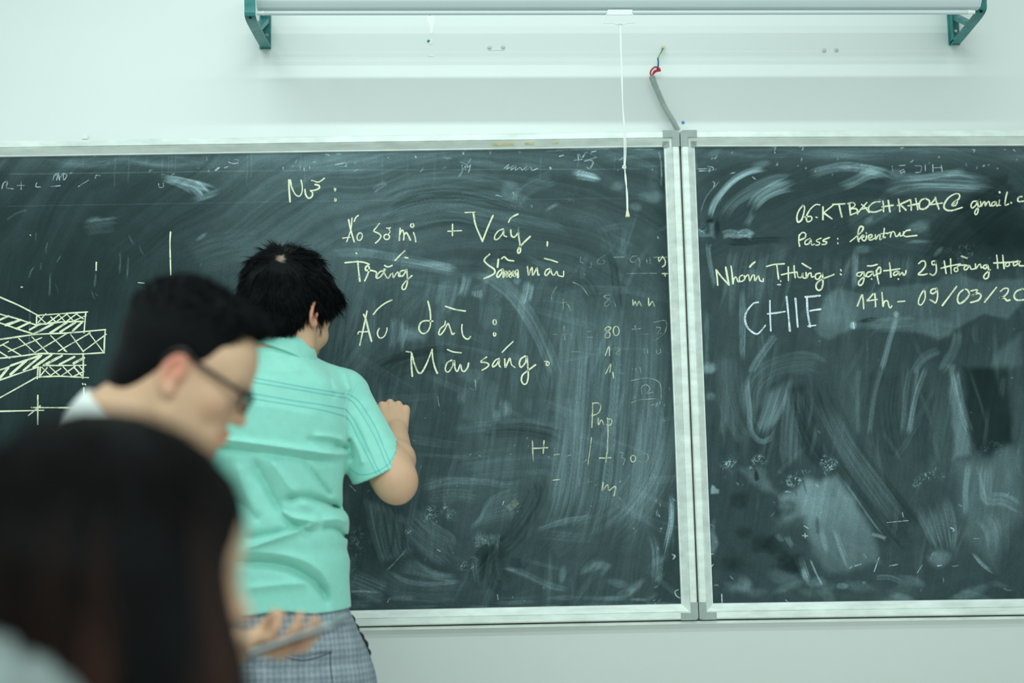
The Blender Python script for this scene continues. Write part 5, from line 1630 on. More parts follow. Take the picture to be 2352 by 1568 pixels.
def skin_mat(name, base, red):
    m, nt, b = new_mat(name)
    at = nt.nodes.new('ShaderNodeAttribute')
    at.attribute_name = 'flush'
    tc = nt.nodes.new('ShaderNodeTexCoord')
    n = nd(nt, 'ShaderNodeTexNoise', Scale=38.0, Detail=4.0)
    nt.links.new(tc.outputs['Object'], n.inputs['Vector'])
    c0 = mixc(nt, n.outputs[0], tuple(c * .93 for c in base), tuple(c * 1.07 for c in base))
    nt.links.new(mixc(nt, at.outputs['Fac'], c0, red), b.inputs['Base Color'])
    b.inputs['Roughness'].default_value = .48
    b.inputs['Specular IOR Level'].default_value = .35
    n2 = nd(nt, 'ShaderNodeTexNoise', Scale=900.0, Detail=2.0)
    nt.links.new(tc.outputs['Object'], n2.inputs['Vector'])
    bp = nd(nt, 'ShaderNodeBump', Strength=.12, Distance=.0006)
    nt.links.new(n2.outputs[0], bp.inputs['Height'])
    nt.links.new(bp.outputs[0], b.inputs['Normal'])
    return m


def point_attr(me, name, val):
    a = me.attributes.new(name, 'FLOAT', 'POINT')
    a.data.foreach_set('value', np.asarray(val, np.float32))


def head_flush(F, V, ear_y=0.0, extra=()):
    L = F.inv(V)
    f = np.zeros(len(V))
    for m in (1, -1):
        f += .95 * np.exp(-(((L - (m * .086, ear_y - .010, -.002)) / (.016, .024, .034)) ** 2).sum(1))
        f += .28 * np.exp(-(((L - (m * .045, .065, -.03)) / .024) ** 2).sum(1))
    f += .35 * np.exp(-(((L - (0, .106, -.034)) / .014) ** 2).sum(1))
    f += .85 * np.exp(-(((L - (0, .094, -.065)) / (.020, .014, .010)) ** 2).sum(1))
    for p, r, a in extra:
        f += a * np.exp(-((V - p) ** 2).sum(1) / r ** 2)
    return np.clip(f, 0, 1)


def hair_mat(name, dark, light, rough=.42, spec=.45):
    m, nt, b = new_mat(name)
    at = nt.nodes.new('ShaderNodeAttribute')
    at.attribute_name = 'shade'
    at2 = nt.nodes.new('ShaderNodeAttribute')
    at2.attribute_name = 'scalp'                     # skin between the hairs of the whorl
    nt.links.new(mixc(nt, at2.outputs['Fac'], mixc(nt, at.outputs['Fac'], dark, light), (.42, .32, .24)), b.inputs['Base Color'])
    b.inputs['Roughness'].default_value = rough
    b.inputs['Specular IOR Level'].default_value = spec
    tc = nt.nodes.new('ShaderNodeTexCoord')
    mp = nt.nodes.new('ShaderNodeMapping')
    mp.inputs['Scale'].default_value = (1, 1, .16)
    nt.links.new(tc.outputs['Object'], mp.inputs[0])
    n = nd(nt, 'ShaderNodeTexNoise', Scale=520.0, Detail=3.0)
    nt.links.new(mp.outputs[0], n.inputs['Vector'])
    bp = nd(nt, 'ShaderNodeBump', Strength=.8, Distance=.004)
    nt.links.new(n.outputs[0], bp.inputs['Height'])
    nt.links.new(bp.outputs[0], b.inputs['Normal'])
    return m


def strands(name, roots, dirs0, normals, length, rad, mat, parent, droop=(0, 0, -.35), segs=5, jit=.18, lift=.12, seed=1, curl=None, guide=None, shade=None):
    """one hair mesh of thin tapering three-sided strands"""
    g = np.random.default_rng(seed)
    N = len(roots)
    p = np.asarray(roots, float) - normals * .003
    d = np.asarray(dirs0, float) + normals * lift * (0.4 + 1.2 * g.random((N, 1))) + g.normal(0, jit, (N, 3))
    d /= np.linalg.norm(d, axis=1, keepdims=True)
    length = np.asarray(length)
    pts = [p]
    for k in range(segs):
        if guide is not None:
            d = .55 * d + .45 * guide(p)
        d = d + np.array(droop) * (k + .5) / segs * .6 + g.normal(0, jit * .35, (N, 3))
        d /= np.linalg.norm(d, axis=1, keepdims=True)
        p = p + d * (length / segs)[:, None]
        pts.append(p)
    P = np.stack(pts, 1)
    T = np.gradient(P, axis=1)
    T /= np.linalg.norm(T, axis=2, keepdims=True) + 1e-9
    ref = g.normal(0, 1, (N, 1, 3)) + np.zeros((1, segs + 1, 1))
    A_ = np.cross(T, ref)
    A_ /= np.linalg.norm(A_, axis=2, keepdims=True) + 1e-9
    B_ = np.cross(T, A_)
    t = np.linspace(0, 1, segs + 1)
    rr = (rad * (1 - t ** 2.2) + rad * .04)[None, :, None] * (.7 + .6 * g.random((N, 1, 1)))
    V = np.stack([P + rr * (A_ * math.cos(a) + B_ * math.sin(a)) for a in (0, 2.094, 4.189)], 2)
    base = np.arange(N)[:, None, None] * ((segs + 1) * 3) + np.arange(segs)[None, :, None] * 3
    k = np.arange(3)[None, None, :]
    q = np.stack([base + k, base + (k + 1) % 3, base + 3 + (k + 1) % 3, base + 3 + k], -1).reshape(-1, 4)
    me = mesh_np(name, V.reshape(-1, 3), q, True)
    sh = g.random(N) ** 2 if shade is None else shade
    point_attr(me, 'shade', np.repeat(sh, (segs + 1) * 3))
    return link(name, me, mat, parent)


def sample_roots(V, Q, n, seed, keep=None):
    g = np.random.default_rng(seed)
    a, b, c, d_ = (V[Q[:, i]] for i in range(4))
    nn = np.cross(c - a, d_ - b)
    ar = np.linalg.norm(nn, axis=1)
    nn /= ar[:, None] + 1e-12
    ctr = (a + b + c + d_) / 4
    w = ar.copy()
    if keep is not None: w *= keep(ctr, nn)
    i = g.choice(len(Q), n, p=w / w.sum())
    u, v = g.random((n, 1)), g.random((n, 1))
    return (a[i] * (1 - u) + b[i] * u) * (1 - v) + (d_[i] * (1 - u) + c[i] * u) * v, nn[i]


def cloth_mat(name, col, rough=.8, weave=900.0, var=.05, bump=.25, sheen=.15, spec=.2):
    m, nt, b = new_mat(name)
    tc = nt.nodes.new('ShaderNodeTexCoord')
    n = nd(nt, 'ShaderNodeTexNoise', Scale=55.0, Detail=5.0, Roughness=.65)
    nt.links.new(tc.outputs['Object'], n.inputs['Vector'])
    nt.links.new(ramp(nt, n.outputs[0], [(.3, tuple(c * (1 - var) for c in col)), (.7, tuple(min(1, c * (1 + var)) for c in col))]), b.inputs['Base Color'])
    b.inputs['Roughness'].default_value = rough
    b.inputs['Specular IOR Level'].default_value = spec
    b.inputs['Sheen Weight'].default_value = sheen
    w = nd(nt, 'ShaderNodeTexNoise', Scale=weave, Detail=2.0)
    nt.links.new(tc.outputs['Object'], w.inputs['Vector'])
    bp = nd(nt, 'ShaderNodeBump', Strength=bump, Distance=.0008)
    nt.links.new(w.outputs[0], bp.inputs['Height'])
    nt.links.new(bp.outputs[0], b.inputs['Normal'])
    return m


def torso_fn(rings, n=2.4, head=0.0, zcap=None):
    """rings: (z, cx, cy, a, b) bottom to top; cross sections are superellipses turned by `head`"""
    R_ = spline(np.array(sorted(rings), float), .01)
    z = R_[:, 0]
    o = np.argsort(z)
    z, R_ = z[o], R_[o]
    ch, sh = math.cos(head), math.sin(head)

    def f(P):
        zz = P[:, 2]
        cx, cy, a, b = (np.interp(zz, z, R_[:, i]) for i in (1, 2, 3, 4))
        dx, dy = P[:, 0] - cx, P[:, 1] - cy
        u, v = np.abs(dx * ch + dy * sh) / a, np.abs(-dx * sh + dy * ch) / b
        rho = (u ** n + v ** n) ** (1 / n)
        d = (rho - 1) * np.minimum(a, b)
        return np.maximum(d, np.maximum(z[0] - zz, zz - z[-1])).astype(np.float32)
    return f


def folds(lines, y_at, ymax, ref=None):
    """cloth folds: polylines in photo pixels laid over the back of a garment; (points, width px, height m), negative = valley"""
    segs = []
    for pts, w, h in lines:
        P = spline(pts, 6)
        Wd = np.array([W(x, y, y_at) for x, y in P])[:, [0, 2]]
        segs.append((Wd, w * (y_at + D) / FPX, h))

    def f(P, d):
        out = np.zeros(len(P), np.float32)
        m = np.where((np.abs(d) < .05) & (P[:, 1] < ymax))[0]
        if not len(m): return out
        q = P[m][:, [0, 2]].copy()
        # follow the lines of sight so that a fold stays on its line whatever the depth
        k = (y_at + D) / (P[m][:, 1] + D)
        q[:, 0] = (q[:, 0] - CAM[0]) * k + CAM[0]
        q[:, 1] = (q[:, 1] - CAM[2]) * k + CAM[2]
        v = np.zeros(len(m), np.float32)
        for L, w, h in segs:
            best = np.full(len(m), 1e9)
            tt = np.zeros(len(m))
            for i in range(len(L) - 1):
                ba = L[i + 1] - L[i]
                t = np.clip(((q - L[i]) @ ba) / (ba @ ba + 1e-12), 0, 1)
                e = q - L[i] - t[:, None] * ba
                dd = (e ** 2).sum(1)
                k_ = dd < best
                best = np.where(k_, dd, best)
                tt = np.where(k_, (i + t) / (len(L) - 1), tt)
            v += (h * (.55 * np.exp(-best / (w * w)) + .6 * np.exp(-1.7 * np.sqrt(best) / w)) * np.minimum(1, 6 * np.minimum(tt + .03, 1.03 - tt))).astype(np.float32)
        out[m] = -v
        return out
    return f


def bvh_of(V, Q):
    return BVHTree.FromPolygons([Vector(v) for v in V], [tuple(int(i) for i in q) for q in Q])


def on_surface(bvh, px, py, off=.0015, ydef=None):
    """point on a built surface seen at a photo pixel, lifted along its normal"""
    dv = Vector(ray(px, py)).normalized()
    hit, n, i, t = bvh.ray_cast(Vector(CAM), dv)
    if hit is None: return None
    if n.dot(dv) > 0: n = -n
    return np.array(hit + n * off)


def seam(name, bvh, lines, mat, parent, r=.0007, off=.0004):
    mb = MB()
    for pts in lines:
        P = [on_surface(bvh, x, y, off) for x, y in spline(pts, 5)]
        run = []
        for p in P + [None]:
            if p is not None and (not run or np.linalg.norm(p - run[-1]) < .03):
                run.append(p)
            else:
                if len(run) > 2: mb.tube(run, r, 6)
                run = [p] if p is not None else []
    return mb.build(name, mat, parent, True)
# ---------------------------------------------------------------- the person writing at the board
M_skin = skin_mat('skin', (0.60, 0.365, 0.235), (0.62, 0.20, 0.14))
M_hair = hair_mat('black_hair', (0.0015, 0.0020, 0.0024), (0.006, 0.0082, 0.010), .5, .11)
M_shirt = cloth_mat('mint_cotton', (0.25, 0.615, 0.515), rough=.62, sheen=.3, spec=.55)
M_stitch = simple_mat('blue_green_stitching', (0.09, 0.46, 0.50), .8, .2)
M_shoe = simple_mat('dark_shoe', (.02, .02, .022), .45, .4)


def plaid_mat():
    m, nt, b = new_mat('grey_plaid_wool')
    tc = nt.nodes.new('ShaderNodeTexCoord')
    sx = nt.nodes.new('ShaderNodeSeparateXYZ')
    nt.links.new(tc.outputs['Object'], sx.inputs[0])
    ad = nd(nt, 'ShaderNodeMath', _operation='ADD')
    nt.links.new(sx.outputs[0], ad.inputs[0])
    yy = nd(nt, 'ShaderNodeMath', _operation='MULTIPLY', i1=0.6)
    nt.links.new(sx.outputs[1], yy.inputs[0])
    nt.links.new(yy.outputs[0], ad.inputs[1])
    tot = None
    for src, per, amp in ((ad.outputs[0], .0034, .55), (sx.outputs[2], .0034, .55), (ad.outputs[0], .0125, .6), (sx.outputs[2], .0125, .6), (ad.outputs[0], .05, .35), (sx.outputs[2], .05, .35)):
        mu = nd(nt, 'ShaderNodeMath', _operation='MULTIPLY', i1=2 * math.pi / per)
        nt.links.new(src, mu.inputs[0])
        si = nd(nt, 'ShaderNodeMath', _operation='SINE')
        nt.links.new(mu.outputs[0], si.inputs[0])
        am = nd(nt, 'ShaderNodeMath', _operation='MULTIPLY', i1=amp * .16)
        nt.links.new(si.outputs[0], am.inputs[0])
        if tot is None: tot = am.outputs[0]
        else:
            a2 = nd(nt, 'ShaderNodeMath', _operation='ADD')
            nt.links.new(tot, a2.inputs[0])
            nt.links.new(am.outputs[0], a2.inputs[1])
            tot = a2.outputs[0]
    n = nd(nt, 'ShaderNodeTexNoise', Scale=600.0, Detail=2.0)
    nt.links.new(tc.outputs['Object'], n.inputs['Vector'])
    a3 = nd(nt, 'ShaderNodeMath', _operation='ADD')
    nt.links.new(tot, a3.inputs[0])
    nt.links.new(n.outputs[0], a3.inputs[1])
    nt.links.new(ramp(nt, a3.outputs[0], [(.12, (.125, .150, .180)), (.5, (.225, .262, .30)), (.88, (.37, .41, .44))]), b.inputs['Base Color'])
    b.inputs['Roughness'].default_value = .85
    b.inputs['Specular IOR Level'].default_value = .2
    return m


M_plaid = plaid_mat()


def ring(py, cx, hw, b, y):
    p = W(cx, py, y)
    return (p[2], p[0], p[1], hw * (y + D) / FPX, b)


def hairline(tab):
    ty = np.array([t[0] for t in tab])
    tz = np.array([t[1] for t in tab])
    return lambda y: np.interp(y, ty, tz)


def make_shoe(name, heel, fwd, root, L=.27):
    F_ = Frame(heel, (fwd[0], fwd[1], 0))
    S = Vol()
    S.cone(F_((0, .03, .045)), F_((0, .12, .05)), .042, .045, .02)
    S.cone(F_((0, .12, .045)), F_((.006, L - .05, .028)), .045, .040, .03)
    S.cone(F_((0, .03, .06)), F_((0, .04, .10)), .040, .042, .02)
    S.fn(lambda P: (-(P[:, 2])).astype(np.float32), .006, '&')
    V, Q = S.mesh(np.array(heel) + (-.32, -.32, -.02), np.array(heel) + (.32, .32, .18), .008)
    return link(name, mesh_np(name, V, Q), M_shoe, root)


def build_writer():
    hx = W(650, 1460, -.42)[0]
    root = empty('person', (hx, -.42, 0), 'person in mint short-sleeved shirt and grey checked trousers writing on the blackboard, seen from behind', 'person')
    turn = math.radians(12)
    HF = Frame(W(659, 730, -.40), (math.sin(math.radians(33)) * math.cos(.33), math.cos(math.radians(33)) * math.cos(.33), -math.sin(.33)), s=1.0, roll=.05)
    sho_r, elb, wri, knu = W(786, 915, -.34), W(906, 1106, -.415), W(910, 990, -.215), W(903, 918, -.135)
    sho_l, elb_l, wri_l = W(492, 910, -.46), W(452, 1130, -.49), W(462, 1330, -.36)
    # ---- body
    S = Vol()
    add_head(S, HF)
    S.cone(HF((0, -.022, -.055)), W(646, 836, -.435), .052, .0575, .03)
    rings_b = [ring(1430, 648, 138, .085, -.42), ring(1300, 642, 128, .085, -.42), ring(1150, 640, 122, .085, -.42), ring(1000, 640, 132, .092, -.42), ring(900, 640, 118, .085, -.42), ring(850, 640, 70, .06, -.42), ring(825, 640, 45, .045, -.42)]
    S.fn(torso_fn(rings_b, 2.3, turn), .03)
    for a, b, c in ((sho_r, elb, wri), (sho_l, elb_l, wri_l)):
        S.cone(a, b, .043, .0375, .03)
    mid = elb * .62 + wri * .38 + (.003, 0, .004)
    S.cone(elb + (.002, .006, .008), mid, .034, .0375, .05)
    S.cone(mid, wri, .0375, .0255, .02)
    S.cone(elb + (.008, -.006, -.016), elb + (.010, .004, -.010), .0255, .026, .025)
    S.cone(elb_l, elb_l * .55 + wri_l * .45, .040, .037, .02)
    S.cone(elb_l * .55 + wri_l * .45, wri_l, .037, .025, .02)
    Yd = unit(knu - wri)
    Zd = unit(np.array((.10, -1, .35)) - Yd * np.dot((.10, -1, .35), Yd))
    Xd = unit(np.cross(Zd, Yd))
    if Xd[0] > 0: Xd = -Xd
    add_hand(S, wri, Xd, Yd, Zd, [(48, 78, 40), (56, 88, 45), (60, 90, 48), (58, 88, 48)], [(.034, .050, -.020), (.030, .078, -.036), (.020, .095, -.048)], 1.0)
    Yl = unit((.15, .25, -1))
    Zl = unit(np.array((-1, 0, -.1)) - Yl * np.dot((-1, 0, -.1), Yl))
    add_hand(S, wri_l, unit(np.cross(Yl, Zl)) * (1 if np.cross(Yl, Zl)[1] > 0 else -1), Yl, Zl, [(15, 22, 12), (18, 26, 14), (20, 28, 14), (22, 30, 14)], [(.040, .045, -.012), (.045, .075, -.018), (.043, .098, -.022)], 1.0)
    hip = W(655, 1500, -.42)
    legs = []
    for m in (1, -1):
        h0 = hip + np.array((m * .085, m * .01, -.02))
        k0 = np.array((hip[0] + m * .10, -.40, .48))
        a0 = np.array((hip[0] + m * .105, -.44, .09))
        legs.append((h0, k0, a0))
        S.chain([h0, k0, a0], [.078, .052, .038], .02, kin=.04)
    lo, hi = np.array((-.75, -.62, .05)), np.array((-.10, -.02, 1.86))
    V, Q = S.mesh(lo, hi, .0042)
    me = mesh_np('body', V, Q)
    point_attr(me, 'flush', head_flush(HF, V, 0, [(knu, .03, .25), (elb, .05, .15)]))
    link('body', me, M_skin, root)

    # ---- shirt
    T = Vol()
    rs = [ring(1404, 646, 156, .125, -.42), ring(1370, 645, 155, .123, -.42), ring(1330, 644, 154, .122, -.42), ring(1290, 644, 155.5, .121, -.42), ring(1262, 643, 150, .120, -.42), ring(1235, 643, 155, .12, -.42), ring(1190, 643, 153, .118, -.42), ring(1162, 643, 143, .116, -.42),
          ring(1120, 642, 142, .118, -.42), ring(1070, 641, 147, .122, -.42), ring(1030, 640, 155, .124, -.42), ring(980, 640, 157, .124, -.42), ring(930, 640, 152, .118, -.42), ring(890, 642, 140, .106, -.425), ring(858, 648, 100, .088, -.43), ring(838, 650, 74, .074, -.43), ring(820, 644, 64, .068, -.43), ring(808, 640, 56, .062, -.43)]
    T.fn(torso_fn(rs, 2.35, turn))
    T.cone(W(672, 852, -.41), W(785, 896, -.355), .040, .047, .045)
    T.cone(W(616, 852, -.44), W(500, 896, -.465), .040, .047, .045)
    ax = unit(W(872, 1078, -.392) - W(795, 916, -.350))
    hem = W(871, 1080, -.392)

    def sleeve(P, a=W(795, 916, -.350), b=hem + ax * .05, c=hem, ax=ax, pl=.42):
        ba = b - a
        q = P - a
        t = np.clip(q @ ba / (ba @ ba), 0, 1)
        d = np.linalg.norm(q - t[:, None] * ba, axis=1) - (.0535 + .0125 * t)
        return np.maximum(d, (P - c) @ unit(ax + (0, pl, 0))).astype(np.float32)
    T.fn(sleeve, .022)
    axl = unit(elb_l - sho_l)
    heml = sho_l + axl * .185
    T.fn(lambda P: sleeve(P, sho_l, heml + axl * .05, heml, axl, 0), .025)
    # sharp sleeve head at the shoulder seam
    T.cone(W(818, 893, -.335), W(826, 890, -.335), .014, .010, .02)
    T.fn(folds([(p_, w_, h_ * 1.7) for p_, w_, h_ in [
        ([(430, 998), (505, 1008), (600, 1020), (700, 1034), (770, 1043), (798, 1040)], 8, .0065), ([(430, 1016), (505, 1026), (600, 1040), (700, 1054), (770, 1060)], 10, -.0055),
        ([(575, 1045), (612, 1110), (648, 1178), (690, 1212), (728, 1220)], 15, -.0095), ([(618, 1050), (660, 1112), (720, 1172)], 14, .0045), ([(698, 1056), (738, 1112), (764, 1142)], 9, -.0055), ([(540, 1060), (560, 1120), (590, 1190)], 16, .004),
        ([(648, 1150), (690, 1141), (738, 1150), (786, 1170)], 11, -.0105), ([(640, 1168), (668, 1187), (700, 1194), (733, 1198)], 8, .007), ([(733, 1198), (690, 1217), (640, 1234), (560, 1262)], 8, .0075), ([(560, 1236), (620, 1226), (680, 1216)], 10, -.006),
        ([(738, 1212), (772, 1214), (798, 1238)], 8, -.006), ([(740, 1195), (775, 1192), (800, 1200)], 10, .004), ([(530, 1290), (600, 1290), (660, 1301), (708, 1325), (740, 1356), (752, 1392)], 13, -.0105), ([(540, 1268), (620, 1269), (700, 1288), (748, 1326), (765, 1380)], 12, .0045),
        ([(560, 1352), (650, 1342), (725, 1338)], 10, .003), ([(765, 1024), (790, 1027), (800, 1036)], 7, -.0035), ([(801, 1005), (805, 1030), (809, 1062)], 6, -.004), ([(810, 1005), (824, 1035), (834, 1070)], 8, .003), ([(700, 1008), (745, 1016), (785, 1020)], 8, -.0028),
        ([(720, 1000), (760, 1003), (792, 1012)], 7, .003), ([(560, 930), (640, 938), (740, 960)], 26, .002), ([(755, 860), (765, 895), (772, 912)], 8, -.0022), ([(790, 850), (800, 880), (805, 900)], 6, .002), ([(835, 935), (862, 985), (880, 1030)], 12, -.0022), ([(812, 940), (836, 990), (850, 1040)], 10, .002),
        ([(520, 1150), (560, 1160), (600, 1200)], 14, -.005), ([(600, 840), (640, 850), (700, 850)], 14, .002)]],
        -.53, -.36), 0, 'd')
    # cloth stands off the skin at neck, sleeve and hem
    T.cone(HF((0, -.02, -.05)), W(645, 815, -.425), .060, .062, .006, '-')
    T.cone(hem - ax * .022, hem + ax * .03, .0490, .0545, .004, '-')
    T.cone(heml - axl * .022, heml + axl * .03, .0500, .0530, .004, '-')
    zh = W(646, 1404, -.42)[2]
    T.fn(torso_fn([(zh - .02, hx, -.42, .133, .107), (zh + .012, hx, -.42, .131, .105)], 2.35, turn), .003, '-')
    # hem line rises and falls a little
    T.fn(lambda P: ((zh + .0035 + .0035 * np.sin((P[:, 0] - hx) * 42 + 1.2) - P[:, 2])).astype(np.float32), .003, '&')
    V, Q = T.mesh((-.72, -.62, .92), (-.16, -.24, 1.60), .0034)
    shirt = link('shirt', mesh_np('shirt', V, Q), M_shirt, root)
    bvh = bvh_of(V, Q)
    c4 = lambda l: [(500 + x * .3061, 760 + y * .3061) for x, y in l]
    seam('stitch_seam', bvh, [c4([(-150, 295), (270, 352), (560, 405), (780, 443), (950, 470)]), c4([(-150, 325), (265, 384), (560, 432), (780, 470), (955, 500)]), c4([(-150, 400), (230, 462), (560, 520), (780, 552), (955, 585)]), c4([(-150, 430), (200, 496), (560, 555), (780, 592), (960, 640)])], M_stitch, shirt, .00055)
    seam('stitch_seam', bvh, [c4([(975, 470), (1040, 510), (1105, 590), (1190, 735), (1245, 870), (1300, 1000), (1330, 1050)]), c4([(965, 500), (1020, 540), (1085, 630), (1165, 770), (1220, 890), (1270, 1010), (1305, 1070)]), c4([(960, 585), (1020, 660), (1090, 790), (1150, 920), (1200, 1030), (1250, 1100)]), c4([(955, 640), (1000, 690), (1060, 815), (1120, 930), (1175, 1040), (1215, 1110)])], M_stitch, shirt, .00055)
    seam('cuff_seam', bvh, [c4([(985, 1022), (1050, 1068), (1130, 1074), (1230, 1035), (1300, 975), (1345, 870)])], M_stitch, shirt, .00055)
    seam('shoulder_seam', bvh, [c4([(1035, 330), (1035, 400), (1000, 470), (960, 560), (955, 700), (985, 850)])], M_shirt, shirt, .0011, 0)
    # collar band
    n = unit((.32, .46, .83))
    e1 = unit(np.cross(n, (0, 1, 0)))
    e2 = np.cross(n, e1)
    cc = W(645, 823, -.422)
    rings = []
    for r_, h_ in ((.0655, -.018), (.0790, -.020), (.0760, .008), (.0715, .025), (.0685, .0275), (.0655, .025), (.0650, .006)):
        rings.append([cc + n * (h_ + .004 * math.sin(3 * t)) + (e1 * math.cos(t) * 1.0 + e2 * math.sin(t) * .98) * r_ for t in np.linspace(0, 2 * math.pi, 40, endpoint=False)])
    rings.append(rings[0])
    mb = MB()
    rs_ = [[mb.bm.verts.new(tuple(p)) for p in r] for r in rings[:-1]]
    rs_.append(rs_[0])
    for i in range(len(rs_) - 1):
        for k in range(40):
            mb.bm.faces.new((rs_[i][k], rs_[i][(k + 1) % 40], rs_[i + 1][(k + 1) % 40], rs_[i + 1][k]))
    mb.build('collar', M_shirt, shirt, True, 60)

    # ---- trousers
    U = Vol()
    rt = [ring(1380, 646, 146, .110, -.42), ring(1404, 649, 150, .114, -.42), ring(1440, 654, 160, .120, -.42), ring(1480, 657, 172, .126, -.42), ring(1520, 658, 180, .128, -.42), ring(1570, 658, 184, .126, -.42), ring(1620, 658, 182, .118, -.42), ring(1680, 658, 174, .106, -.42)]
    U.fn(torso_fn(rt, 2.3, turn * .6))
    for h0, k0, a0 in legs:
        U.chain([h0 + (0, 0, -.06), k0, a0 + (0, 0, -.03)], [.092, .080, .072], .02, kin=.05)
    U.fn(lambda P: (.055 - P[:, 2]).astype(np.float32), .003, '&')
    U.fn(folds([([(655, 1425), (655, 1500), (650, 1600)], 5, -.004), ([(700, 1550), (780, 1520), (840, 1530)], 12, -.004), ([(760, 1400), (790, 1440), (830, 1500)], 10, .003), ([(560, 1520), (640, 1540), (720, 1530)], 14, -.004)], -.54, -.40), 0, 'd')
    V, Q = U.mesh((-.72, -.66, .03), (-.14, -.22, 1.02), .005)
    tr = link('trousers', mesh_np('trousers', V, Q), M_plaid, root)
    bv2 = bvh_of(V, Q)
    # back pocket flap and seams
    gx, gy = 9, 5
    P = []
    for j in range(gy):
        for i in range(gx):
            s_, t_ = i / (gx - 1), j / (gy - 1)
            x = (648 * (1 - t_) + 652 * t_) * (1 - s_) + (760 * (1 - t_) + 762 * t_) * s_
            y = (1478 + 24 * t_ + 12 * t_ * math.sin(math.pi * s_)) * (1 - s_) + (1462 + 34 * t_) * s_
            p = on_surface(bv2, x, y, .0022 if 0 < t_ else .0004)
            P.append(p if p is not None else W(x, y, -.55))
    top = np.array(P)
    back = top + (0, .003, 0)
    ii = np.arange(gx * gy).reshape(gy, gx)
    q = np.stack([ii[:-1, :-1], ii[1:, :-1], ii[1:, 1:], ii[:-1, 1:]], -1).reshape(-1, 4)
    rim = np.concatenate([ii[0, :-1], ii[:-1, -1], ii[-1, :0:-1], ii[:0:-1, 0]])
    side = np.stack([rim, np.roll(rim, -1), np.roll(rim, -1) + gx * gy, rim + gx * gy], 1)
    link('pocket_flap', mesh_np('pocket_flap', np.vstack([top, back]), np.vstack([q, side])), M_plaid, tr)
    seam('pocket_seam', bv2, [[(648, 1508), (700, 1516), (762, 1498)], [(758, 1500), (760, 1540), (764, 1567)]], M_dark, tr, .0008)
    # black scalloped trim hanging along the hip
    mb = MB()
    pts = [(806, 1412), (812, 1428), (818, 1440), (826, 1456), (836, 1470), (842, 1486), (846, 1500), (845, 1516), (849, 1534), (851, 1552), (852, 1566), (853, 1590)]
    P = spline([W(x, y, -.40) for x, y in pts], .003)
    rad = [.0028 + .0034 * abs(math.sin(i * .42)) for i in range(len(P))]
    mb.tube(P, rad, 8)
    M_trim = simple_mat('black_trim', (.012, .012, .016), .7, .3)
    tag(mb.build('side_trim', M_trim, tr, True, 80), 'black scalloped trim')
    for h0, k0, a0 in legs:
        make_shoe('shoe', (a0[0], a0[1] - .03, 0), (0.05 * np.sign(a0[0] - hip[0]), 1), root)

    # ---- hair
    Hh = Vol()
    E = lambda c, r, k=.02: Hh.ell(HF(c), r, HF.R, k)
    E((0, -.010, .052), (.090, .108, .102))
    E((0, -.050, -.008), (.078, .072, .075), .03)
    E((0, -.062, -.040), (.050, .042, .040), .025)
    E((0, .058, .084), (.068, .046, .034), .03)
    hl = hairline([(-.14, -.066), (-.08, -.072), (-.05, -.068), (-.034, -.050), (-.022, -.014), (-.012, .012), (.006, .024), (.014, .010), (.019, -.012), (.034, -.014), (.038, .014), (.046, .044), (.07, .060), (.14, .064)])

    def cut(P):
        L = HF.inv(P)
        return (hl(L[:, 1]) - L[:, 2]).astype(np.float32)
    Hh.fn(cut, .008, '&')
    V, Q = Hh.mesh(HF.c - .17, HF.c + .19, .004)
    cap_me = mesh_np('hair', V, Q)
    point_attr(cap_me, 'shade', .12 * fbm(V[:, 0] * 60 + V[:, 1] * 40, V[:, 2] * 20))
    hair = link('hair', cap_me, M_hair, root)
    crown = on_surface(bvh_of(V, Q), 645, 592, 0)          # the whorl, where the scalp shows through
    dv = (V - crown) / (.0105, .02, .0095)
    point_attr(cap_me, 'scalp', np.clip(1.25 - np.linalg.norm(dv, axis=1) - .9 * (vnoise(V[:, 0] * 260, V[:, 2] * 260) - .4), 0, .8))
    keep = lambda c, n: ((np.linalg.norm(c - crown, axis=1) > .004) & (HF.inv(c)[:, 2] > hl(HF.inv(c)[:, 1]) - .004)).astype(float) * (.35 + (((c - HF.c) * n).sum(1) > .05))
    R_, N_ = sample_roots(V, Q, 24000, 4, keep)
    L = HF.inv(R_)
    away = R_ - crown
    away -= N_ * (away * N_).sum(1, keepdims=True)
    away /= np.linalg.norm(away, axis=1, keepdims=True) + 1e-9
    dn = np.array((0, 0, -1.0)) - N_ * (-N_[:, 2:3])
    cl = np.stack([vnoise(R_[:, 0] * 90 + 3, R_[:, 2] * 90), vnoise(R_[:, 1] * 90, R_[:, 2] * 90 + 9), vnoise(R_[:, 0] * 90 + 31, R_[:, 1] * 90)], 1) - .5
    front = sstep(.02, .09, L[:, 1])[:, None]
    d0 = away * .9 + dn * .35 + cl * .75 + N_ * front * .15
    ln = .024 + .016 * sstep(-.06, .04, L[:, 2]) + .006 * front[:, 0]
    ln *= .75 + .5 * np.random.default_rng(2).random(len(ln))
    ln *= .62 + .38 * sstep(.0, .04, np.linalg.norm(R_ - crown, axis=1))
    strands('hair_strands', R_, d0, N_, ln, .0008, M_hair, hair, droop=(0, 0, -.30), segs=4, jit=.09, lift=.08, seed=5)
    return root


writer = build_writer()
# ---------------------------------------------------------------- the person with glasses looking down at a phone
M_white_shirt = cloth_mat('white_cotton', (0.74, 0.76, 0.73), var=.03)
M_black_cloth = cloth_mat('black_trouser_cloth', (0.018, 0.020, 0.024), var=.1)
M_frame = simple_mat('dark_brown_acetate', (.014, .008, .007), .4, .3)
M_case = simple_mat('black_phone_case', (.012, .013, .015), .4, .5)
M_rim = simple_mat('silver_phone_rim', (.62, .68, .72), .28, .5, .6)


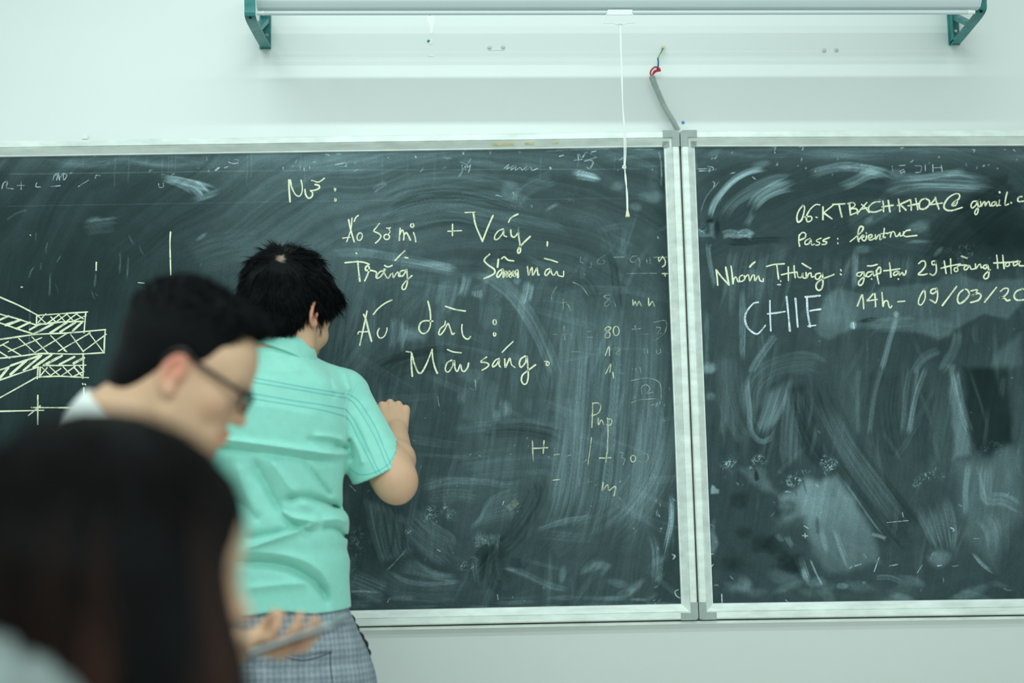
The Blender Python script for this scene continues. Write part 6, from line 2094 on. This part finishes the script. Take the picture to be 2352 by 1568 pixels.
def glass_mat():
    m, nt, b = new_mat('clear_lens')
    b.inputs['Base Color'].default_value = (.95, .97, .96, 1)
    b.inputs['Roughness'].default_value = .02
    b.inputs['Transmission Weight'].default_value = 1
    b.inputs['IOR'].default_value = 1.05
    return m


M_lens = glass_mat()


def glow_free_screen():
    return simple_mat('phone_glass', (.01, .011, .013), .08, .6)


def build_boy():
    yb_ = -1.35
    pm = FPX / (yb_ + D)
    p_, yw = math.radians(26), math.radians(-8)
    HF = Frame(W(424, 850, yb_), (math.cos(p_) * math.cos(yw), -math.cos(p_) * math.sin(yw), -math.sin(p_)))
    sh = W(235, 1120, yb_)                        # between the shoulders
    root = empty('person', (sh[0], sh[1], 0), 'person with short black hair, glasses and a white collar looking down at the phone', 'person')
    EY = .004
    neck0 = HF((0, -.028, -.060))
    neck1 = W(278, 985, yb_)
    S = Vol()
    add_head(S, HF, EY, nose=.85, ear_z=-.014)
    S.cone(neck0, neck1, .050, .057, .03)
    S.cone(neck1, sh + (0, 0, .02), .056, .07, .04)
    sr, sl = sh + (.02, -.185, -.035), sh + (.02, .185, -.035)
    er, el = np.array((sr[0] + .03, sr[1] - .05, sr[2] - .27)), np.array((sl[0] + .06, sl[1] + .02, sl[2] - .27))
    wl = W(540, 1484, -1.25)
    wr = np.array((er[0] + .10, er[1] + .03, er[2] - .22))
    hipc = np.array((sh[0] - .03, sh[1], .74))
    rings_b = [(sh[2] + .02, sh[0], sh[1], .06, .05), (sh[2] - .02, sh[0], sh[1], .09, .15), (sh[2] - .10, sh[0] + .01, sh[1], .10, .17), (sh[2] - .28, sh[0], sh[1], .095, .145), (sh[2] - .42, sh[0] - .02, sh[1], .09, .14), (hipc[2] - .05, hipc[0], hipc[1], .10, .155)]
    S.fn(torso_fn(rings_b, 2.3), .03)
    for a, b, c in ((sr, er, wr), (sl, el, wl)):
        S.cone(a, b, .047, .039, .03)
        S.cone(b, b * .55 + c * .45, .039, .036, .02)
        S.cone(b * .55 + c * .45, c, .036, .0265, .02)
    Yd = unit((.72, -.66, .06))
    Zd = unit(np.array((.05, -.35, -1)) - Yd * np.dot((.05, -.35, -1), Yd))
    Xd = unit(np.cross(Yd, Zd))
    if Xd[1] < 0: Xd = -Xd
    add_hand(S, wl, Xd, Yd, Zd, [(4, 30, 24), (6, 32, 26), (8, 34, 28), (10, 38, 30)], [(.030, .036, -.034), (.018, .066, -.046), (.004, .094, -.044)], .98)
    Yr = unit((.35, .1, -1))
    Zr = unit(np.array((.2, -1, 0)) - Yr * np.dot((.2, -1, 0), Yr))
    Xr = unit(np.cross(Yr, Zr))
    if Xr[0] < 0: Xr = -Xr
    add_hand(S, wr, Xr, Yr, Zr, [(15, 22, 12), (18, 26, 14), (20, 28, 14), (22, 30, 14)], [(.040, .045, -.012), (.045, .075, -.018), (.043, .098, -.022)], 1.0)
    legs = []
    for m in (1, -1):
        h0, k0, a0 = hipc + (0, m * .09, -.06), np.array((hipc[0] + .02, hipc[1] + m * .10, .41)), np.array((hipc[0] - .01, hipc[1] + m * .11, .09))
        legs.append((h0, k0, a0))
        S.chain([h0, k0, a0], [.078, .052, .038], .02, kin=.04)
    V, Q = S.mesh((-1.0, -1.75, .05), (-.02, -1.0, 1.80), .0048)
    me = mesh_np('body', V, Q)
    point_attr(me, 'flush', head_flush(HF, V, EY, [(wl + Yd * .13, .04, .35)]))
    body = link('body', me, M_skin, root)
    # eyebrows and lashes of the lowered eyes
    for m in (1, -1):
        MB().tube(spline([HF((m * x, y, z)) for x, y, z in ((.014, .0925, .0125), (.028, .090, .0175), (.042, .080, .016), (.050, .070, .011))], .002), [.0022, .0034, .0034, .0034] + [.0030] * 60 if False else .0030, 8).build('eyebrow', M_hair, root, True)
        MB().tube(spline([HF((m * x, y, z)) for x, y, z in ((.019, .0865, -.0075), (.031, .0885, -.0095), (.044, .080, -.008))], .002), .0012, 6).build('eyelashes', M_hair, root, True)
    # ---- white shirt
    T = Vol()
    rs = [(hipc[2] - .03, hipc[0], hipc[1], .142, .198), (hipc[2] + .05, hipc[0], hipc[1], .136, .192), (sh[2] - .32, sh[0] - .015, sh[1], .126, .180), (sh[2] - .22, sh[0], sh[1], .122, .177), (sh[2] - .10, sh[0] + .01, sh[1], .122, .19), (sh[2] - .02, sh[0], sh[1], .105, .165), (sh[2] + .03, sh[0] + .005, sh[1], .082, .09), (sh[2] + .055, sh[0] + .012, sh[1], .066, .066)]
    T.fn(torso_fn(rs, 2.3))
    for a, b in ((sr, er), (sl, el)):
        ax = unit(b - a)
        hem = a + ax * .20

        def slv(P, a=a, hem=hem, ax=ax):
            t = np.clip((P - a) @ ax / .20, 0, 1.3)
            d = np.linalg.norm(P - a - (t * .20)[:, None] * ax, axis=1) - (.058 + .007 * t)
            return np.maximum(d, (P - hem) @ ax).astype(np.float32)
        T.fn(slv, .03)
        T.cone(hem - ax * .02, hem + ax * .03, .055, .059, .004, '-')
    T.cone(neck1 + (-.01, 0, -.06), neck0, .060, .062, .006, '-')
    V, Q = T.mesh((-1.0, -1.7, .64), (-.2, -1.0, 1.55), .005)
    shirt = link('shirt', mesh_np('shirt', V, Q), M_white_shirt, root)
    # turned-down collar
    ctr = neck1 + (-.006, 0, -.022)
    n = unit(neck0 - neck1)
    n = unit(n + (0, 0, .55))
    e1 = unit(np.cross(n, (0, 1, 0)))
    e2 = np.cross(n, e1)
    prof = [(.062, .0), (.082, -.012), (.077, .016), (.069, .040), (.065, .0425), (.061, .040), (.060, .012)]
    N_ = 40
    mb = MB()
    back = W(215, 930, yb_)
    lift = lambda t: .5 + .5 * np.dot(unit(e1 * math.cos(t) + e2 * math.sin(t)), (-1, 0, 0))
    rr = [[mb.bm.verts.new(tuple(ctr + n * h * (.55 + .75 * lift(t)) + (e1 * math.cos(t) + e2 * math.sin(t)) * r * (1 + .10 * lift(t)))) for t in np.linspace(0, 2 * math.pi, N_, endpoint=False)] for r, h in prof]
    rr.append(rr[0])
    for i in range(len(prof)):
        for k in range(N_):
            mb.bm.faces.new((rr[i][k], rr[i][(k + 1) % N_], rr[i + 1][(k + 1) % N_], rr[i + 1][k]))
    mb.build('collar', M_white_shirt, shirt, True, 70)
    # ---- trousers and shoes
    U = Vol()
    U.fn(torso_fn([(hipc[2] - .16, hipc[0], hipc[1], .115, .165), (hipc[2] - .05, hipc[0], hipc[1], .118, .172), (hipc[2] + .04, hipc[0], hipc[1], .108, .160)], 2.3))
    for h0, k0, a0 in legs:
        U.chain([h0, k0, a0 + (0, 0, -.03)], [.090, .078, .070], .02, kin=.05)
    U.fn(lambda P: (.055 - P[:, 2]).astype(np.float32), .003, '&')
    V, Q = U.mesh((-1.0, -1.7, .03), (-.2, -1.0, 1.0), .008)
    link('trousers', mesh_np('trousers', V, Q), M_black_cloth, root)
    for h0, k0, a0 in legs:
        make_shoe('shoe', (a0[0] - .03, a0[1], 0), (1, 0), root)
    # ---- hair: short sides, longer swept top
    Hh = Vol()
    E = lambda c, r, k=.02: Hh.ell(HF(c), r, HF.R, k)
    E((0, -.010, .032), (.0775, .096, .087))
    E((0, -.026, .056), (.066, .080, .075), .03)
    E((0, .040, .084), (.058, .050, .036), .03)
    E((0, -.060, -.040), (.052, .036, .040), .03)
    hl = hairline([(-.14, -.060), (-.09, -.075), (-.06, -.070), (-.035, -.045), (-.022, -.012), (-.010, .012), (.010, .014), (.016, .006), (.022, -.016), (.034, -.012), (.045, .018), (.050, .058), (.06, .084), (.078, .096), (.14, .10)])
    Hh.fn(lambda P: (hl(HF.inv(P)[:, 1]) - HF.inv(P)[:, 2]).astype(np.float32), .012, '&')
    V, Q = Hh.mesh(HF.c - .17, HF.c + .19, .005)
    cm = mesh_np('hair', V, Q)
    L = HF.inv(V)
    point_attr(cm, 'shade', .08 * fbm(V[:, 0] * 60, V[:, 2] * 30))
    hair = link('hair', cm, M_hair, root)
    keep = lambda c, n: (HF.inv(c)[:, 2] > hl(HF.inv(c)[:, 1]) - .012).astype(float) * 1.0
    R_, Nn = sample_roots(V, Q, 11000, 14, keep)
    L = HF.inv(R_)
    fw = HF.R[:, 1]
    up = HF.R[:, 2]
    topw = sstep(.03, .10, L[:, 2])[:, None]
    d0 = topw * (fw * .8 + up * .25) + (1 - topw) * (-up * .9 + fw * -.2)
    d0 = d0 - Nn * (d0 * Nn).sum(1, keepdims=True) * .8
    ln = .005 + .012 * topw[:, 0] + .003 * sstep(.03, .08, L[:, 1]) * topw[:, 0]
    strands('hair_strands', R_, d0, Nn, ln, .0010, M_hair, hair, droop=tuple(-up * .1), segs=4, jit=.2, lift=.25, seed=15)

    # ---- glasses: a thing of their own resting on nose and ears
    g = empty('eyeglasses', HF((0, .10, 0)), 'dark rectangular eyeglasses on the face of the person looking down', 'glasses')
    mbr = []
    for m in (1, -1):
        P = [(m * (.034 + .0255 * np.sign(math.cos(t)) * abs(math.cos(t)) ** .55), .1055 - .010 * ((.034 + .0255 * math.cos(t)) / .06) ** 2, -.006 + .0155 * np.sign(math.sin(t)) * abs(math.sin(t)) ** .6) for t in np.linspace(0, 2 * math.pi, 33)]
        mbr.append([HF(p) for p in P])
    mb = MB()
    for P in mbr: mb.tube(P, .0025, 8, caps=False)
    mb.tube(spline([HF(p) for p in ((-.0095, .1055, -.001), (0, .1085, .002), (.0095, .1055, -.001))], .002), .002, 8)
    mb.build('frame', M_frame, g, True)
    for m, P in zip((1, -1), mbr):
        mb = MB()
        o_ = HF.R[:, 1] * .0008
        mb.hexa([p - o_ for p in P[:-1]], [p + o_ for p in P[:-1]])
        mb.build('lens', M_lens, g)
        mb = MB()
        mb.tube(spline([HF(p) for p in ((m * .0595, .097, -.001), (m * .070, .088, .001), (m * .0765, .055, .006), (m * .0800, EY + .012, .012), (m * .0815, EY - .008, .020), (m * .0800, EY - .024, .010), (m * .0775, EY - .030, -.008))], .003), .0034, 8)
        mb.build('temple', M_frame, g, True)

    # ---- phone held in the hand
    a, b = W(606, 1486, -1.305), W(764, 1432, -1.345)
    c = (a + b) / 2
    ph = empty('phone', c, 'thin phone with silver rim and black case held in the hand above the checked trousers', 'phone')
    ex = unit(b - a)
    n = unit(np.array((-.30, -.02, .95)) - ex * np.dot((-.30, -.02, .95), ex))
    ey = np.cross(n, ex)
    def slab(L, Wd, z0, z1, r):
        def loop(z):
            pts = []
            for sx, sy, a0 in ((1, 1, 0), (-1, 1, 90), (-1, -1, 180), (1, -1, 270)):
                for t in np.radians(np.linspace(a0, a0 + 90, 6)):
                    pts.append(c + ex * (sx * (L / 2 - r) + r * math.cos(t)) + ey * (sy * (Wd / 2 - r) + r * math.sin(t)) + n * z)
            return pts
        return MB().loft([loop(z0), loop(z1)])
    slab(.138, .068, -.0060, -.0012, .009).build('case', M_case, ph)
    slab(.137, .067, -.0012, .0042, .009).build('rim', M_rim, ph)
    slab(.131, .061, .0042, .0047, .007).build('screen', glow_free_screen(), ph)
    return root


boy = build_boy()
# ---------------------------------------------------------------- the seated person with long hair in front
M_longhair = hair_mat('long_dark_brown_hair', (0.0010, 0.0010, 0.0011), (0.034, 0.014, 0.010), .6, .09)
M_grey = cloth_mat('grey_melange_knit', (0.165, 0.19, 0.185), var=.4, weave=500, bump=.5)
M_jeans = cloth_mat('dark_blue_denim', (0.03, 0.05, 0.085), var=.2)
M_wood = simple_mat('varnished_wood', (.36, .22, .11), .45, .4, var=.2, scale=8, stretch=(1, 8, 1))


def build_girl():
    yg = -2.10
    p_, yw = math.radians(12), math.radians(9)
    HF = Frame(W(303, 1284, yg), (math.cos(p_) * math.cos(yw), math.cos(p_) * math.sin(yw), -math.sin(p_)))
    nb = W(150, 1640, yg)                      # base of the neck
    root = empty('person', (nb[0] - .05, yg, 0), 'seated person with long dark hair and grey top, seen from behind near the camera', 'person')
    S = Vol()
    add_head(S, HF)
    S.cone(HF((0, -.03, -.06)), nb, .046, .052, .03)
    sr, sl = nb + (-.03, -.165, -.075), nb + (-.03, .165, -.075)
    hipc = np.array((nb[0] - .10, yg, .50))
    rb = [(nb[2] + .0, nb[0], yg, .05, .05), (nb[2] - .06, nb[0] - .02, yg, .075, .13), (nb[2] - .14, nb[0] - .04, yg, .085, .145), (nb[2] - .30, nb[0] - .07, yg, .08, .125), (hipc[2], hipc[0], yg, .10, .16)]
    S.fn(torso_fn(rb, 2.3), .03)
    tips = []
    for m, s_ in ((-1, sr), (1, sl)):
        e = np.array((s_[0] + .05, s_[1] + m * .03, s_[2] - .25))
        w = np.array((e[0] + .22, e[1] - m * .05, e[2] - .02))
        S.cone(s_, e, .042, .036, .03)
        S.cone(e, w, .035, .023, .02)
        Y = unit((1, -m * .3, -.1))
        Z = unit(np.array((0, 0, 1)) - Y * Y[2])
        X = unit(np.cross(Y, Z)) * 1.0
        if X[1] * m > 0: X = -X
        add_hand(S, w, X, Y, Z, [(12, 20, 12)] * 4, [(.038, .045, -.008), (.044, .074, -.012), (.042, .096, -.016)], .92)
        k = np.array((hipc[0] + .42, hipc[1] + m * .10, .48))
        a = np.array((hipc[0] + .40, hipc[1] + m * .11, .09))
        S.chain([hipc + (.0, m * .09, 0), k, a], [.08, .052, .036], .02, kin=.04)
        tips.append((hipc + (.0, m * .09, 0), k, a))
    V, Q = S.mesh((-.95, -2.48, .05), (.25, -1.72, 1.42), .0055)
    me = mesh_np('body', V, Q)
    point_attr(me, 'flush', head_flush(HF, V))
    link('body', me, M_skin, root)
    for m in (1, -1):
        MB().tube(spline([HF((m * x, y, z)) for x, y, z in ((.014, .0925, .0125), (.028, .090, .0165), (.042, .080, .015), (.050, .070, .010))], .002), .0022, 8).build('eyebrow', M_longhair, root, True)
        MB().tube(spline([HF((m * x, y, z)) for x, y, z in ((.019, .0865, -.0075), (.031, .0885, -.0095), (.044, .080, -.008))], .002), .0013, 6).build('eyelashes', M_longhair, root, True)
    # ---- grey top
    T = Vol()
    rs = [(hipc[2] - .04, hipc[0], yg, .135, .19), (hipc[2] + .15, hipc[0] + .02, yg, .115, .165), (nb[2] - .28, nb[0] - .07, yg, .11, .165), (nb[2] - .14, nb[0] - .05, yg, .115, .185), (nb[2] - .06, nb[0] - .035, yg, .105, .155), (nb[2] - .01, nb[0] - .01, yg, .075, .085)]
    T.fn(torso_fn(rs, 2.3))
    hump = W(45, 1722, -2.20)
    T.ell(hump, (.125, .10, .118), None, .05)
    for m, s_ in ((-1, sr), (1, sl)):
        e = np.array((s_[0] + .05, s_[1] + m * .03, s_[2] - .25))
        w = np.array((e[0] + .22, e[1] - m * .05, e[2] - .02))
        T.cone(s_, e, .058, .050, .03)
        T.cone(e, e * .25 + w * .75, .050, .040, .02)
    T.cone(HF((0, -.03, -.06)), nb + (0, 0, -.03), .056, .058, .006, '-')
    V, Q = T.mesh((-.95, -2.48, .42), (.25, -1.72, 1.30), .006)
    link('knit_top', mesh_np('knit_top', V, Q), M_grey, root)
    U = Vol()
    U.ell(hipc + (0, 0, .0), (.13, .185, .11))
    for h0, k0, a0 in tips:
        U.chain([h0, k0, a0], [.092, .066, .050], .02, kin=.04)
    V, Q = U.mesh((-.95, -2.5, .03), (.25, -1.70, .68), .008)
    link('jeans', mesh_np('jeans', V, Q), M_jeans, root)
    for h0, k0, a0 in tips:
        make_shoe('shoe', (a0[0] - .03, a0[1], 0), (1, 0), root, .24)
    # ---- long hair: one draped mass with locks
    Hh = Vol()
    E = lambda c, r, k=.03, R=HF.R: Hh.ell(c, r, R, k)
    E(HF((0, -.024, .036)), (.090, .104, .090))
    E(HF((0, .046, .040)), (.074, .044, .054))
    A = lambda x, y, dy=0.0: W(x, y, yg + dy)
    Hh.chain([A(70, 1235, -.01), A(-10, 1350, 0), A(-40, 1500, .02), A(-50, 1640, .04)], [.070, .080, .075, .05], .05)
    Hh.chain([A(210, 1180, -.05), A(190, 1330, -.065), A(240, 1470, -.07), A(330, 1620, -.075), A(380, 1790, -.07)], [.080, .085, .085, .080, .065], .05)
    Hh.chain([A(322, 1210, -.03), A(318, 1330, -.05), A(345, 1450, -.055), A(362, 1600, -.05), A(375, 1780, -.05)], [.060, .052, .048, .046, .04], .05)
    Hh.chain([A(250, 1250, .06), A(260, 1450, .07), A(300, 1650, .06)], [.08, .08, .06], .05)
    # open in front of the face
    Hh.cone(HF((0, .075, -.030)), HF((0, .16, -.050)), .054, .080, .015, '-')
    Hh.cone(HF((0, .085, -.085)), HF((.01, .14, -.26)), .050, .066, .02, '-')

    def locks(P, d):
        m = np.abs(d) < .05
        out = np.zeros(len(P), np.float32)
        q = P[m]
        th = np.arctan2(q[:, 1] - HF.c[1], q[:, 0] - HF.c[0])
        out[m] = (-.010 * (fbm(th * 5 + 3, q[:, 2] * 3.5, 3) - .5) - .004 * (vnoise(th * 22, q[:, 2] * 5) - .5)) * sstep(1.25, 1.10, q[:, 2])
        return out
    Hh.fn(locks, 0, 'd')
    V, Q = Hh.mesh((-.80, -2.40, .82), (-.20, -1.84, 1.40), .0055)
    cm = mesh_np('hair', V, Q)
    th = np.arctan2(V[:, 1] - HF.c[1], V[:, 0] - HF.c[0])
    sh = np.clip((fbm(th * 6 + 3, V[:, 2] * 3, 3) - .42) * 3, 0, 1) * sstep(1.22, .98, V[:, 2])
    point_attr(cm, 'shade', sh)
    hair = link('hair', cm, M_longhair, root)
    keep = lambda c, n: ((c[:, 2] > .95) & (HF.inv(c)[:, 1] < .035)).astype(float)
    R_, Nn = sample_roots(V, Q, 5000, 24, keep)
    dn = np.array((0, 0, -1.0)) + Nn * Nn[:, 2:3]
    cr = HF((0, -.05, .125))
    aw = R_ - cr
    aw -= Nn * (aw * Nn).sum(1, keepdims=True)
    aw /= np.linalg.norm(aw, axis=1, keepdims=True) + 1e-9
    th = np.arctan2(R_[:, 1] - HF.c[1], R_[:, 0] - HF.c[0])
    shd = np.clip((fbm(th * 6 + 3, R_[:, 2] * 3, 3) - .40) * 3, 0, 1) * sstep(1.25, 1.0, R_[:, 2]) + .1
    strands('hair_strands', R_, dn * sstep(-.02, .10, .10 - HF.inv(R_)[:, 2])[:, None] + aw * (.25 + .8 * sstep(.02, .10, HF.inv(R_)[:, 2])[:, None]), Nn, np.full(len(R_), .07), .0007, M_longhair, hair, droop=(0, 0, -.3), segs=5, jit=.05, lift=.02, seed=25, shade=np.clip(shd, 0, 1))
    # ---- the chair she sits on
    ch = empty('chair', (hipc[0] + .12, yg, 0), 'plain wooden chair under the seated person with long hair', 'chair')
    sx, sz = hipc[0] + .12, .388
    MB().box((sx - .20, yg - .20, sz - .03), (sx + .20, yg + .20, sz), .008).build('seat', M_wood, ch)
    for i in (-1, 1):
        for j in (-1, 1):
            MB().box((sx + i * .17 - .018, yg + j * .17 - .018, 0), (sx + i * .17 + .018, yg + j * .17 + .018, sz - .03), .004).build('leg', M_wood, ch)
    return root


girl = build_girl()
